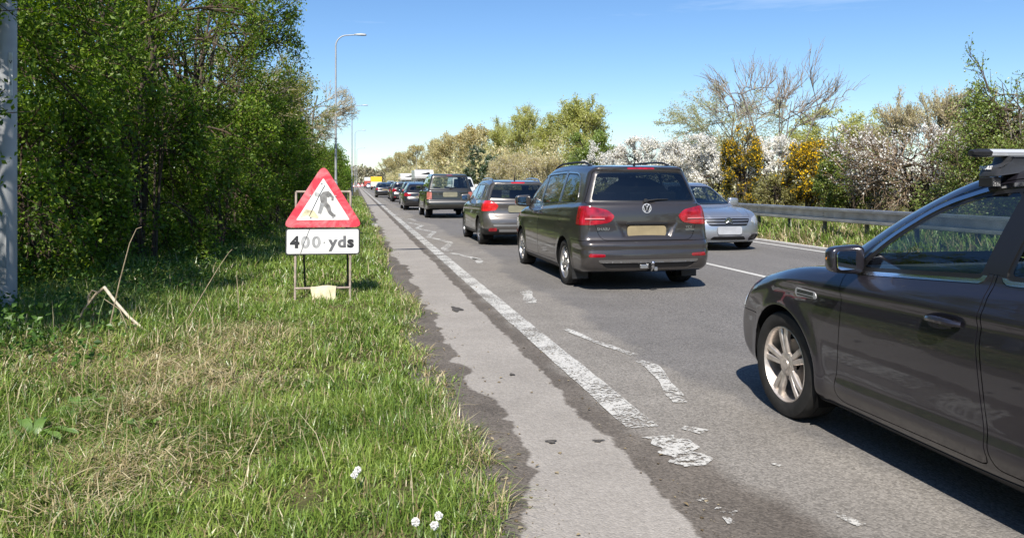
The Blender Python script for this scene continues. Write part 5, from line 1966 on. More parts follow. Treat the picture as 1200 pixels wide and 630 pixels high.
def build_vehicle(sp, name, label, cat, loc, rz, group=None):
    root = thing(name, label, cat, loc, rz, group)
    sh = vehicle_shell(sp)
    sh.V0, sh.N0 = sh.V.copy(), sh.N.copy()
    body_m = sp['paint']
    L = sp['L']
    near = sp.get('near', 0)
    glass_side, glass_rear, glass_front = sp.get('glass', (MAT_GLASS, MAT_GLASS_D, MAT_GLASS_W))
    zc, ra = sp['zc'], sp['arch']
    W2 = sp['W'] / 2
    def both(nm, T, mat, off=0.0, skirt=0.0, parent=None):
        if len(T) == 0:
            return None
        return link(nm, piece_mesh(nm, sh, T, off, skirt, both=True), mat, parent or root)
    def pair(nm, T, mat, off=0.0, skirt=0.0, parents=None, sides=(1, -1)):
        out = []
        for i, s in enumerate(sides):
            if len(T) == 0:
                out.append(None)
                continue
            out.append(link(nm, piece_mesh(nm, sh, T, off, skirt, mirror=s < 0), mat, parents[i] if parents else root))
        return out
    # wheel openings
    for a in sp['axles']:
        yin = W2 - 0.30
        def arch(V, N, a=a):
            d = np.sqrt((V[:, 0] - a) ** 2 + (V[:, 2] - zc) ** 2) - ra
            return np.maximum(d, yin - V[:, 1])
        sh.cut(arch)
        for s in (1, -1):
            m = MB()
            ang = np.linspace(R(-32), R(212), 26)
            sec = []
            for t in ang:
                cx, cz = a + (ra + 0.004) * math.cos(t), zc + (ra + 0.004) * math.sin(t)
                yo = surf_y(sh, cx + 0.02 * math.cos(t), min(max(cz + 0.02 * math.sin(t), 0.25), 1.2)) - 0.006
                sec += [(cx, s * yo, cz), (cx, s * (yin - 0.01), cz)]
            m.add(sec, [(2 * i, 2 * i + 1, 2 * i + 3, 2 * i + 2) for i in range(len(ang) - 1)])
            pts = [(a + (ra + 0.004) * math.cos(t), s * (yin - 0.01), zc + (ra + 0.004) * math.sin(t)) for t in ang] + [(a, s * (yin - 0.01), zc - 0.1)]
            m.add(pts, [(i, (i + 1) % len(ang), len(ang)) for i in range(len(ang) - 1)])
            m.obj('wheel_arch_liner', MAT_BLACK, root, smooth=True)
    # lamps before glass and panels
    for (nm, fn, mat, off) in sp.get('lamps', []):
        T = sh.cut(fn)
        pair(nm, T, mat, off, 0.02)
    for (nm, fn, mat, off) in sp.get('inserts', []):
        T = sh.cut(fn)
        both(nm, T, mat, off, 0.015)
    # glass
    frames = sp.get('seal', 0.018)
    for (nm, fn, gm, mid) in sp.get('ends', []):
        T = sh.cut(lambda V, N: fn(V, N))
        sub = Shell(sh.V, sh.N, T)
        Tg, Ts = sub.split(fn(sub.V, sub.N) + frames)
        sh.V, sh.N = sub.V, sub.N
        both('window_seal', Ts, MAT_SEAL, -0.002)
        both(nm, Tg, gm, -0.004)
    side_glass = []
    chrome = sp.get('chrome', 0.0)
    for poly in sp['side']:
        fn = lateral(poly, lambda V: np.full(len(V), 0.35), 0.3)
        if chrome > 0:
            fo = lambda V, N: fn(V, N) - chrome
            T = sh.cut(fo)
            sub = Shell(sh.V, sh.N, T)
            Tin, Tc = sub.split(fn(sub.V, sub.N))
            sh.V, sh.N = sub.V, sub.N
            if 'pillar' in sp:
                sub = Shell(sh.V, sh.N, Tc)
                Tp, Tc = sub.split(sp['pillar'](sub.V))
                sh.V, sh.N = sub.V, sub.N
                pair('window_seal', Tp, MAT_SEAL, 0.002, 0.006)
            pair('window_trim', Tc, MAT_CHROME, 0.004, 0.008)
        else:
            Tin = sh.cut(fn)
        sub = Shell(sh.V, sh.N, Tin)
        Tg, Ts = sub.split(fn(sub.V, sub.N) + frames)
        sh.V, sh.N = sub.V, sub.N
        side_glass.append((poly, Tg, Ts))
    for (nm, fn) in sp.get('overlays', []):
        pair(nm, sh.cut(fn), MAT_SEAL, 0.002, 0.006)
    # doors, tailgate, bonnet: panels with a real gap round them
    panels = []
    for (nm, fn, kind) in sp.get('panels', []):
        T, gap = seam_cut(sh, fn, sp.get('gap', 0.003))
        if kind == 'pair':
            objs = pair(nm, T, body_m, 0.0, 0.02)
            pair('shut_line', gap, MAT_BLACK, -0.008)
        else:
            objs = [both(nm, T, body_m, 0.0, 0.02)]
            both('shut_line', gap, MAT_BLACK, -0.008)
        panels.append((nm, objs))
    doors = [p for p in panels if p[0] == 'door']
    for i, (poly, Tg, Ts) in enumerate(side_glass):
        pn = doors[i][1] if i < len(doors) else None
        gm = glass_side if i < sp.get('clear_sides', 9) else glass_rear
        pair('window_seal', Ts, MAT_SEAL, -0.003, 0.0, pn)
        pair('window', Tg, gm, -0.006, 0.0, pn)
    # lower cladding
    if 'clad' in sp:
        ct = ptab(sp['clad'])
        T = sh.cut(lambda V, N: V[:, 2] - ct(V[:, 0]))
        both('lower_trim', T, sp.get('clad_mat', MAT_TRIM), 0.004, 0.01)
    both('body', sh.T, body_m)
    # cabin lining
    if near:
        zb = sp['belt']
        m = sh.V[sh.T][:, :, 2].min(1) > zb - 0.42
        m &= (sh.V[sh.T][:, :, 0].min(1) > sp['cab'][0]) & (sh.V[sh.T][:, :, 0].max(1) < sp['cab'][1])
        both('lining', sh.T[m], MAT_INT, -0.035)
        x0, x1 = sp['cab']
        f = MB()
        f.box((x0 + 0.25, -W2 + 0.14, 0.28), (x1 - 0.1, W2 - 0.14, 0.34))
        f.obj('floor_pan', MAT_INT, root)
        xs = sp['seats']
        seat(root, xs[0], 0.37, 0.36)
        seat(root, xs[0], -0.37, 0.36)
        seat(root, xs[1], 0.0, 0.38, 1.34, bench=True)
        if len(xs) > 2:
            seat(root, xs[2], 0.0, 0.42, 1.2, bench=True)
        d = MB()
        xd = sp['dash']
        prof = [(xd - 0.42, 0.62), (xd - 0.44, 0.80), (xd - 0.36, zb - 0.03), (xd - 0.25, zb + 0.02), (xd + 0.15, zb + 0.01), (xd + 0.18, 0.6)]
        d.prism(rpoly(prof, 0.06), -W2 + 0.13, W2 - 0.13)
        dash = d.obj('dashboard', MAT_INT, root, smooth=True)
        st = MB()
        n = 28
        C = np.array((xd - 0.56, -0.37, zb - 0.06))
        ax1, ax2 = np.array((0.42, 0, 0.9)), np.array((0, 1.0, 0))
        ring = [C + 0.185 * (math.cos(2 * math.pi * k / n) * ax1 + math.sin(2 * math.pi * k / n) * ax2) for k in range(n + 1)]
        st.tube(ring, 0.016, 8, caps=False)
        for an in (0.5, 2.64, 4.71):
            st.tube([C, C + 0.18 * (math.sin(an) * -ax1 + math.cos(an) * ax2)], 0.016, 6)
        st.tube([C, C + np.array((0.25, 0, -0.12))], 0.035, 8)
        st.obj('steering_wheel', MAT_INT, root, smooth=True)
        if near > 1:
            vt = MB()
            for yy in (0.62, 0.12, -0.12, -0.62):
                vt.lathe([(0.055, -0.012), (0.055, 0.012), (0.045, 0.012), (0.045, -0.006), (0.0001, -0.006)], 20, axis='x', origin=(xd - 0.44, yy, zb - 0.12))
            vt.obj('air_vent', MAT_SEAL, dash, smooth=True)
    else:
        # dark cabin interior: seats and dash seen as shapes through the glass
        xs = sp['seats']
        for y in (0.36, -0.36):
            seat(root, xs[0], y, 0.36)
        seat(root, xs[1], 0.0, 0.38, 1.25, bench=True)
    # wheels
    r = sp['tyre']
    for i, a in enumerate(sp['axles']):
        for s in (1, -1):
            add_wheel(root, a, s * (W2 - 0.125 + sp.get('track', 0.0)), r, 0.225, sp.get('rim', 'five'), sp.get('rim_mat', MAT_ALLOY), s, spin=0.4 + 0.7 * i + 0.3 * s, detail=near > 0)
    # door furniture
    for (dx, dz, di) in sp.get('handles', []):
        for k, s in enumerate((1, -1)):
            door_handle(doors[di][1][k] if di < len(doors) else root, dx, surf_y(sh, dx, dz), dz, sp.get('handle_mat', body_m), s)
    mx, mz = sp['mirror']
    for s in (1, -1):
        door_mirror(root, mx, surf_y(sh, mx, mz - 0.06) - 0.015, mz, sp.get('mirror_mat', body_m), s, sp.get('mirror_s', 1.0), lens=near > 0)
    # number plates
    for (sgn, z, mat, w, hh) in sp.get('plates', []):
        x = surf_x(sh, 0, z, sgn)
        p = MB()
        p.prism(rpoly([(-w / 2, -hh / 2), (w / 2, -hh / 2), (w / 2, hh / 2), (-w / 2, hh / 2)], 0.05), -0.004, 0.004)
        x2 = max(x, surf_x(sh, 0, z + hh / 2, sgn)) if sgn > 0 else min(x, surf_x(sh, 0, z + hh / 2, sgn))
        p.obj('number_plate', mat, root, bevel=0.0, loc=(x2 + sgn * 0.012, 0, z), rot=(0, 0, R(90)))
    if 'rails' in sp:
        x0, x1, yr = sp['rails']
        for s in (1, -1):
            m = MB()
            ts = np.linspace(0, 1, 15)
            P = []
            for t in ts:
                x = x0 + (x1 - x0) * t
                lift = 0.045 * min(1, 7 * min(t, 1 - t))
                P.append((x, s * yr, surf_z(sh, x, yr) + lift - 0.005))
            m.tube(P, 0.016, 8)
            m.obj('roof_rail', sp.get('rail_mat', MAT_TRIM), root, smooth=True)
    if 'aerial' in sp:
        x, ln = sp['aerial']
        m = MB()
        z0 = surf_z(sh, x, 0)
        m.tube([(x, 0, z0 - 0.01), (x - 0.02, 0, z0 + 0.03), (x - 0.02 - ln * 0.6, 0, z0 + 0.03 + ln)], [0.022, 0.014, 0.004], 8)
        m.obj('aerial', MAT_TRIM, root, smooth=True)
    if 'wiper' in sp:
        z, ln, dirn = sp['wiper']
        m = MB()
        x = surf_x(sh, 0, z, -1)
        P = [(x - 0.03, 0, z), (surf_x(sh, ln * 0.5, z + 0.03, -1) - 0.025, -dirn * ln * 0.5, z + 0.02), (surf_x(sh, ln, z + 0.02, -1) - 0.012, -dirn * ln, z + 0.02)]
        m.tube(P, [0.016, 0.011, 0.007], 6)
        m.lathe([(0.032, -0.02), (0.03, -0.036), (0.0001, -0.04)], 14, axis='x', origin=(x, 0, z))
        m.obj('rear_wiper', MAT_TRIM, root, smooth=True)
    sp['root'], sp['sh'] = root, sh
    return root, sh

def polymir(p):
    return p

# =================================================================== people carrier in front of the camera
def sharan_extra(f, x, y, z):
    ya = np.abs(y)
    # plate recess in the tailgate
    d = np.maximum(np.abs(z - 0.825) - 0.10, ya - (0.44 - 0.5 * (0.93 - z)))
    f = f + 0.030 * (1 - sstep(-0.05, 0.01, d)) * (1 - sstep(0.2, 0.5, x))
    # ledge on the bumper
    f = f + 0.012 * np.exp(-((z - 0.575) / 0.035) ** 2) * (1 - sstep(0.35, 0.6, x))
    return f

PAINT_SHARAN = paint('grey_brown_paint', (0.050, 0.044, 0.042), 0.5, 0.32, 0.18)
SHARAN = dict(
    L=4.85, W=1.904, h=0.026, axles=(0.96, 3.88), arch=0.375, zc=0.335, tyre=0.330, paint=PAINT_SHARAN, near=1,
    low=[(0.22, 0.25), (0.05, 0.30), (0.0, 0.42), (0.0, 0.56), (0.015, 0.655), (0.075, 0.705), (0.10, 0.80), (0.105, 0.95), (0.12, 1.10), (0.17, 1.19), (0.6, 1.18), (1.6, 1.14), (3.0, 1.07), (3.9, 1.05), (4.3, 0.97), (4.62, 0.84), (4.78, 0.68), (4.84, 0.52), (4.83, 0.36), (4.72, 0.24), (4.3, 0.20), (2.4, 0.20), (0.7, 0.21)],
    gh=[(0.16, 0.95), (0.165, 1.15), (0.215, 1.30), (0.30, 1.50), (0.355, 1.62), (0.345, 1.685), (0.50, 1.712), (0.95, 1.735), (1.6, 1.745), (2.3, 1.73), (2.75, 1.67), (3.15, 1.52), (3.70, 1.23), (4.05, 1.04), (4.02, 0.90), (2.0, 0.85), (0.4, 0.88)],
    plan=[(-0.2, -0.05), (0.0, -0.045), (0.3, -0.02), (1.0, 0), (3.6, 0), (4.3, -0.03), (4.85, -0.11), (5.1, -0.13)],
    sect=[(0.1, -0.07), (0.22, -0.045), (0.35, -0.012), (0.5, 0.0), (0.75, 0.0), (0.95, -0.018), (1.15, -0.055), (1.4, -0.1)],
    ghw=[(0.8, 0.93), (1.0, 0.905), (1.2, 0.868), (1.4, 0.805), (1.6, 0.735), (1.75, 0.675), (1.95, 0.60)],
    ghplan=[(0, -0.035), (0.4, -0.02), (1.2, 0), (2.8, 0), (3.6, -0.03), (4.2, -0.08), (4.85, -0.1)],
    bow=(0.10, 0.24), gbow=(0.16, 0.30), radii=(0.13, 0.24, 0.07), r_roof=0.10, k=0.03,
    creases=[(0.5, 1.00, 4.2, 0.93, 0.010, 0.05)], extra=sharan_extra,
    ends=[('rear_window', endwise(rpoly([(-0.3, 1.215), (0.77, 1.215, 0.06), (0.635, 1.625, 0.07), (-0.3, 1.642)], 0.02), -1, 0.2, 1.2), MAT_GLASS_D, True),
          ('windscreen', endwise(rpoly([(-0.3, 1.10), (0.80, 1.10, 0.08), (0.60, 1.60, 0.08), (-0.3, 1.61)], 0.02), 1, 0.12, 2.6), MAT_GLASS_W, True)],
    side=[rpoly([(2.62, 1.13), (3.62, 1.09, 0.04), (3.30, 1.28, 0.2), (2.78, 1.56, 0.1), (2.62, 1.585, 0.04)], 0.03),
          rpoly([(1.50, 1.165), (2.54, 1.133), (2.54, 1.60, 0.03), (1.52, 1.625, 0.03)], 0.03),
          rpoly([(0.56, 1.20, 0.14), (1.43, 1.168), (1.45, 1.625, 0.03), (0.80, 1.60, 0.18)], 0.04)],
    clear_sides=1, chrome=0.016,
    lamps=[('tail_light', cornerwise(rpoly([(0.455, 1.02, 0.03), (0.52, 0.935, 0.05), (0.72, 0.905), (1.3, 0.895), (1.3, 1.15), (0.80, 1.155), (0.55, 1.105, 0.05)], 0.04), -1, 0.40), MAT_RED, 0.006),
           ('rear_reflector', cornerwise(rpoly([(0.62, 0.475), (0.84, 0.475), (0.84, 0.525), (0.62, 0.515)], 0.015), -1, 0.4), MAT_RED, 0.003),
           ('headlight', cornerwise(rpoly([(0.50, 0.66), (1.3, 0.68), (1.3, 0.86), (0.55, 0.80)], 0.04), 1, 4.2), MAT_LENS, 0.004)],
    inserts=[('brake_light', endwise(rpoly([(-0.2, 1.662), (0.20, 1.660), (0.20, 1.686), (-0.2, 1.690)], 0.008), -1, 0.0, 1.0), MAT_RED, 0.004),
             ('bumper_grille', endwise(rpoly([(-0.2, 0.315), (0.60, 0.315, 0.08), (0.68, 0.40, 0.03), (-0.2, 0.40)], 0.01), -1, 0.05, 0.6), MAT_SEAL, -0.012),
             ('bumper_strip', endwise(rpoly([(-0.2, 0.400), (0.69, 0.400), (0.73, 0.438), (-0.2, 0.438)], 0.006), -1, 0.05, 0.6), simple('dull_silver', (0.22, 0.21, 0.20), 0.35, metal=0.7), 0.010),
             ('front_grille', endwise(rpoly([(-0.2, 0.66), (0.46, 0.66), (0.5, 0.76), (-0.2, 0.77)], 0.02), 1, 0.2, 4.3), MAT_SEAL, -0.01)],
    panels=[('door', lateral(rpoly([(2.56, 0.30), (3.44, 0.30, 0.08), (3.55, 0.70), (3.70, 1.00, 0.1), (3.62, 1.16), (3.28, 1.36, 0.2), (2.76, 1.62, 0.1), (2.58, 1.63)], 0.04), lambda V: np.full(len(V), 0.35), 0.2), 'pair'),
            ('door', lateral(rpoly([(1.47, 0.32), (2.55, 0.30), (2.57, 1.64), (1.47, 1.66)], 0.04), lambda V: np.full(len(V), 0.35), 0.2), 'pair'),
            ('tailgate', endwise(rpoly([(-0.3, 0.695), (0.66, 0.695, 0.10), (0.74, 0.95), (0.76, 1.18), (0.83, 1.2), (0.66, 1.655, 0.05), (-0.3, 1.70)], 0.03), -1, 0.05, 1.0), 'mid'),
            ('rear_bumper', lambda V, N: np.maximum(V[:, 2] - 0.688, V[:, 0] - 0.60), 'mid'),
            ('fuel_flap', lateral(rpoly([(1.15, 0.90), (1.36, 0.90), (1.36, 1.06), (1.15, 1.06)], 0.05), lambda V: np.full(len(V), 0.5), 0.4), 'pair')],
    clad=[(0, 0.0), (0.7, 0.0), (0.9, 0.25), (1.4, 0.27), (3.4, 0.27), (4.2, 0.26), (4.85, 0.30)],
    belt=1.12, cab=(0.25, 4.0), seats=(2.35, 1.45, 0.65), dash=3.70,
    rim='twin5', rim_mat=MAT_ALLOY, handles=[(2.72, 0.985, 0), (2.40, 0.985, 1)], mirror=(3.50, 1.16), mirror_s=1.1,
    rails=(0.72, 2.95, 0.60), aerial=(0.62, 0.03), wiper=(1.225, 0.34, 1),
)

# =================================================================== dark car beside the camera
PAINT_MONDEO = paint('plum_grey_paint', (0.024, 0.0225, 0.032), 0.5, 0.30, 0.12)
MONDEO = dict(
    L=4.78, W=1.886, h=0.024, axles=(0.98, 3.83), arch=0.365, zc=0.34, tyre=0.332, paint=PAINT_MONDEO, near=2, gap=0.0025,
    low=[(0.20, 0.25), (0.05, 0.33), (0.0, 0.48), (0.0, 0.64), (0.05, 0.76), (0.08, 0.93), (0.16, 1.035), (0.5, 1.06), (1.3, 1.075), (2.2, 1.05), (3.0, 1.005), (3.5, 0.985), (3.95, 0.945), (4.30, 0.865), (4.55, 0.765), (4.70, 0.645), (4.77, 0.50), (4.76, 0.36), (4.66, 0.25), (4.3, 0.20), (2.4, 0.18), (0.8, 0.20)],
    gh=[(0.35, 0.95), (0.42, 1.06), (0.72, 1.20), (1.05, 1.345), (1.40, 1.445), (1.80, 1.515), (2.20, 1.538), (2.52, 1.522), (2.80, 1.452), (3.12, 1.30), (3.45, 1.10), (3.66, 0.985), (3.62, 0.90), (2.0, 0.85), (0.6, 0.88)],
    plan=[(-0.2, -0.08), (0.0, -0.07), (0.4, -0.025), (1.0, 0), (3.3, 0), (3.9, -0.012), (4.3, -0.045), (4.78, -0.12), (5, -0.14)],
    sect=[(0.1, -0.075), (0.2, -0.05), (0.30, -0.018), (0.42, -0.012), (0.6, 0.0), (0.78, 0.004), (0.92, -0.012), (1.05, -0.05), (1.2, -0.10)],
    ghw=[(0.8, 0.93), (0.98, 0.895), (1.08, 0.868), (1.2, 0.818), (1.35, 0.745), (1.5, 0.665), (1.7, 0.57)],
    ghplan=[(0, -0.12), (0.6, -0.05), (1.4, 0), (2.6, 0), (3.2, -0.01), (3.7, -0.03), (4.78, -0.05)],
    bow=(0.14, 0.27), gbow=(0.2, 0.24), radii=(0.17, 0.24, 0.09), r_roof=0.10, k=0.025, flare=0.016,
    creases=[(0.5, 0.93, 4.05, 0.865, 0.011, 0.032), (1.35, 0.36, 3.45, 0.33, 0.012, 0.05)],
    ends=[('rear_window', endwise(rpoly([(-0.3, 1.10), (0.62, 1.10, 0.08), (0.52, 1.40, 0.08), (-0.3, 1.41)], 0.02), -1, 0.1, 1.9), MAT_GLASS_D, True),
          ('windscreen', endwise(rpoly([(-0.3, 1.025), (0.76, 1.03, 0.08), (0.58, 1.42, 0.08), (-0.3, 1.445)], 0.02), 1, 0.15, 2.4), MAT_GLASS_W, True)],
    side=[rpoly([(2.30, 1.052), (3.17, 0.992, 0.03), (2.98, 1.172, 0.15), (2.70, 1.355, 0.2), (2.42, 1.443, 0.1), (2.24, 1.457, 0.03)], 0.03, n=6),
          rpoly([(1.12, 1.098, 0.06), (2.19, 1.058), (2.13, 1.457, 0.03), (1.80, 1.44, 0.2), (1.40, 1.36, 0.1), (1.16, 1.26, 0.05)], 0.04, n=6)],
    clear_sides=9, chrome=0.020, seal=0.022, pillar=lambda V: np.maximum(np.abs(V[:, 0] - (2.245 - 0.165 * (V[:, 2] - 1.06))) - 0.075, 1.068 - V[:, 2]),
    lamps=[('tail_light', cornerwise(rpoly([(0.52, 0.80), (1.3, 0.76), (1.3, 0.98), (0.60, 0.98)], 0.04), -1, 0.34), MAT_RED, 0.004),
           ('headlight', cornerwise(rpoly([(0.48, 0.60), (1.3, 0.63), (1.3, 0.80), (0.55, 0.72)], 0.05), 1, 4.40), MAT_LENS, 0.004),
           ('fog_lamp', cornerwise(rpoly([(0.52, 0.33), (0.74, 0.33), (0.74, 0.43), (0.52, 0.43)], 0.03), 1, 4.4), MAT_LENS, -0.004)],
    overlays=[('pillar_trim', lateral(rpoly([(2.17, 1.078), (2.33, 1.078), (2.27, 1.452), (2.105, 1.452)], 0.01), lambda V: np.full(len(V), 0.35), 0.2)), ('sail_panel', lateral(rpoly([(3.12, 1.02), (3.24, 1.005), (3.14, 1.10)], 0.01), lambda V: np.full(len(V), 0.35), 0.2))],
    inserts=[('front_grille', endwise(rpoly([(-0.2, 0.30), (0.44, 0.30), (0.50, 0.50), (-0.2, 0.50)], 0.03), 1, 0.2, 4.4), MAT_SEAL, -0.012),
             ('upper_grille', endwise(rpoly([(-0.2, 0.61), (0.40, 0.62), (0.42, 0.68), (-0.2, 0.69)], 0.02), 1, 0.2, 4.4), MAT_SEAL, -0.008)],
    panels=[('door', lateral(rpoly([(2.225, 0.265, 0.05), (3.30, 0.255, 0.10), (3.26, 0.45, 0.1), (3.205, 0.80, 0.2), (3.235, 0.975, 0.03), (3.20, 1.03), (3.00, 1.20, 0.15), (2.71, 1.392, 0.2), (2.40, 1.483, 0.1), (2.19, 1.498, 0.02), (2.255, 1.06, 0.1), (2.27, 0.8)], 0.06), lambda V: np.full(len(V), 0.35), 0.15), 'pair'),
            ('door', lateral(rpoly([(1.42, 0.275, 0.1), (2.205, 0.265, 0.05), (2.25, 0.80), (2.235, 1.06, 0.1), (2.17, 1.498, 0.02), (1.80, 1.485, 0.2), (1.38, 1.395, 0.1), (1.06, 1.25, 0.1), (1.06, 1.03, 0.1), (1.25, 0.75, 0.2)], 0.06), lambda V: np.full(len(V), 0.35), 0.15), 'pair'),
            ('bonnet', lambda V, N: np.maximum(np.maximum(V[:, 1] - (0.76 - 0.26 * sstep(3.9, 4.7, V[:, 0])), 3.56 - V[:, 0]), np.maximum(0.66 - V[:, 2], V[:, 0] - 4.66)), 'mid'),
            ('front_bumper', lambda V, N: np.maximum(4.17 - V[:, 0] + 0.25 * (0.62 - V[:, 2]), V[:, 2] - 0.60), 'mid'),
            ('fuel_flap', lateral(rpoly([(0.62, 0.80), (0.80, 0.80), (0.80, 0.95), (0.62, 0.95)], 0.05), lambda V: np.full(len(V), 0.5), 0.4), 'pair')],
    clad=[(0, 0.0), (1.0, 0.0), (1.3, 0.225), (2.4, 0.222), (3.5, 0.215), (3.9, 0.20), (4.3, 0.24), (4.78, 0.27)],
    belt=0.985, cab=(0.5, 3.62), seats=(2.05, 1.12), dash=3.28,
    rim='twin5', rim_mat=MAT_ALLOYW, handles=[(2.46, 0.845, 0), (1.42, 0.875, 1)], mirror=(3.12, 1.06), mirror_s=0.82,
)

PAINT_PEUGEOT = paint('taupe_paint', (0.135, 0.125, 0.115), 0.6, 0.32, 0.2)
PEUGEOT = dict(
    L=4.16, W=1.76, h=0.033, axles=(0.79, 3.33), arch=0.375, zc=0.335, tyre=0.335, paint=PAINT_PEUGEOT, near=1,
    low=[(0.20, 0.27), (0.04, 0.34), (0.0, 0.48), (0.02, 0.64), (0.085, 0.76), (0.10, 0.90), (0.085, 0.985), (0.13, 1.05), (0.8, 1.06), (1.6, 1.02), (2.6, 0.99), (3.1, 0.985), (3.55, 0.91), (3.9, 0.78), (4.09, 0.62), (4.15, 0.46), (4.10, 0.30), (3.95, 0.23), (2.0, 0.22), (0.6, 0.23)],
    gh=[(0.12, 0.95), (0.14, 1.05), (0.21, 1.20), (0.32, 1.40), (0.33, 1.485), (0.55, 1.52), (1.0, 1.548), (1.55, 1.55), (2.0, 1.52), (2.35, 1.43), (2.75, 1.24), (3.18, 1.0), (3.15, 0.9), (1.8, 0.85), (0.4, 0.88)],
    plan=[(-0.2, -0.07), (0.0, -0.06), (0.35, -0.02), (0.9, 0), (3.1, 0), (3.7, -0.04), (4.16, -0.12), (4.4, -0.14)],
    sect=[(0.1, -0.06), (0.24, -0.03), (0.4, 0.0), (0.6, 0.008), (0.8, 0.0), (0.95, -0.02), (1.08, -0.06), (1.3, -0.1)],
    ghw=[(0.8, 0.86), (1.0, 0.825), (1.15, 0.775), (1.35, 0.70), (1.52, 0.635), (1.7, 0.56)],
    ghplan=[(0, -0.08), (0.5, -0.02), (1.2, 0), (2.4, 0), (3.1, -0.03), (4.16, -0.05)],
    bow=(0.14, 0.24), gbow=(0.2, 0.28), radii=(0.17, 0.22, 0.08), r_roof=0.09,
    creases=[(0.4, 0.90, 3.6, 0.84, 0.012, 0.04)],
    ends=[('rear_window', endwise(rpoly([(-0.3, 1.085), (0.70, 1.10, 0.05), (0.585, 1.43, 0.06), (-0.3, 1.445)], 0.02), -1, 0.1, 1.0), MAT_GLASS_D, True),
          ('windscreen', endwise(rpoly([(-0.3, 1.05), (0.70, 1.05, 0.08), (0.53, 1.44, 0.08), (-0.3, 1.46)], 0.02), 1, 0.12, 2.0), MAT_GLASS_W, True)],
    side=[rpoly([(1.82, 1.05), (2.85, 1.02, 0.03), (2.55, 1.22, 0.15), (2.15, 1.42, 0.1), (1.84, 1.45, 0.03)], 0.03),
          rpoly([(0.98, 1.08), (1.76, 1.055), (1.77, 1.45, 0.03), (1.05, 1.435, 0.05)], 0.03),
          rpoly([(0.50, 1.16, 0.05), (0.92, 1.10), (0.97, 1.43, 0.03), (0.62, 1.39, 0.08)], 0.03)],
    clear_sides=1, chrome=0.012,
    lamps=[('tail_light', cornerwise(rpoly([(0.50, 0.95, 0.03), (0.56, 0.83, 0.05), (0.8, 0.815), (1.3, 0.82), (1.3, 1.04), (0.72, 1.06), (0.60, 1.02)], 0.03), -1, 0.42), MAT_REDLIT, 0.006),
           ('fog_lamp', cornerwise(rpoly([(0.55, 0.345), (0.74, 0.345), (0.74, 0.43), (0.55, 0.43)], 0.03), -1, 0.5), MAT_RED, 0.004),
           ('headlight', cornerwise(rpoly([(0.42, 0.66), (1.3, 0.70), (1.3, 0.86), (0.5, 0.78)], 0.04), 1, 3.5), MAT_LENS, 0.004)],
    inserts=[('brake_light', endwise(rpoly([(-0.2, 1.462), (0.17, 1.460), (0.17, 1.488), (-0.2, 1.492)], 0.008), -1, 0.0, 0.9), MAT_REDLIT, 0.004),
             ('bumper_strip', endwise(rpoly([(-0.2, 0.46), (0.62, 0.46), (0.66, 0.505), (-0.2, 0.505)], 0.01), -1, 0.05, 0.5), simple('silver_strip', (0.5, 0.5, 0.5), 0.3, metal=0.8), 0.010),
             ('skid_plate', endwise(rpoly([(-0.2, 0.335), (0.50, 0.335), (0.52, 0.39), (-0.2, 0.39)], 0.01), -1, 0.0, 0.5), simple('silver_strip', (0.5, 0.5, 0.5), 0.3, metal=0.8), 0.008)],
    panels=[('door', lateral(rpoly([(1.79, 0.33), (2.78, 0.33, 0.08), (2.84, 0.8), (2.92, 1.04), (2.58, 1.26, 0.15), (2.16, 1.46, 0.1), (1.80, 1.485)], 0.05), lambda V: np.full(len(V), 0.35), 0.2), 'pair'),
            ('door', lateral(rpoly([(1.05, 0.36, 0.2), (1.78, 0.33), (1.79, 1.485), (1.0, 1.47, 0.1), (0.93, 1.05), (1.0, 0.75, 0.2)], 0.05), lambda V: np.full(len(V), 0.35), 0.2), 'pair'),
            ('tailgate', endwise(rpoly([(-0.3, 0.66), (0.56, 0.66, 0.1), (0.66, 0.9), (0.74, 1.08), (0.62, 1.455, 0.05), (-0.3, 1.50)], 0.03), -1, 0.05, 0.9), 'mid')],
    clad=[(0, 0.40), (0.3, 0.42), (0.7, 0.44), (1.0, 0.36), (1.4, 0.32), (2.8, 0.32), (3.2, 0.36), (3.7, 0.40), (4.16, 0.36)],
    belt=1.03, cab=(0.2, 3.1), seats=(1.62, 0.85), dash=2.80,
    rim='five', rim_mat=MAT_ALLOYD, handles=[(1.98, 0.90, 0), (1.15, 0.92, 1)], mirror=(2.72, 1.09),
    plates=[(-1, 0.865, MAT_PLATE_O, 0.56, 0.16)], rails=(0.45, 2.1, 0.56), rail_mat=MAT_CHROME, aerial=(0.75, 0.2), wiper=(1.08, 0.26, 1),
)

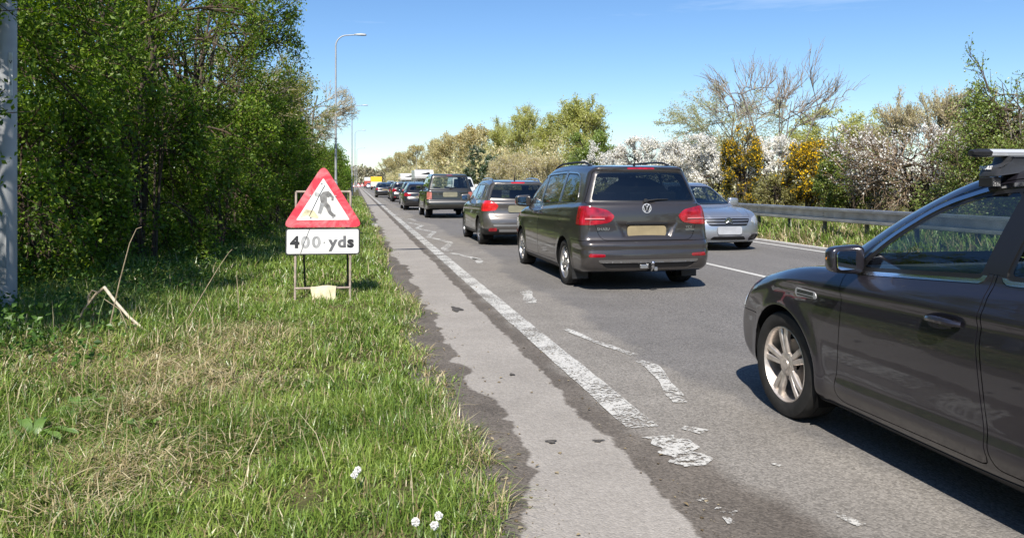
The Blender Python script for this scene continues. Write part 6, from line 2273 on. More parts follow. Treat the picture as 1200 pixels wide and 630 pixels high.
PAINT_RR = paint('dark_olive_paint', (0.017, 0.017, 0.013), 0.1, 0.35, 0.2)
ROVER = dict(
    L=4.97, W=1.956, h=0.04, axles=(1.10, 3.98), arch=0.43, zc=0.38, tyre=0.375, paint=PAINT_RR, near=0,
    low=[(0.15, 0.42), (0.03, 0.48), (0.0, 0.58), (0.02, 0.70), (0.10, 0.76), (0.12, 0.95), (0.14, 1.17), (0.25, 1.21), (1.5, 1.19), (3.3, 1.17), (3.6, 1.15), (4.3, 1.11), (4.72, 1.03), (4.84, 0.90), (4.93, 0.68), (4.96, 0.55), (4.88, 0.40), (4.6, 0.34), (2.5, 0.34), (0.6, 0.36)],
    gh=[(0.16, 1.05), (0.18, 1.2), (0.27, 1.48), (0.35, 1.74), (0.42, 1.82), (0.9, 1.852), (1.7, 1.862), (2.4, 1.845), (2.72, 1.78), (3.05, 1.52), (3.45, 1.17), (3.45, 1.05), (2.0, 1.0), (0.4, 1.0)],
    plan=[(-0.2, -0.04), (0.0, -0.035), (0.4, -0.01), (1.0, 0), (3.8, 0), (4.5, -0.02), (4.97, -0.08), (5.2, -0.1)],
    sect=[(0.2, -0.05), (0.4, -0.02), (0.6, 0.0), (0.9, 0.0), (1.1, -0.015), (1.22, -0.05), (1.5, -0.1)],
    ghw=[(0.9, 0.93), (1.15, 0.91), (1.35, 0.87), (1.6, 0.80), (1.8, 0.74), (2.0, 0.66)],
    bow=(0.06, 0.12), gbow=(0.08, 0.15), radii=(0.10, 0.16, 0.06), r_roof=0.08,
    ends=[('rear_window', endwise(rpoly([(-0.3, 1.24), (0.78, 1.24, 0.05), (0.68, 1.745, 0.06), (-0.3, 1.755)], 0.02), -1, 0.1, 1.2), glass('rover_glass', (0.55, 0.60, 0.58)), True),
          ('windscreen', endwise(rpoly([(-0.3, 1.22), (0.80, 1.22, 0.06), (0.66, 1.74, 0.06), (-0.3, 1.75)], 0.02), 1, 0.12, 2.4), MAT_GLASS_W, True)],
    side=[rpoly([(2.25, 1.22), (3.22, 1.21, 0.03), (2.92, 1.50, 0.1), (2.65, 1.72, 0.06), (2.25, 1.76)], 0.03),
          rpoly([(1.32, 1.23), (2.17, 1.22), (2.17, 1.76), (1.32, 1.76)], 0.03),
          rpoly([(0.52, 1.25, 0.04), (1.24, 1.235), (1.24, 1.755), (0.60, 1.74, 0.05)], 0.03)],
    clear_sides=1, glass=(MAT_GLASS, MAT_GLASS_D, MAT_GLASS_W),
    lamps=[('tail_light', cornerwise(rpoly([(0.76, 0.80), (1.3, 0.80), (1.3, 1.10), (0.76, 1.10)], 0.02), -1, 0.28), simple('faded_red_lens', (0.40, 0.13, 0.10), 0.2, coat=1.0, noise=0.4, nscale=9), 0.006),
           ('headlight', cornerwise(rpoly([(0.52, 0.78), (1.3, 0.78), (1.3, 0.96), (0.52, 0.96)], 0.03), 1, 4.6), MAT_LENS, 0.004)],
    inserts=[('brake_light', endwise(rpoly([(-0.2, 1.785), (0.14, 1.785), (0.14, 1.805), (-0.2, 1.805)], 0.008), -1, -0.5, 0.9), MAT_RED, 0.004),
             ('bumper_strip', endwise(rpoly([(-0.2, 0.665), (1.3, 0.665), (1.3, 0.745), (-0.2, 0.745)], 0.01), -1, 0.05, 0.5), simple('grey_strip', (0.16, 0.155, 0.15), 0.4, metal=0.4), 0.012)],
    panels=[('tailgate', endwise(rpoly([(-0.3, 0.80), (0.72, 0.80, 0.04), (0.74, 1.2), (0.83, 1.22), (0.71, 1.78, 0.05), (-0.3, 1.80)], 0.03), -1, 0.05, 0.9), 'mid'),
            ('door', lateral(rpoly([(2.21, 0.48), (3.25, 0.48), (3.32, 1.2), (2.95, 1.53, 0.1), (2.68, 1.76, 0.05), (2.21, 1.80)], 0.04), lambda V: np.full(len(V), 0.35), 0.2), 'pair'),
            ('door', lateral(rpoly([(1.45, 0.48, 0.1), (2.20, 0.48), (2.20, 1.80), (1.28, 1.80), (1.28, 0.9, 0.2)], 0.04), lambda V: np.full(len(V), 0.35), 0.2), 'pair')],
    belt=1.19, cab=(0.3, 3.4), seats=(2.05, 1.2), dash=3.1, gap=0.004,
    rim='five', rim_mat=MAT_ALLOY, mirror=(3.12, 1.27), mirror_mat=MAT_TRIM, mirror_s=1.2, handles=[(2.40, 1.02, 1), (1.50, 1.02, 2)],
    plates=[(-1, 1.00, MAT_PLATE_O, 0.60, 0.20)], wiper=(1.25, 0.30, 1),
)

def merc_extra(f, x, y, z):
    ya = np.abs(y)
    # side intakes and a sculpted power line on the bonnet
    f = f + 0.03 * (1 - sstep(-0.06, 0.0, np.maximum(np.abs(z - 0.30) - 0.10, np.abs(ya - 0.66) - 0.14))) * sstep(3.7, 3.95, x)
    f = f - 0.010 * np.exp(-((ya - 0.36 - 0.12 * (4.29 - x)) / 0.05) ** 2) * sstep(3.0, 3.3, x) * sstep(0.70, 0.78, z)
    return f

PAINT_SILVER = paint('silver_paint', (0.42, 0.44, 0.48), 0.75, 0.30, 0.12)
MERC = dict(
    L=4.29, W=1.78, h=0.030, axles=(0.69, 3.39), arch=0.36, zc=0.325, tyre=0.32, paint=PAINT_SILVER, near=1, extra=merc_extra,
    low=[(0.20, 0.24), (0.05, 0.32), (0.0, 0.46), (0.02, 0.62), (0.08, 0.76), (0.11, 0.92), (0.2, 1.02), (0.9, 1.01), (1.8, 0.97), (2.6, 0.94), (3.1, 0.93), (3.5, 0.91), (3.9, 0.845), (4.12, 0.765), (4.22, 0.66), (4.27, 0.48), (4.25, 0.30), (4.12, 0.19), (3.6, 0.17), (2.0, 0.17), (0.6, 0.19)],
    gh=[(0.16, 0.9), (0.22, 1.04), (0.36, 1.20), (0.52, 1.37), (0.72, 1.43), (1.1, 1.475), (1.6, 1.482), (2.0, 1.44), (2.35, 1.31), (2.75, 1.10), (3.08, 0.94), (3.05, 0.85), (1.8, 0.8), (0.4, 0.82)],
    plan=[(-0.2, -0.08), (0.0, -0.07), (0.35, -0.02), (0.8, 0), (3.1, 0), (3.7, -0.025), (4.29, -0.10), (4.5, -0.12)],
    sect=[(0.1, -0.06), (0.2, -0.03), (0.35, 0.0), (0.6, 0.006), (0.8, 0.0), (0.95, -0.03), (1.1, -0.08)],
    ghw=[(0.7, 0.86), (0.95, 0.825), (1.1, 0.765), (1.3, 0.665), (1.43, 0.60), (1.6, 0.52)],
    ghplan=[(0, -0.12), (0.5, -0.04), (1.2, 0), (2.4, 0), (3.1, -0.02), (4.29, -0.05)],
    bow=(0.16, 0.26), gbow=(0.2, 0.26), radii=(0.18, 0.24, 0.09), r_roof=0.10,
    creases=[(0.4, 0.86, 3.7, 0.72, 0.012, 0.04)],
    ends=[('rear_window', endwise(rpoly([(-0.3, 1.06), (0.60, 1.07, 0.06), (0.50, 1.30, 0.06), (-0.3, 1.31)], 0.02), -1, 0.1, 1.0), MAT_GLASS_D, True),
          ('windscreen', endwise(rpoly([(-0.3, 0.965), (0.73, 0.985, 0.06), (0.545, 1.385, 0.08), (-0.3, 1.415)], 0.02), 1, 0.15, 1.9), MAT_GLASS_W, True)],
    side=[rpoly([(1.72, 1.03), (2.70, 0.985, 0.03), (2.40, 1.15, 0.15), (2.05, 1.345, 0.15), (1.74, 1.385)], 0.03),
          rpoly([(0.72, 1.09, 0.05), (1.65, 1.035), (1.67, 1.39), (1.2, 1.38, 0.1), (0.88, 1.30, 0.05)], 0.03)],
    clear_sides=9,
    lamps=[('headlight', cornerwise(rpoly([(0.57, 0.62, 0.03), (0.70, 0.585), (1.3, 0.64), (1.3, 0.83), (0.74, 0.765), (0.59, 0.705)], 0.04), 1, 3.62), MAT_LENS, 0.004),
           ('tail_light', cornerwise(rpoly([(0.46, 0.84), (0.6, 0.76), (1.3, 0.78), (1.3, 0.95), (0.56, 0.93)], 0.04), -1, 0.36), MAT_RED, 0.005),
           ('side_intake', endwise(rpoly([(0.50, 0.225), (0.80, 0.24), (0.80, 0.355), (0.62, 0.37), (0.48, 0.30)], 0.03), 1, 0.1, 3.6), MAT_SEAL, -0.014)],
    inserts=[('grille', endwise(rpoly([(-0.2, 0.545), (0.43, 0.545, 0.05), (0.54, 0.70, 0.03), (-0.2, 0.715)], 0.02), 1, 0.1, 3.6), MAT_SEAL, -0.016),
             ('lower_grille', endwise(rpoly([(-0.2, 0.245), (0.42, 0.245), (0.36, 0.32), (-0.2, 0.325)], 0.02), 1, 0.1, 3.6), MAT_SEAL, -0.012),
             ('splitter', endwise(rpoly([(-0.2, 0.185), (1.0, 0.185), (1.0, 0.215), (-0.2, 0.215)], 0.005), 1, -0.3, 3.9), MAT_CHROME, 0.006)],
    panels=[('bonnet', lambda V, N: np.maximum(np.maximum(V[:, 1] - (0.72 - 0.16 * sstep(3.4, 4.15, V[:, 0])), 2.98 - V[:, 0]), np.maximum(0.735 - V[:, 2], V[:, 0] - 4.16)), 'mid'),
            ('door', lateral(rpoly([(1.69, 0.28), (2.72, 0.28, 0.08), (2.78, 0.97), (2.42, 1.19, 0.15), (2.05, 1.35, 0.15), (1.70, 1.385)], 0.04), lambda V: np.full(len(V), 0.35), 0.2), 'pair'),
            ('tailgate', endwise(rpoly([(-0.3, 0.62), (0.56, 0.62, 0.1), (0.62, 0.9), (0.66, 1.05), (0.55, 1.33, 0.05), (-0.3, 1.36)], 0.03), -1, 0.05, 0.9), 'mid')],
    belt=0.98, cab=(0.25, 3.0), seats=(1.55, 0.8), dash=2.72,
    rim='multi', rim_mat=MAT_ALLOY, mirror=(2.62, 1.03), handles=[(1.85, 0.88, 0)],
    plates=[(1, 0.455, MAT_PLATE_W, 0.56, 0.17), (-1, 0.72, MAT_PLATE_O, 0.52, 0.11)],
)

# ---------------------------------------------------------------- vehicles on the road
N90 = R(90)
def badge_letters(root, sh, s, y, z, size, mat=MAT_CHROME, sgn=-1):
    x = surf_x(sh, y, z, sgn) + sgn * 0.004
    rot = Matrix(((0, 0, -1, 0), (-1, 0, 0, 0), (0, 1, 0, 0), (0, 0, 0, 1))) if sgn < 0 else Matrix(((0, 0, 1, 0), (1, 0, 0, 0), (0, 1, 0, 0), (0, 0, 0, 1)))
    return text_obj('lettering', s, size, mat, root, Matrix.Translation((x, y, z)) @ rot, 0.002, 0.002, 1.15, 1.1)

# --- people carrier
car, sh = build_vehicle(SHARAN, 'people_carrier', 'grey brown people carrier with red tail lights and a tow ball', 'car', (3.90, 9.80, 0.0), N90)
zb, rb = 1.125, 0.066
xb = surf_x(sh, 0, zb, -1) - 0.004
b = MB()
b.lathe([(0.0001, -0.002), (rb, -0.002), (rb, 0.004)], 28, axis='x', origin=(xb, 0, zb))
bd = b.obj('badge', MAT_SEAL, car, smooth=False)
b = MB()
b.tube([(xb - 0.004, rb * 0.92 * math.cos(t), zb + rb * 0.92 * math.sin(t)) for t in np.linspace(0, 2 * math.pi, 33)], rb * 0.10, 6, caps=False)
for P in ([(-0.36, 0.80), (0, 0.10), (0.36, 0.80)], [(-0.78, 0.42), (-0.40, -0.72), (0, 0.02), (0.40, -0.72), (0.78, 0.42)]):
    b.tube([(xb - 0.004, a * rb, zb + c * rb) for a, c in P], rb * 0.10, 6)
b.obj('emblem', simple('badge_silver', (0.75, 0.75, 0.76), 0.35, metal=0.6), bd, smooth=True)
badge_letters(car, sh, 'SHARAN', 0.585, 0.845, 0.052)
badge_letters(car, sh, 'TDI', -0.62, 0.862, 0.045)
x = surf_x(sh, 0.62, 0.825, -1)
b = MB()
b.box((x - 0.006, -0.70, 0.820), (x + 0.01, -0.57, 0.838))
b.obj('badge_bar', MAT_CHROME, car)
x = surf_x(sh, 0, 0.83, -1)
b = MB()
b.prism(rpoly([(-0.28, -0.072), (0.28, -0.072), (0.28, 0.072), (-0.28, 0.072)], 0.05), -0.005, 0.005)
b.obj('number_plate', MAT_PLATE_Y, car, loc=(x - 0.008, 0, 0.815), rot=(0, 0, N90))
b = MB()
b.box((x - 0.03, -0.30, 0.905), (x + 0.03, 0.30, 0.928))
b.obj('plate_lamp_bar', MAT_SEAL, car, bevel=0.006)
# tow ball
b = MB()
b.tube([(0.25, 0, 0.30), (0.05, 0, 0.30), (-0.06, 0, 0.31), (-0.10, 0, 0.35), (-0.10, 0, 0.375)], 0.02, 8)
b.lathe([(0.0001, -0.026), (0.018, -0.02), (0.026, 0.0), (0.018, 0.02), (0.0001, 0.026)], 12, axis='z', origin=(-0.10, 0, 0.405))
tb = b.obj('tow_ball', MAT_CHROME, car, smooth=True)
b = MB()
b.box((-0.03, 0.04, 0.32), (0.02, 0.15, 0.375))
b.box((-0.05, -0.09, 0.29), (0.0, -0.04, 0.34))
b.obj('tow_socket', MAT_GALVC, tb, bevel=0.008)
for s in (1, -1):
    b = MB()
    b.box((0.56, s * 0.70 - 0.0, 0.13), (0.575, s * 0.93, 0.42))
    b.obj('mud_flap', MAT_TRIM, car, bevel=0.004)
# lamp clusters: reversing lamp window and divider
for s in (1, -1):
    b = MB()
    xx = surf_x(sh, 0.80, 1.0, -1)
    pts = [(surf_x(sh, yy, 0.985, -1) - 0.010, s * yy, 0.985) for yy in np.linspace(0.60, 0.86, 7)]
    b.tube(pts, 0.011, 6)
    b.obj('lamp_bar', simple('pink_lens', (0.55, 0.20, 0.20), 0.15, coat=1.0), car, smooth=True)
# rear parcel sun blind seen through the glass
b = MB()
b.prism([(0.52 * math.cos(t), 0.33 * math.sin(t)) for t in np.linspace(0, math.pi, 20)], -0.004, 0.004)
b.obj('sun_blind', simple('mesh_blind', (0.012, 0.012, 0.013), 0.9), car, loc=(0.52, 0.0, 1.22), rot=(0, 0, N90))

# --- dark estate beside the camera
car, sh = build_vehicle(MONDEO, 'dark_hatchback', 'dark plum grey car with roof bars at the right edge', 'car', (3.56, 0.57, 0.0), N90)
for s in (1, -1):
    y = surf_y(sh, 3.56, 0.815)
    b = MB()
    b.prism(rpoly([(3.44, 0.795), (3.655, 0.785), (3.67, 0.815), (3.655, 0.84), (3.455, 0.835)], 0.02), s * (y - 0.012), s * (y + 0.005))
    v = b.obj('side_vent', simple('satin_trim', (0.34, 0.34, 0.35), 0.4, metal=0.3), car, bevel=0.003)
    b = MB()
    for zz in (0.802, 0.818, 0.828):
        b.box((3.475, s * (y + 0.004) - 0.003, zz - 0.003), (3.64, s * (y + 0.004) + 0.003, zz + 0.003))
    b.obj('vent_slot', MAT_SEAL, v)
    # black sail panel between mirror and glass
# roof bars
for xb in (2.44, 1.55):
    zt = 1.607
    b = MB()
    yy = np.linspace(-0.80, 0.80, 3)
    sec = [(0.030, 0.0), (0.018, 0.016), (-0.015, 0.018), (-0.038, 0.004), (-0.032, -0.012), (0.0, -0.018), (0.024, -0.012)]
    V = [(xb + a, y_, zt + c) for y_ in (-0.74, 0.74) for a, c in sec]
    n = len(sec)
    b.add(V, [(k, (k + 1) % n, n + (k + 1) % n, n + k) for k in range(n)])
    rbar = b.obj('roof_bar', simple('bar_aluminium', (0.66, 0.67, 0.68), 0.35, metal=0.35), car, smooth=True)
    for s in (1, -1):
        b = MB()
        V = [(xb + a * q, s * y_, zt + c * q) for y_, q in ((0.735, 1.06), (0.80, 1.0), (0.818, 0.6)) for a, c in sec]
        F = [(r_ * n + k, r_ * n + (k + 1) % n, (r_ + 1) * n + (k + 1) % n, (r_ + 1) * n + k) for r_ in range(2) for k in range(n)]
        b.add(V, F)
        b.add(V[2 * n:], [(0, k, k + 1) for k in range(1, n - 1)])
        b.obj('end_cap', MAT_TRIM, rbar, smooth=True)
        # foot: tapering housing from bar down to the door frame, clamp plate below
        zr_ = surf_z(sh, xb, 0.60)
        prof = [(0.52, zr_ + 0.006), (0.735, zr_ - 0.02), (0.715, zr_ + 0.025), (0.655, zt - 0.045), (0.645, zt - 0.014), (0.545, zt - 0.014), (0.53, zt - 0.05)]
        b = MB()
        M = Matrix.Rotation(0, 4, 'Z')
        V = []
        for hx, q in ((-0.055, 0.92), (-0.04, 1.0), (0.04, 1.0), (0.055, 0.92)):
            cy_, cz_ = 0.63, zr_ + 0.03
            for (a, c) in prof:
                V.append((xb + hx, s * (cy_ + (a - cy_) * q), cz_ + (c - cz_) * q))
        m_ = len(prof)
        b.add(V, [(r_ * m_ + k, r_ * m_ + (k + 1) % m_, (r_ + 1) * m_ + (k + 1) % m_, (r_ + 1) * m_ + k) for r_ in range(3) for k in range(m_)])
        for r_ in (0, 3):
            b.add(V[r_ * m_:(r_ + 1) * m_] + [tuple(np.mean(V[r_ * m_:(r_ + 1) * m_], axis=0))], [(k, (k + 1) % m_, m_) for k in range(m_)])
        ft = b.obj('bar_foot', simple('foot_plastic', (0.035, 0.036, 0.040), 0.45), rbar, smooth=True, bevel=0.006)
        b = MB()
        b.box((xb - 0.04, s * 0.70 - 0.008, zr_ - 0.065), (xb + 0.04, s * 0.735 + 0.004, zr_ - 0.02))
        b.obj('clamp', MAT_TRIM, ft, bevel=0.004)
        yl = s * 0.7235
        rot = Matrix(((-1, 0, 0, 0), (0, 0, 1, 0), (0, 1, 0, 0), (0, 0, 0, 1))) if s > 0 else Matrix(((1, 0, 0, 0), (0, 0, -1, 0), (0, 1, 0, 0), (0, 0, 0, 1)))
        text_obj('lettering', 'THULE', 0.024, M_LETTER, ft, Matrix.Translation((xb + 0.018, s * 0.722, zr_ + 0.022)) @ Matrix.Rotation(R(24 * s), 4, 'X') @ rot, 0.001, 0.001, 1.0)

# --- queue ahead
build_vehicle(PEUGEOT, 'crossover_car', 'silver grey crossover with lit brake lights ahead of the people carrier', 'car', (3.77, 17.5, 0.0), N90)
build_vehicle(ROVER, 'off_roader', 'boxy dark olive off-roader ahead of the grey crossover', 'car', (3.84, 31.6, 0.0), N90)
def variant(base, **kw):
    d = dict(base)
    d.update(kw)
    return d
P_BLACK = paint('black_paint', (0.012, 0.012, 0.014), 0.2, 0.3, 0.2)
P_NAVY = paint('navy_paint', (0.012, 0.016, 0.032), 0.3, 0.3, 0.2)
P_DGREY = paint('dark_grey_paint', (0.035, 0.035, 0.038), 0.4, 0.32, 0.2)
P_BROWN = paint('bronze_paint', (0.075, 0.045, 0.03), 0.5, 0.32, 0.2)
far = dict(near=0, h=0.07, panels=[], seats=(1.5, 0.8), handles=[])
QG = 'dark cars of the queue beyond the off-roader'
build_vehicle(variant(MERC, paint=P_BLACK, **far), 'queue_car', 'small black hatchback just left of the off-roader', 'car', (3.42, 41.5, 0), N90, QG)
build_vehicle(variant(PEUGEOT, paint=P_NAVY, rails=(0.45, 2.1, 0.56), **far), 'queue_car', 'dark navy crossover second in line beyond the off-roader', 'car', (3.85, 51.0, 0), N90, QG)
build_vehicle(variant(PEUGEOT, paint=P_DGREY, lamps=PEUGEOT['lamps'][1:] + [('tail_light', PEUGEOT['lamps'][0][1], MAT_RED, 0.006)], inserts=PEUGEOT['inserts'][1:], **far), 'queue_car', 'dark grey crossover third in line beyond the off-roader', 'car', (3.62, 60.0, 0), N90, QG)
build_vehicle(variant(MERC, paint=P_BROWN, **far), 'queue_car', 'bronze hatchback behind the black saloon', 'car', (3.80, 69.0, 0), N90, QG)
build_vehicle(variant(MONDEO, paint=P_BLACK, inserts=[], glass=(MAT_GLASS, MAT_GLASS_D, MAT_GLASS_W), plates=[(-1, 0.80, MAT_PLATE_Y, 0.56, 0.13)], **dict(far, seats=(2.05, 1.12))), 'queue_car', 'black saloon out to the left with a yellow number plate', 'car', (2.90, 78.5, 0), N90, QG)

# --- oncoming
car, sh = build_vehicle(MERC, 'silver_hatchback', 'silver hatchback coming towards the camera in the right lane', 'car', (7.87, 19.5, 0.0), -N90)
zb = 0.645
xb = surf_x(sh, 0, zb, 1) - 0.004
b = MB()
b.tube([(xb, 0.078 * math.cos(t), zb + 0.078 * math.sin(t)) for t in np.linspace(0, 2 * math.pi, 33)], 0.009, 6, caps=False)
for a in (90, 210, 330):
    b.tube([(xb, 0, zb), (xb, 0.076 * math.cos(R(a)), zb + 0.076 * math.sin(R(a)))], [0.014, 0.004], 6)
b.lathe([(0.0001, -0.012), (0.07, -0.012)], 24, axis='x', origin=(xb, 0, zb))
b.obj('star_badge', MAT_CHROME, car, smooth=True)
for zz, y1 in ((0.598, 0.46), (0.662, 0.50)):
    for s in (1, -1):
        b = MB()
        P = [(surf_x(sh, yy, zz, 1) - 0.004, s * yy, zz) for yy in np.linspace(0.085, y1, 8)]
        b.tube(P, 0.0115, 6)
        b.obj('grille_bar', PAINT_SILVER, car, smooth=True)

def van_spec(**kw):
    d = dict(
        L=5.0, W=1.92, h=0.06, axles=(0.95, 4.05), arch=0.39, zc=0.34, tyre=0.335, paint=paint('white_paint', (0.62, 0.62, 0.60), 0.0, 0.35, 0.15), near=0,
        low=[(0.12, 0.26), (0.02, 0.36), (0.0, 0.55), (0.04, 0.8), (0.06, 1.1), (0.2, 1.2), (2.0, 1.18), (3.6, 1.12), (4.1, 1.10), (4.6, 0.99), (4.85, 0.86), (4.94, 0.66), (4.97, 0.48), (4.9, 0.3), (4.7, 0.22), (2.5, 0.22), (0.6, 0.24)],
        gh=[(0.06, 1.0), (0.09, 1.3), (0.15, 1.75), (0.22, 1.92), (0.5, 1.96), (2.0, 1.97), (2.9, 1.94), (3.25, 1.86), (3.7, 1.5), (4.25, 1.08), (4.2, 0.95), (2.0, 0.9), (0.3, 0.9)],
        plan=[(-0.2, -0.03), (0.0, -0.03), (0.4, 0), (3.8, 0), (4.5, -0.03), (5.0, -0.12), (5.2, -0.14)],
        sect=[(0.1, -0.05), (0.25, -0.02), (0.5, 0), (0.9, 0), (1.15, -0.03), (1.5, -0.1)],
        ghw=[(0.9, 0.93), (1.15, 0.91), (1.5, 0.85), (1.8, 0.79), (1.97, 0.75), (2.2, 0.68)],
        bow=(0.05, 0.2), gbow=(0.05, 0.22), radii=(0.1, 0.2, 0.07), r_roof=0.10,
        ends=[('windscreen', endwise(rpoly([(-0.3, 1.15), (0.80, 1.15, 0.06), (0.66, 1.80, 0.08), (-0.3, 1.82)], 0.02), 1, 0.12, 2.8), MAT_GLASS_W, True)],
        side=[rpoly([(2.95, 1.18), (3.95, 1.14, 0.04), (3.60, 1.45, 0.1), (3.25, 1.72, 0.06), (2.97, 1.75)], 0.03)],
        lamps=[('headlight', cornerwise(rpoly([(0.52, 0.72), (1.3, 0.74), (1.3, 0.98), (0.60, 0.92)], 0.04), 1, 4.4), MAT_LENS, 0.004),
               ('tail_light', cornerwise(rpoly([(0.82, 0.7), (1.3, 0.7), (1.3, 1.15), (0.82, 1.15)], 0.03), -1, 0.2), MAT_RED, 0.005)],
        inserts=[('grille', endwise(rpoly([(-0.2, 0.72), (0.46, 0.72), (0.5, 0.84), (-0.2, 0.85)], 0.02), 1, 0.1, 4.2), MAT_SEAL, -0.01),
                 ('lower_grille', endwise(rpoly([(-0.2, 0.34), (0.6, 0.34), (0.62, 0.5), (-0.2, 0.5)], 0.03), 1, 0.1, 4.2), MAT_SEAL, -0.01)],
        belt=1.12, cab=(0.2, 4.1), seats=(2.6, 1.3), dash=3.8, mirror=(3.72, 1.24), mirror_s=1.4,
        plates=[(1, 0.60, MAT_PLATE_W, 0.52, 0.11)])
    d.update(kw)
    return d
build_vehicle(van_spec(), 'white_van', 'white van coming towards the camera behind the off-roader', 'van', (8.25, 63.5, 0), -N90)

def motorhome(lab, loc, H=2.95, stripe=(0.25, 0.25, 0.27), roofbox=False):
    """coach built: cab below, sleeping pod over it, box body"""
    sp = van_spec(paint=paint('motorhome_white', (0.66, 0.65, 0.62), 0.0, 0.4, 0.1), W=2.0)
    sp['ends'] = [('windscreen', endwise(rpoly([(-0.3, 1.15), (0.82, 1.15, 0.06), (0.70, 1.80, 0.08), (-0.3, 1.82)], 0.02), 1, 0.12, 2.8), MAT_GLASS_W, True)]
    rt, sh = build_vehicle(sp, 'motorhome', lab, 'motorhome', loc, -N90, 'white motorhomes')
    mw = simple('motorhome_panel', (0.66, 0.65, 0.62), 0.4, coat=0.3, noise=0.06, nscale=2)
    b = MB()
    prof = [(-1.6, 0.55), (-1.6, H - 0.12), (-1.4, H), (3.4, H), (3.95, H - 0.25), (4.12, H - 0.75), (4.0, H - 1.0), (3.1, 1.98), (2.7, 1.7), (2.7, 0.45), (-1.4, 0.42)]
    b.prism(prof, -1.08, 1.08)
    bx_ = b.obj('living_box', mw, rt, bevel=0.04)
    b = MB()
    b.prism(rpoly([(-0.72, 0.0), (0.72, 0.0), (0.68, 0.28), (-0.68, 0.28)], 0.06), -0.02, 0.02)
    b.obj('pod_window', MAT_SEAL, bx_, loc=(4.04, 0, H - 0.68), rot=(0, R(-14), N90))
    for s in (1, -1):
        for x0 in (-1.0, 0.9):
            b = MB()
            b.box((x0, s * 1.085 - 0.012, 1.45), (x0 + 1.1, s * 1.085 + 0.012, 2.05))
            b.obj('window', MAT_SEAL, bx_, bevel=0.008)
    if roofbox:
        for x0, c in ((0.2, MAT_SEAL), (1.8, MAT_TRIM)):
            b = MB()
            b.box((x0, -0.75, H + 0.02), (x0 + 1.3, 0.75, H + 0.10))
            b.obj('roof_light', c, bx_, bevel=0.02)
    return rt
motorhome('white motorhome partly hidden behind the off-roader roof', (7.75, 93, 0), 3.0, roofbox=True)
motorhome('white motorhome left of the off-roader, farther away', (7.55, 118, 0), 2.9)
build_vehicle(van_spec(paint=paint('pale_blue_paint', (0.42, 0.48, 0.52), 0.1, 0.35, 0.1), h=0.06), 'distant_van', 'distant pale blue van behind the white motorhomes', 'van', (8.1, 186, 0), -N90)

def lorry(lab, loc, W, H, Lb, m_top, m_low, m_cab, split):
    rt = thing('lorry', lab, 'lorry', loc, N90, None)
    b = MB()
    b.box((0, -W / 2, split), (Lb, W / 2, H))
    b.obj('box_body', m_top, rt, bevel=0.05)
    b = MB()
    b.box((0.01, -W / 2 + 0.01, 0.62), (Lb - 0.01, W / 2 - 0.01, split - 0.003))
    b.obj('lower_body', m_low, rt, bevel=0.03)
    b = MB()
    b.prism(rpoly([(Lb + 0.1, 0.5), (Lb + 1.75, 0.5), (Lb + 1.8, 1.2), (Lb + 1.6, 2.2), (Lb + 0.1, 2.3)], 0.15), -W / 2 + 0.12, W / 2 - 0.12)
    b.obj('cab', m_cab, rt, bevel=0.04)
    b = MB()
    b.box((0.1, -0.4, 0.45), (Lb + 1.2, 0.4, 0.63))
    b.box((-0.05, -W / 2 + 0.1, 0.42), (0.05, W / 2 - 0.1, 0.56))
    b.obj('chassis', MAT_TRIM, rt)
    for s in (1, -1):
        b = MB()
        b.box((-0.03, s * W * 0.40 - 0.16, 0.62), (0.03, s * W * 0.40 + 0.16, 0.78))
        b.obj('tail_light', MAT_RED, rt)
        for x in (0.9, Lb + 0.9):
            add_wheel(rt, x, s * (W / 2 - 0.2), 0.42, 0.25, 'five', MAT_ALLOYD, s, detail=False)
    return rt
lorry('yellow topped box lorry in the distance at the head of the queue', (4.35, 168, 0), 2.35, 2.85, 4.6, simple('lorry_yellow', (0.78, 0.50, 0.03), 0.45), simple('lorry_pale', (0.60, 0.58, 0.52), 0.5), simple('lorry_white', (0.6, 0.6, 0.58), 0.5), 1.75)
lorry('distant white and red lorry far ahead in the queue', (3.75, 232, 0), 2.5, 3.2, 6.0, simple('lorry_white', (0.6, 0.6, 0.58), 0.5), simple('lorry_red', (0.42, 0.07, 0.05), 0.5), simple('lorry_blue', (0.06, 0.08, 0.14), 0.5), 2.1)
build_vehicle(variant(MERC, paint=PAINT_SILVER, **dict(far, h=0.06)), 'queue_car', 'distant pale hatchback behind the white and red lorry', 'car', (3.6, 205, 0), N90, QG)

# ---------------------------------------------------------------- roadworks sign
def worn_sign(name, col, wear, amount, scale):
    """sign sheeting, weathered and smeared in blotches"""
    m, nt, b = nodes_of(name)
    tc, no, fi = nt.nodes.new('ShaderNodeTexCoord'), nt.nodes.new('ShaderNodeTexNoise'), nt.nodes.new('ShaderNodeTexNoise')
    no.inputs['Scale'].default_value, no.inputs['Detail'].default_value, no.inputs['Roughness'].default_value = scale, 7, 0.7
    no.inputs['Distortion'].default_value = 0.8
    nt.links.new(tc.outputs['Object'], no.inputs['Vector'])
    mr, mx = nt.nodes.new('ShaderNodeMapRange'), nt.nodes.new('ShaderNodeMix')
    mr.inputs[1].default_value, mr.inputs[2].default_value, mr.inputs[3].default_value, mr.inputs[4].default_value = 0.45, 0.75, 0.0, amount
    mx.data_type = 'RGBA'
    mx.inputs[6].default_value, mx.inputs[7].default_value = (*col, 1), (*wear, 1)
    nt.links.new(no.outputs['Fac'], mr.inputs[0])
    nt.links.new(mr.outputs[0], mx.inputs[0])
    nt.links.new(mx.outputs[2], b.inputs['Base Color'])
    b.inputs['Roughness'].default_value = 0.5
    return m
M_SIGN_W = worn_sign('sign_white', (0.72, 0.72, 0.71), (0.42, 0.38, 0.30), 0.75, 3.2)
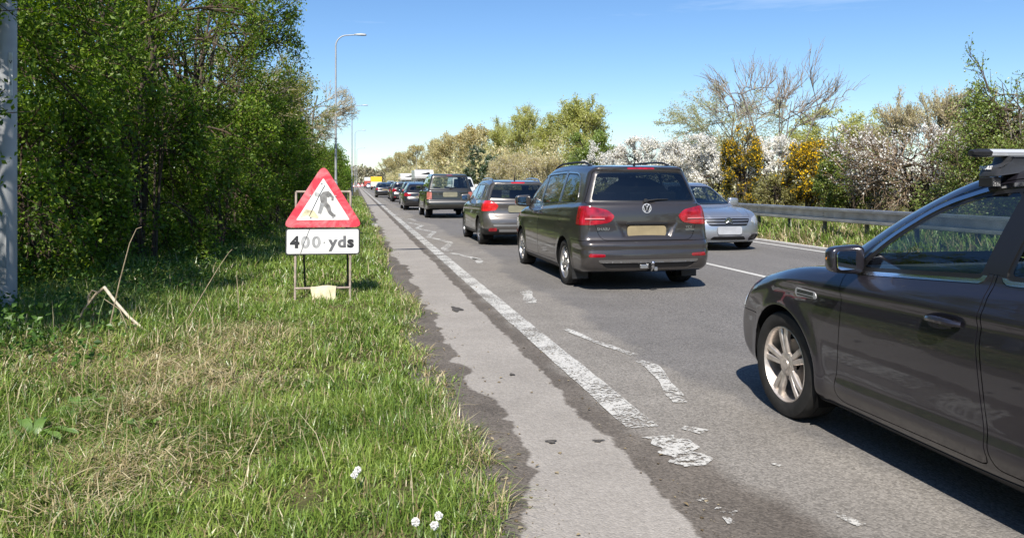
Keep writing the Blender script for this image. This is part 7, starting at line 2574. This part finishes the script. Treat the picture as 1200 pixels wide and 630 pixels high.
M_SIGN_R = worn_sign('sign_red', (0.55, 0.030, 0.055), (0.66, 0.36, 0.36), 0.75, 3.6)
M_SIGN_BK = simple('sign_black', (0.020, 0.020, 0.022), 0.5, noise=0.3, nscale=12)
M_SIGN_FADE = simple('sign_faded_black', (0.30, 0.30, 0.30), 0.6, noise=0.4, nscale=9)
M_GALV = simple('galvanised_steel', (0.34, 0.33, 0.32), 0.5, metal=0.6, noise=0.3, nscale=18)
M_RUST = simple('weathered_frame', (0.36, 0.29, 0.24), 0.75, metal=0.1, noise=0.45, nscale=9)
M_SCUFF = simple('sign_scuff', (0.62, 0.55, 0.36), 0.7, noise=0.4, nscale=10)

def tri_pts(s, r, n=6):
    """rounded triangle, point up, base on z = 0, outline (x, z)"""
    h = s * 0.80
    return rpoly([(-s / 2, 0), (s / 2, 0), (0, h)], r, n)

def sign_frame(root, w, top, mat, zb=0.15):
    f = MB()
    lean = 0.10
    for s in (-1, 1):
        f.tube([(s * w / 2, 0.0, -0.06), (s * w / 2, lean, top)], 0.014, 8)
    f.tube([(-w / 2 - 0.0, lean, top), (w / 2 + 0.0, lean, top)], 0.014, 8)
    f.tube([(-w / 2, 0.012, zb), (w / 2, 0.012, zb)], 0.014, 8)
    f.obj('front_frame', mat, root, smooth=True)
    f = MB()
    for s in (-1, 1):
        f.tube([(s * w / 2 * 0.82, 0.52, -0.06), (s * w / 2 * 0.82, lean + 0.01, top - 0.02)], 0.012, 8)
    f.tube([(-w / 2 * 0.82, 0.49, 0.10), (w / 2 * 0.82, 0.49, 0.10)], 0.012, 8)
    f.obj('rear_stay', simple('dark_stay', (0.04, 0.038, 0.035), 0.7, metal=0.3), root, smooth=True)

def ang(z, top):
    return 0.10 * z / top

def triangle_sign(root, s, z0, top, ruin=True):
    """red bordered triangle standing on the leaning frame; face towards -y"""
    T = Matrix.Translation((0, ang(z0, top) - 0.022, z0)) @ Matrix.Rotation(math.atan(-0.10 / top), 4, 'X')
    b = MB()
    b.prism(tri_pts(s, 0.12), 0.0, 0.008, T)
    b.obj('red_border', M_SIGN_R, root)
    k = 0.66
    h = s * 0.80
    b = MB()
    inn = [(p[0] * k, p[1] * k + h * (1 - k) / 3.0) for p in tri_pts(s, 0.03)]
    b.prism(inn, -0.0025, 0.004, T)
    face = b.obj('white_panel', M_SIGN_W, root)
    return T, face

sx, sy = gp(378, 352, 0.03)
sgz = float(verge_z(np.float64(sx), np.float64(sy)))
sign = thing('roadworks_sign', 'red and white triangular roadworks sign over a 400 yds plate on the verge', 'road sign', (sx, sy, sgz), R(-4))
TOP = 1.33
sign_frame(sign, 0.66, TOP, M_RUST)
T, face = triangle_sign(sign, 0.985, 0.925 - sgz, TOP)
# worn pictogram: stooping figure with a shovel and the remains of a heap
def flat(parent, name, P, w, mat, T, y=-0.0045):
    b = MB()
    P = np.array(P, float)
    tg = np.gradient(P, axis=0)
    tg /= np.linalg.norm(tg, axis=1)[:, None] + 1e-9
    nn = np.stack([-tg[:, 1], tg[:, 0]], 1)
    w = np.broadcast_to(np.asarray(w, float), (len(P),))[:, None]
    A, B = P + nn * w / 2, P - nn * w / 2
    n = len(P)
    V = [tuple(T @ Vector((p[0], y, p[1]))) for p in np.vstack([A, B])]
    b.add(V, [(k, k + 1, n + k + 1, n + k) for k in range(n - 1)])
    o = link(name, b.mesh(name, fix=False), mat, parent)
    return o
def disc(parent, name, c, rx, rz, mat, T, y=-0.005, n=18):
    V = [T @ Vector((c[0], y, c[1]))] + [T @ Vector((c[0] + rx * math.cos(2 * math.pi * k / n), y, c[1] + rz * math.sin(2 * math.pi * k / n))) for k in range(n)]
    b = MB()
    b.add([tuple(v) for v in V], [(0, 1 + (k + 1) % n, 1 + k) for k in range(n)])
    return link(name, b.mesh(name, fix=False), mat, parent)
M_PICT = simple('faded_pictogram', (0.17, 0.165, 0.16), 0.6, noise=0.5, nscale=16)
flat(face, 'figure_back', [(-0.02, 0.375), (0.01, 0.405), (0.055, 0.41), (0.085, 0.39)], [0.05, 0.07, 0.08, 0.055], M_PICT, T)
flat(face, 'figure_torso', [(-0.005, 0.405), (0.005, 0.35), (0.01, 0.295)], [0.08, 0.085, 0.07], M_PICT, T, -0.0048)
flat(face, 'figure_arm', [(0.085, 0.40), (0.115, 0.37), (0.112, 0.33)], [0.035, 0.03, 0.025], M_PICT, T, -0.005)
flat(face, 'figure_leg', [(0.015, 0.30), (0.06, 0.25), (0.085, 0.18), (0.125, 0.145), (0.15, 0.145)], [0.06, 0.055, 0.045, 0.04, 0.03], M_PICT, T, -0.0052)
flat(face, 'figure_leg', [(-0.01, 0.30), (-0.025, 0.23), (-0.045, 0.17)], [0.055, 0.045, 0.04], M_SIGN_FADE, T, -0.0054)
disc(face, 'figure_head', (-0.075, 0.41), 0.030, 0.030, simple('pale_pictogram', (0.42, 0.42, 0.41), 0.6, noise=0.4, nscale=16), T)
flat(face, 'shovel', [(0.02, 0.52), (-0.05, 0.39), (-0.11, 0.26), (-0.165, 0.14)], 0.008, M_SIGN_BK, T, -0.0058)
flat(face, 'heap', [(-0.27, 0.125), (-0.20, 0.19), (-0.13, 0.165), (-0.06, 0.12)], [0.01, 0.07, 0.09, 0.02], M_SCUFF, T, -0.0047)
for (a, c) in [(-0.15, 0.12), (0.12, 0.125), (-0.02, 0.54), (-0.155, 0.39), (0.15, 0.385)]:
    b = MB()
    b.lathe([(0.011, 0.0), (0.010, -0.005), (0.0001, -0.006)], 10)
    me = b.mesh('bolt', smooth=True)
    me.transform(T @ Matrix.Translation((a, -0.002, c)))
    link('bolt', me, M_GALV, sign)
# distance plate
pz, ph, pw = 0.590 - sgz, 0.325, 0.895
T2 = Matrix.Translation((0, ang(pz, TOP) - 0.022, pz)) @ Matrix.Rotation(math.atan(-0.10 / TOP), 4, 'X')
b = MB()
b.prism(rpoly([(-pw / 2, 0), (pw / 2, 0), (pw / 2, ph), (-pw / 2, ph)], 0.035), 0.0, 0.007, T2)
plate = b.obj('distance_plate', M_SIGN_BK, sign)
b = MB()
b.prism(rpoly([(-pw / 2 + 0.015, 0.015), (pw / 2 - 0.015, 0.015), (pw / 2 - 0.015, ph - 0.015), (-pw / 2 + 0.015, ph - 0.015)], 0.025), -0.0025, 0.004, T2)
pp = b.obj('plate_face', M_SIGN_W, plate)
RX = Matrix.Rotation(R(90), 4, 'X')
def on_plate(s, x, size, mat, off=0.006, name='lettering'):
    return text_obj(name, s, size, mat, pp, T2 @ Matrix.Translation((x, -0.0045, ph * 0.46)) @ RX, 0.0006, off, 1.08, 1.0)
M_HALF = simple('sign_half_black', (0.10, 0.10, 0.105), 0.6, noise=0.4, nscale=12)
for ch, xx, mt, of in (('4', -0.335, M_SIGN_BK, 0.009), ('0', -0.208, M_SIGN_FADE, 0.007), ('0', -0.078, M_SIGN_FADE, 0.007), ('y', 0.122, M_HALF, 0.007), ('d', 0.232, M_HALF, 0.007), ('s', 0.335, M_SIGN_BK, 0.009)):
    on_plate(ch, xx, 0.192, mt, of)
disc(pp, 'dot', (0.018, ph * 0.46), 0.010, 0.010, M_SIGN_FADE, T2, -0.0052)
flat(plate, 'scratch', [(-0.16, ph - 0.01), (-0.215, 0.17), (-0.265, 0.02)], 0.006, M_SIGN_BK, T2, -0.0062)
# sandbag draped over the bottom bar
b = MB()
U, Wn = 12, 9
V = []
for i in range(U):
    t = i / (U - 1)
    for j in range(Wn):
        q = j / (Wn - 1) - 0.5
        zz = 0.172 - t * 0.235
        bulge = 0.030 * math.sin(math.pi * min(1, t * 1.1)) * math.cos(q * 2.6) + 0.020
        V.append((0.01 + q * (0.31 - 0.03 * math.sin(3 * t)) + 0.02 * t, -0.006 - bulge * (1 + 0.25 * math.sin(9 * q + 4 * t)) - 0.07 * t * t, zz + 0.008 * math.sin(6 * q + 1)))
V2 = [(x, 0.045 - 0.2 * (y + 0.02), z) for x, y, z in V]
F = []
for i in range(U - 1):
    for j in range(Wn - 1):
        q = i * Wn + j
        F.append((q, q + 1, q + Wn + 1, q + Wn))
n0 = U * Wn
F2 = [tuple(reversed([k + n0 for k in f])) for f in F]
rim = [j for j in range(Wn)] + [i * Wn + Wn - 1 for i in range(1, U)] + [(U - 1) * Wn + j for j in range(Wn - 2, -1, -1)] + [i * Wn for i in range(U - 2, 0, -1)]
F3 = [(rim[k], rim[k - 1], rim[k - 1] + n0, rim[k] + n0) for k in range(len(rim))]
b.add(V + V2, F + F2 + F3)
thing('sandbag', 'cream sandbag slumped over the bottom bar of the roadworks sign', 'sandbag', (sx, sy, sgz), R(-4), None, b.mesh('sandbag', smooth=True), simple('cream_sacking', (0.60, 0.53, 0.36), 0.9, noise=0.15, nscale=12, bump=0.4, bscale=40))

# distant roadworks signs on the verge
for i, (px, d, lab) in enumerate([(415.0, 165, 'distant red and white roadworks triangle on the verge, leftmost of three'), (420.0, 185, 'distant red and white roadworks triangle on the verge, middle of three'), (424.5, 215, 'distant red and white roadworks triangle on the verge, rightmost of three')]):
    xr = (px - 600) / FPX * d
    rt = thing('distant_sign', lab, 'road sign', (xr * CY + d * SY, -xr * SY + d * CY, 0.05), R(4 * i - 3), 'distant roadworks signs')
    sign_frame(rt, 0.8, 1.6, M_GALV)
    triangle_sign(rt, 1.2, 0.55, 1.6)

# ---------------------------------------------------------------- lamp posts
M_POST = simple('lamp_post_steel', (0.36, 0.37, 0.375), 0.55, metal=0.35, noise=0.12, nscale=5)
M_LANT = simple('lantern_grey', (0.42, 0.43, 0.44), 0.5, metal=0.3)
def lamp_post(x, y, H, lab, arm=1.1, r=0.09, side=1, hb=1.35):
    rt = thing('lamp_post', lab, 'lamp post', (x, y, 0.0), 0, 'street lamp posts')
    b = MB()
    b.lathe([(r * 1.25, -0.1), (r * 1.25, hb), (r * 1.2, hb + 0.1), (r * 0.86, hb + 0.21), (r * 0.8, hb + 0.65), (r * 0.55, H - 0.7)], 18, axis='z')
    b.obj('pole', M_POST, rt, smooth=True)
    b = MB()
    P = [(0, 0, H - 0.75)]
    for t in np.linspace(0, 1, 9):
        a = t * math.pi / 2 * 0.95
        P.append((side * 0.65 * (1 - math.cos(a)), 0, H - 0.7 + 0.65 * math.sin(a)))
    P.append((side * arm, 0, H - 0.01))
    b.tube(P, np.linspace(r * 0.55, r * 0.38, len(P)), 10)
    b.obj('arm', M_POST, rt, smooth=True)
    b = MB()
    b.lathe([(0.001, -0.05), (0.06, 0.0), (0.10, 0.15), (0.13, 0.40), (0.11, 0.62), (0.001, 0.70)], 14, axis='x')
    me = b.mesh('lantern', smooth=True)
    for v in me.vertices:
        v.co.x *= side
        v.co.z = v.co.z * (0.75 if v.co.z > 0 else 0.35)
    link('lantern', me, M_LANT, rt, (side * (arm - 0.05), 0, H - 0.005))
    b = MB()
    b.box((-0.012, -r * 1.25 - 0.006, 0.45), (0.06, -r * 1.2, 1.15))
    b.obj('access_door', M_POST, rt)
    return rt
def at_depth(px, zr):
    xr = (px - 600) / FPX * zr
    return xr * CY + zr * SY, -xr * SY + zr * CY
x, y = at_depth(5.5, 7.9)
lp = lamp_post(x, y, 10.0, 'thick grey lamp post at the left edge, half hidden by leaves', r=0.088, hb=4.2)
b = MB()
b.box((0.076, -0.100, 2.36), (0.112, -0.094, 2.80))
tagp = b.obj('number_tag', M_SIGN_W, lp)
text_obj('tag_lettering', 'V', 0.05, M_SIGN_BK, tagp, Matrix.Translation((0.094, -0.1015, 2.70)) @ RX)
text_obj('tag_lettering', '5', 0.05, M_SIGN_BK, tagp, Matrix.Translation((0.094, -0.1015, 2.48)) @ RX)
for (px, zr, H, lab) in [(393.5, 44, 10.0, 'tall lamp post with curved arm rising over the left hedge'), (412.5, 84, 10.0, 'lamp post third from the left edge, beside the hedge end'), (416.0, 124, 10.0, 'lamp post fourth from the left edge, thin in the distance'), (418.2, 165, 9.0, 'farthest lamp post on the left verge')]:
    x, y = at_depth(px, zr)
    lamp_post(x, y, H, lab, r=0.085)
x, y = at_depth(488, 205)
lamp_post(x, y, 10.5, 'slim distant lamp post on the right side of the road', side=-1)

# ---------------------------------------------------------------- crash barrier
M_BARR = simple('barrier_zinc', (0.56, 0.55, 0.53), 0.40, metal=0.9, noise=0.22, nscale=3)
M_BPOST = simple('barrier_post', (0.20, 0.19, 0.18), 0.7, metal=0.4, noise=0.3, nscale=10)
bar = thing('crash_barrier', 'long galvanised crash barrier along the right verge', 'barrier', (11.35, 4.0, 0))
prof = [(0.10, 0.845), (-0.075, 0.845), (-0.095, 0.832), (-0.095, 0.785), (0.065, 0.765), (0.065, 0.60), (-0.095, 0.575), (-0.095, 0.53), (-0.075, 0.515), (0.10, 0.515)]
b = MB()
V, F = [], []
np_ = len(prof)
for yy in (0.0, 3.19):
    for dx in (0.0, 0.006):
        for i, (a, c) in enumerate(prof):
            V.append((a + dx, yy, c - (dx if i < np_ / 2 else -dx)))
for i in range(np_ - 1):
    F.append((i, i + 1, 2 * np_ + i + 1, 2 * np_ + i))
    F.append((np_ + i + 1, np_ + i, 3 * np_ + i, 3 * np_ + i + 1))
b.add(V, F)
beam_me = b.mesh('beam', fix=False)
beam_me.materials.append(M_BARR)
b = MB()
b.box((0.075, -0.035, -0.25), (0.09, 0.035, 0.78))
b.box((0.09, -0.006, -0.25), (0.13, 0.006, 0.78))
b.box((0.13, -0.035, -0.25), (0.145, 0.035, 0.78))
post_me = b.mesh('post')
post_me.materials.append(M_BPOST)
b = MB()
for zz in (0.64, 0.70):
    b.lathe([(0.012, 0.0), (0.011, -0.010), (0.0001, -0.011)], 8, axis='x', origin=(0.064, 0.12, zz))
bolt_me = b.mesh('bolt')
bolt_me.materials.append(MAT_DISC)
for k in range(30):
    o = link('beam', beam_me, None, bar, (0, k * 3.2, 0.02))
    o = link('post', post_me, None, bar, (0, k * 3.2 + 0.4, 0.02))
    if k < 10:
        link('bolt', bolt_me, None, bar, (0, k * 3.2 + 0.28, 0.02))
        o = link('post', post_me, None, bar, (0, k * 3.2 + 2.0, 0.02))

# loose kerb stones on the verge edge
for i, (px, py, ln, m, lab) in enumerate([(438.5, 266, 0.75, M_KERB, 'pale concrete kerb stone by the road edge beyond the sign'), (436.0, 259.5, 0.85, simple('dark_kerb', (0.06, 0.06, 0.06), 0.8), 'dark kerb stone just beyond the pale one')]):
    x, y = gp(px, py)
    b = MB()
    b.box((-0.10, -ln / 2, -0.05), (0.11, ln / 2, 0.11))
    thing('kerb_stone', lab, 'kerb', (x, y, 0), R(2), None, b.mesh('kerb_stone', bevel=0.02), m)
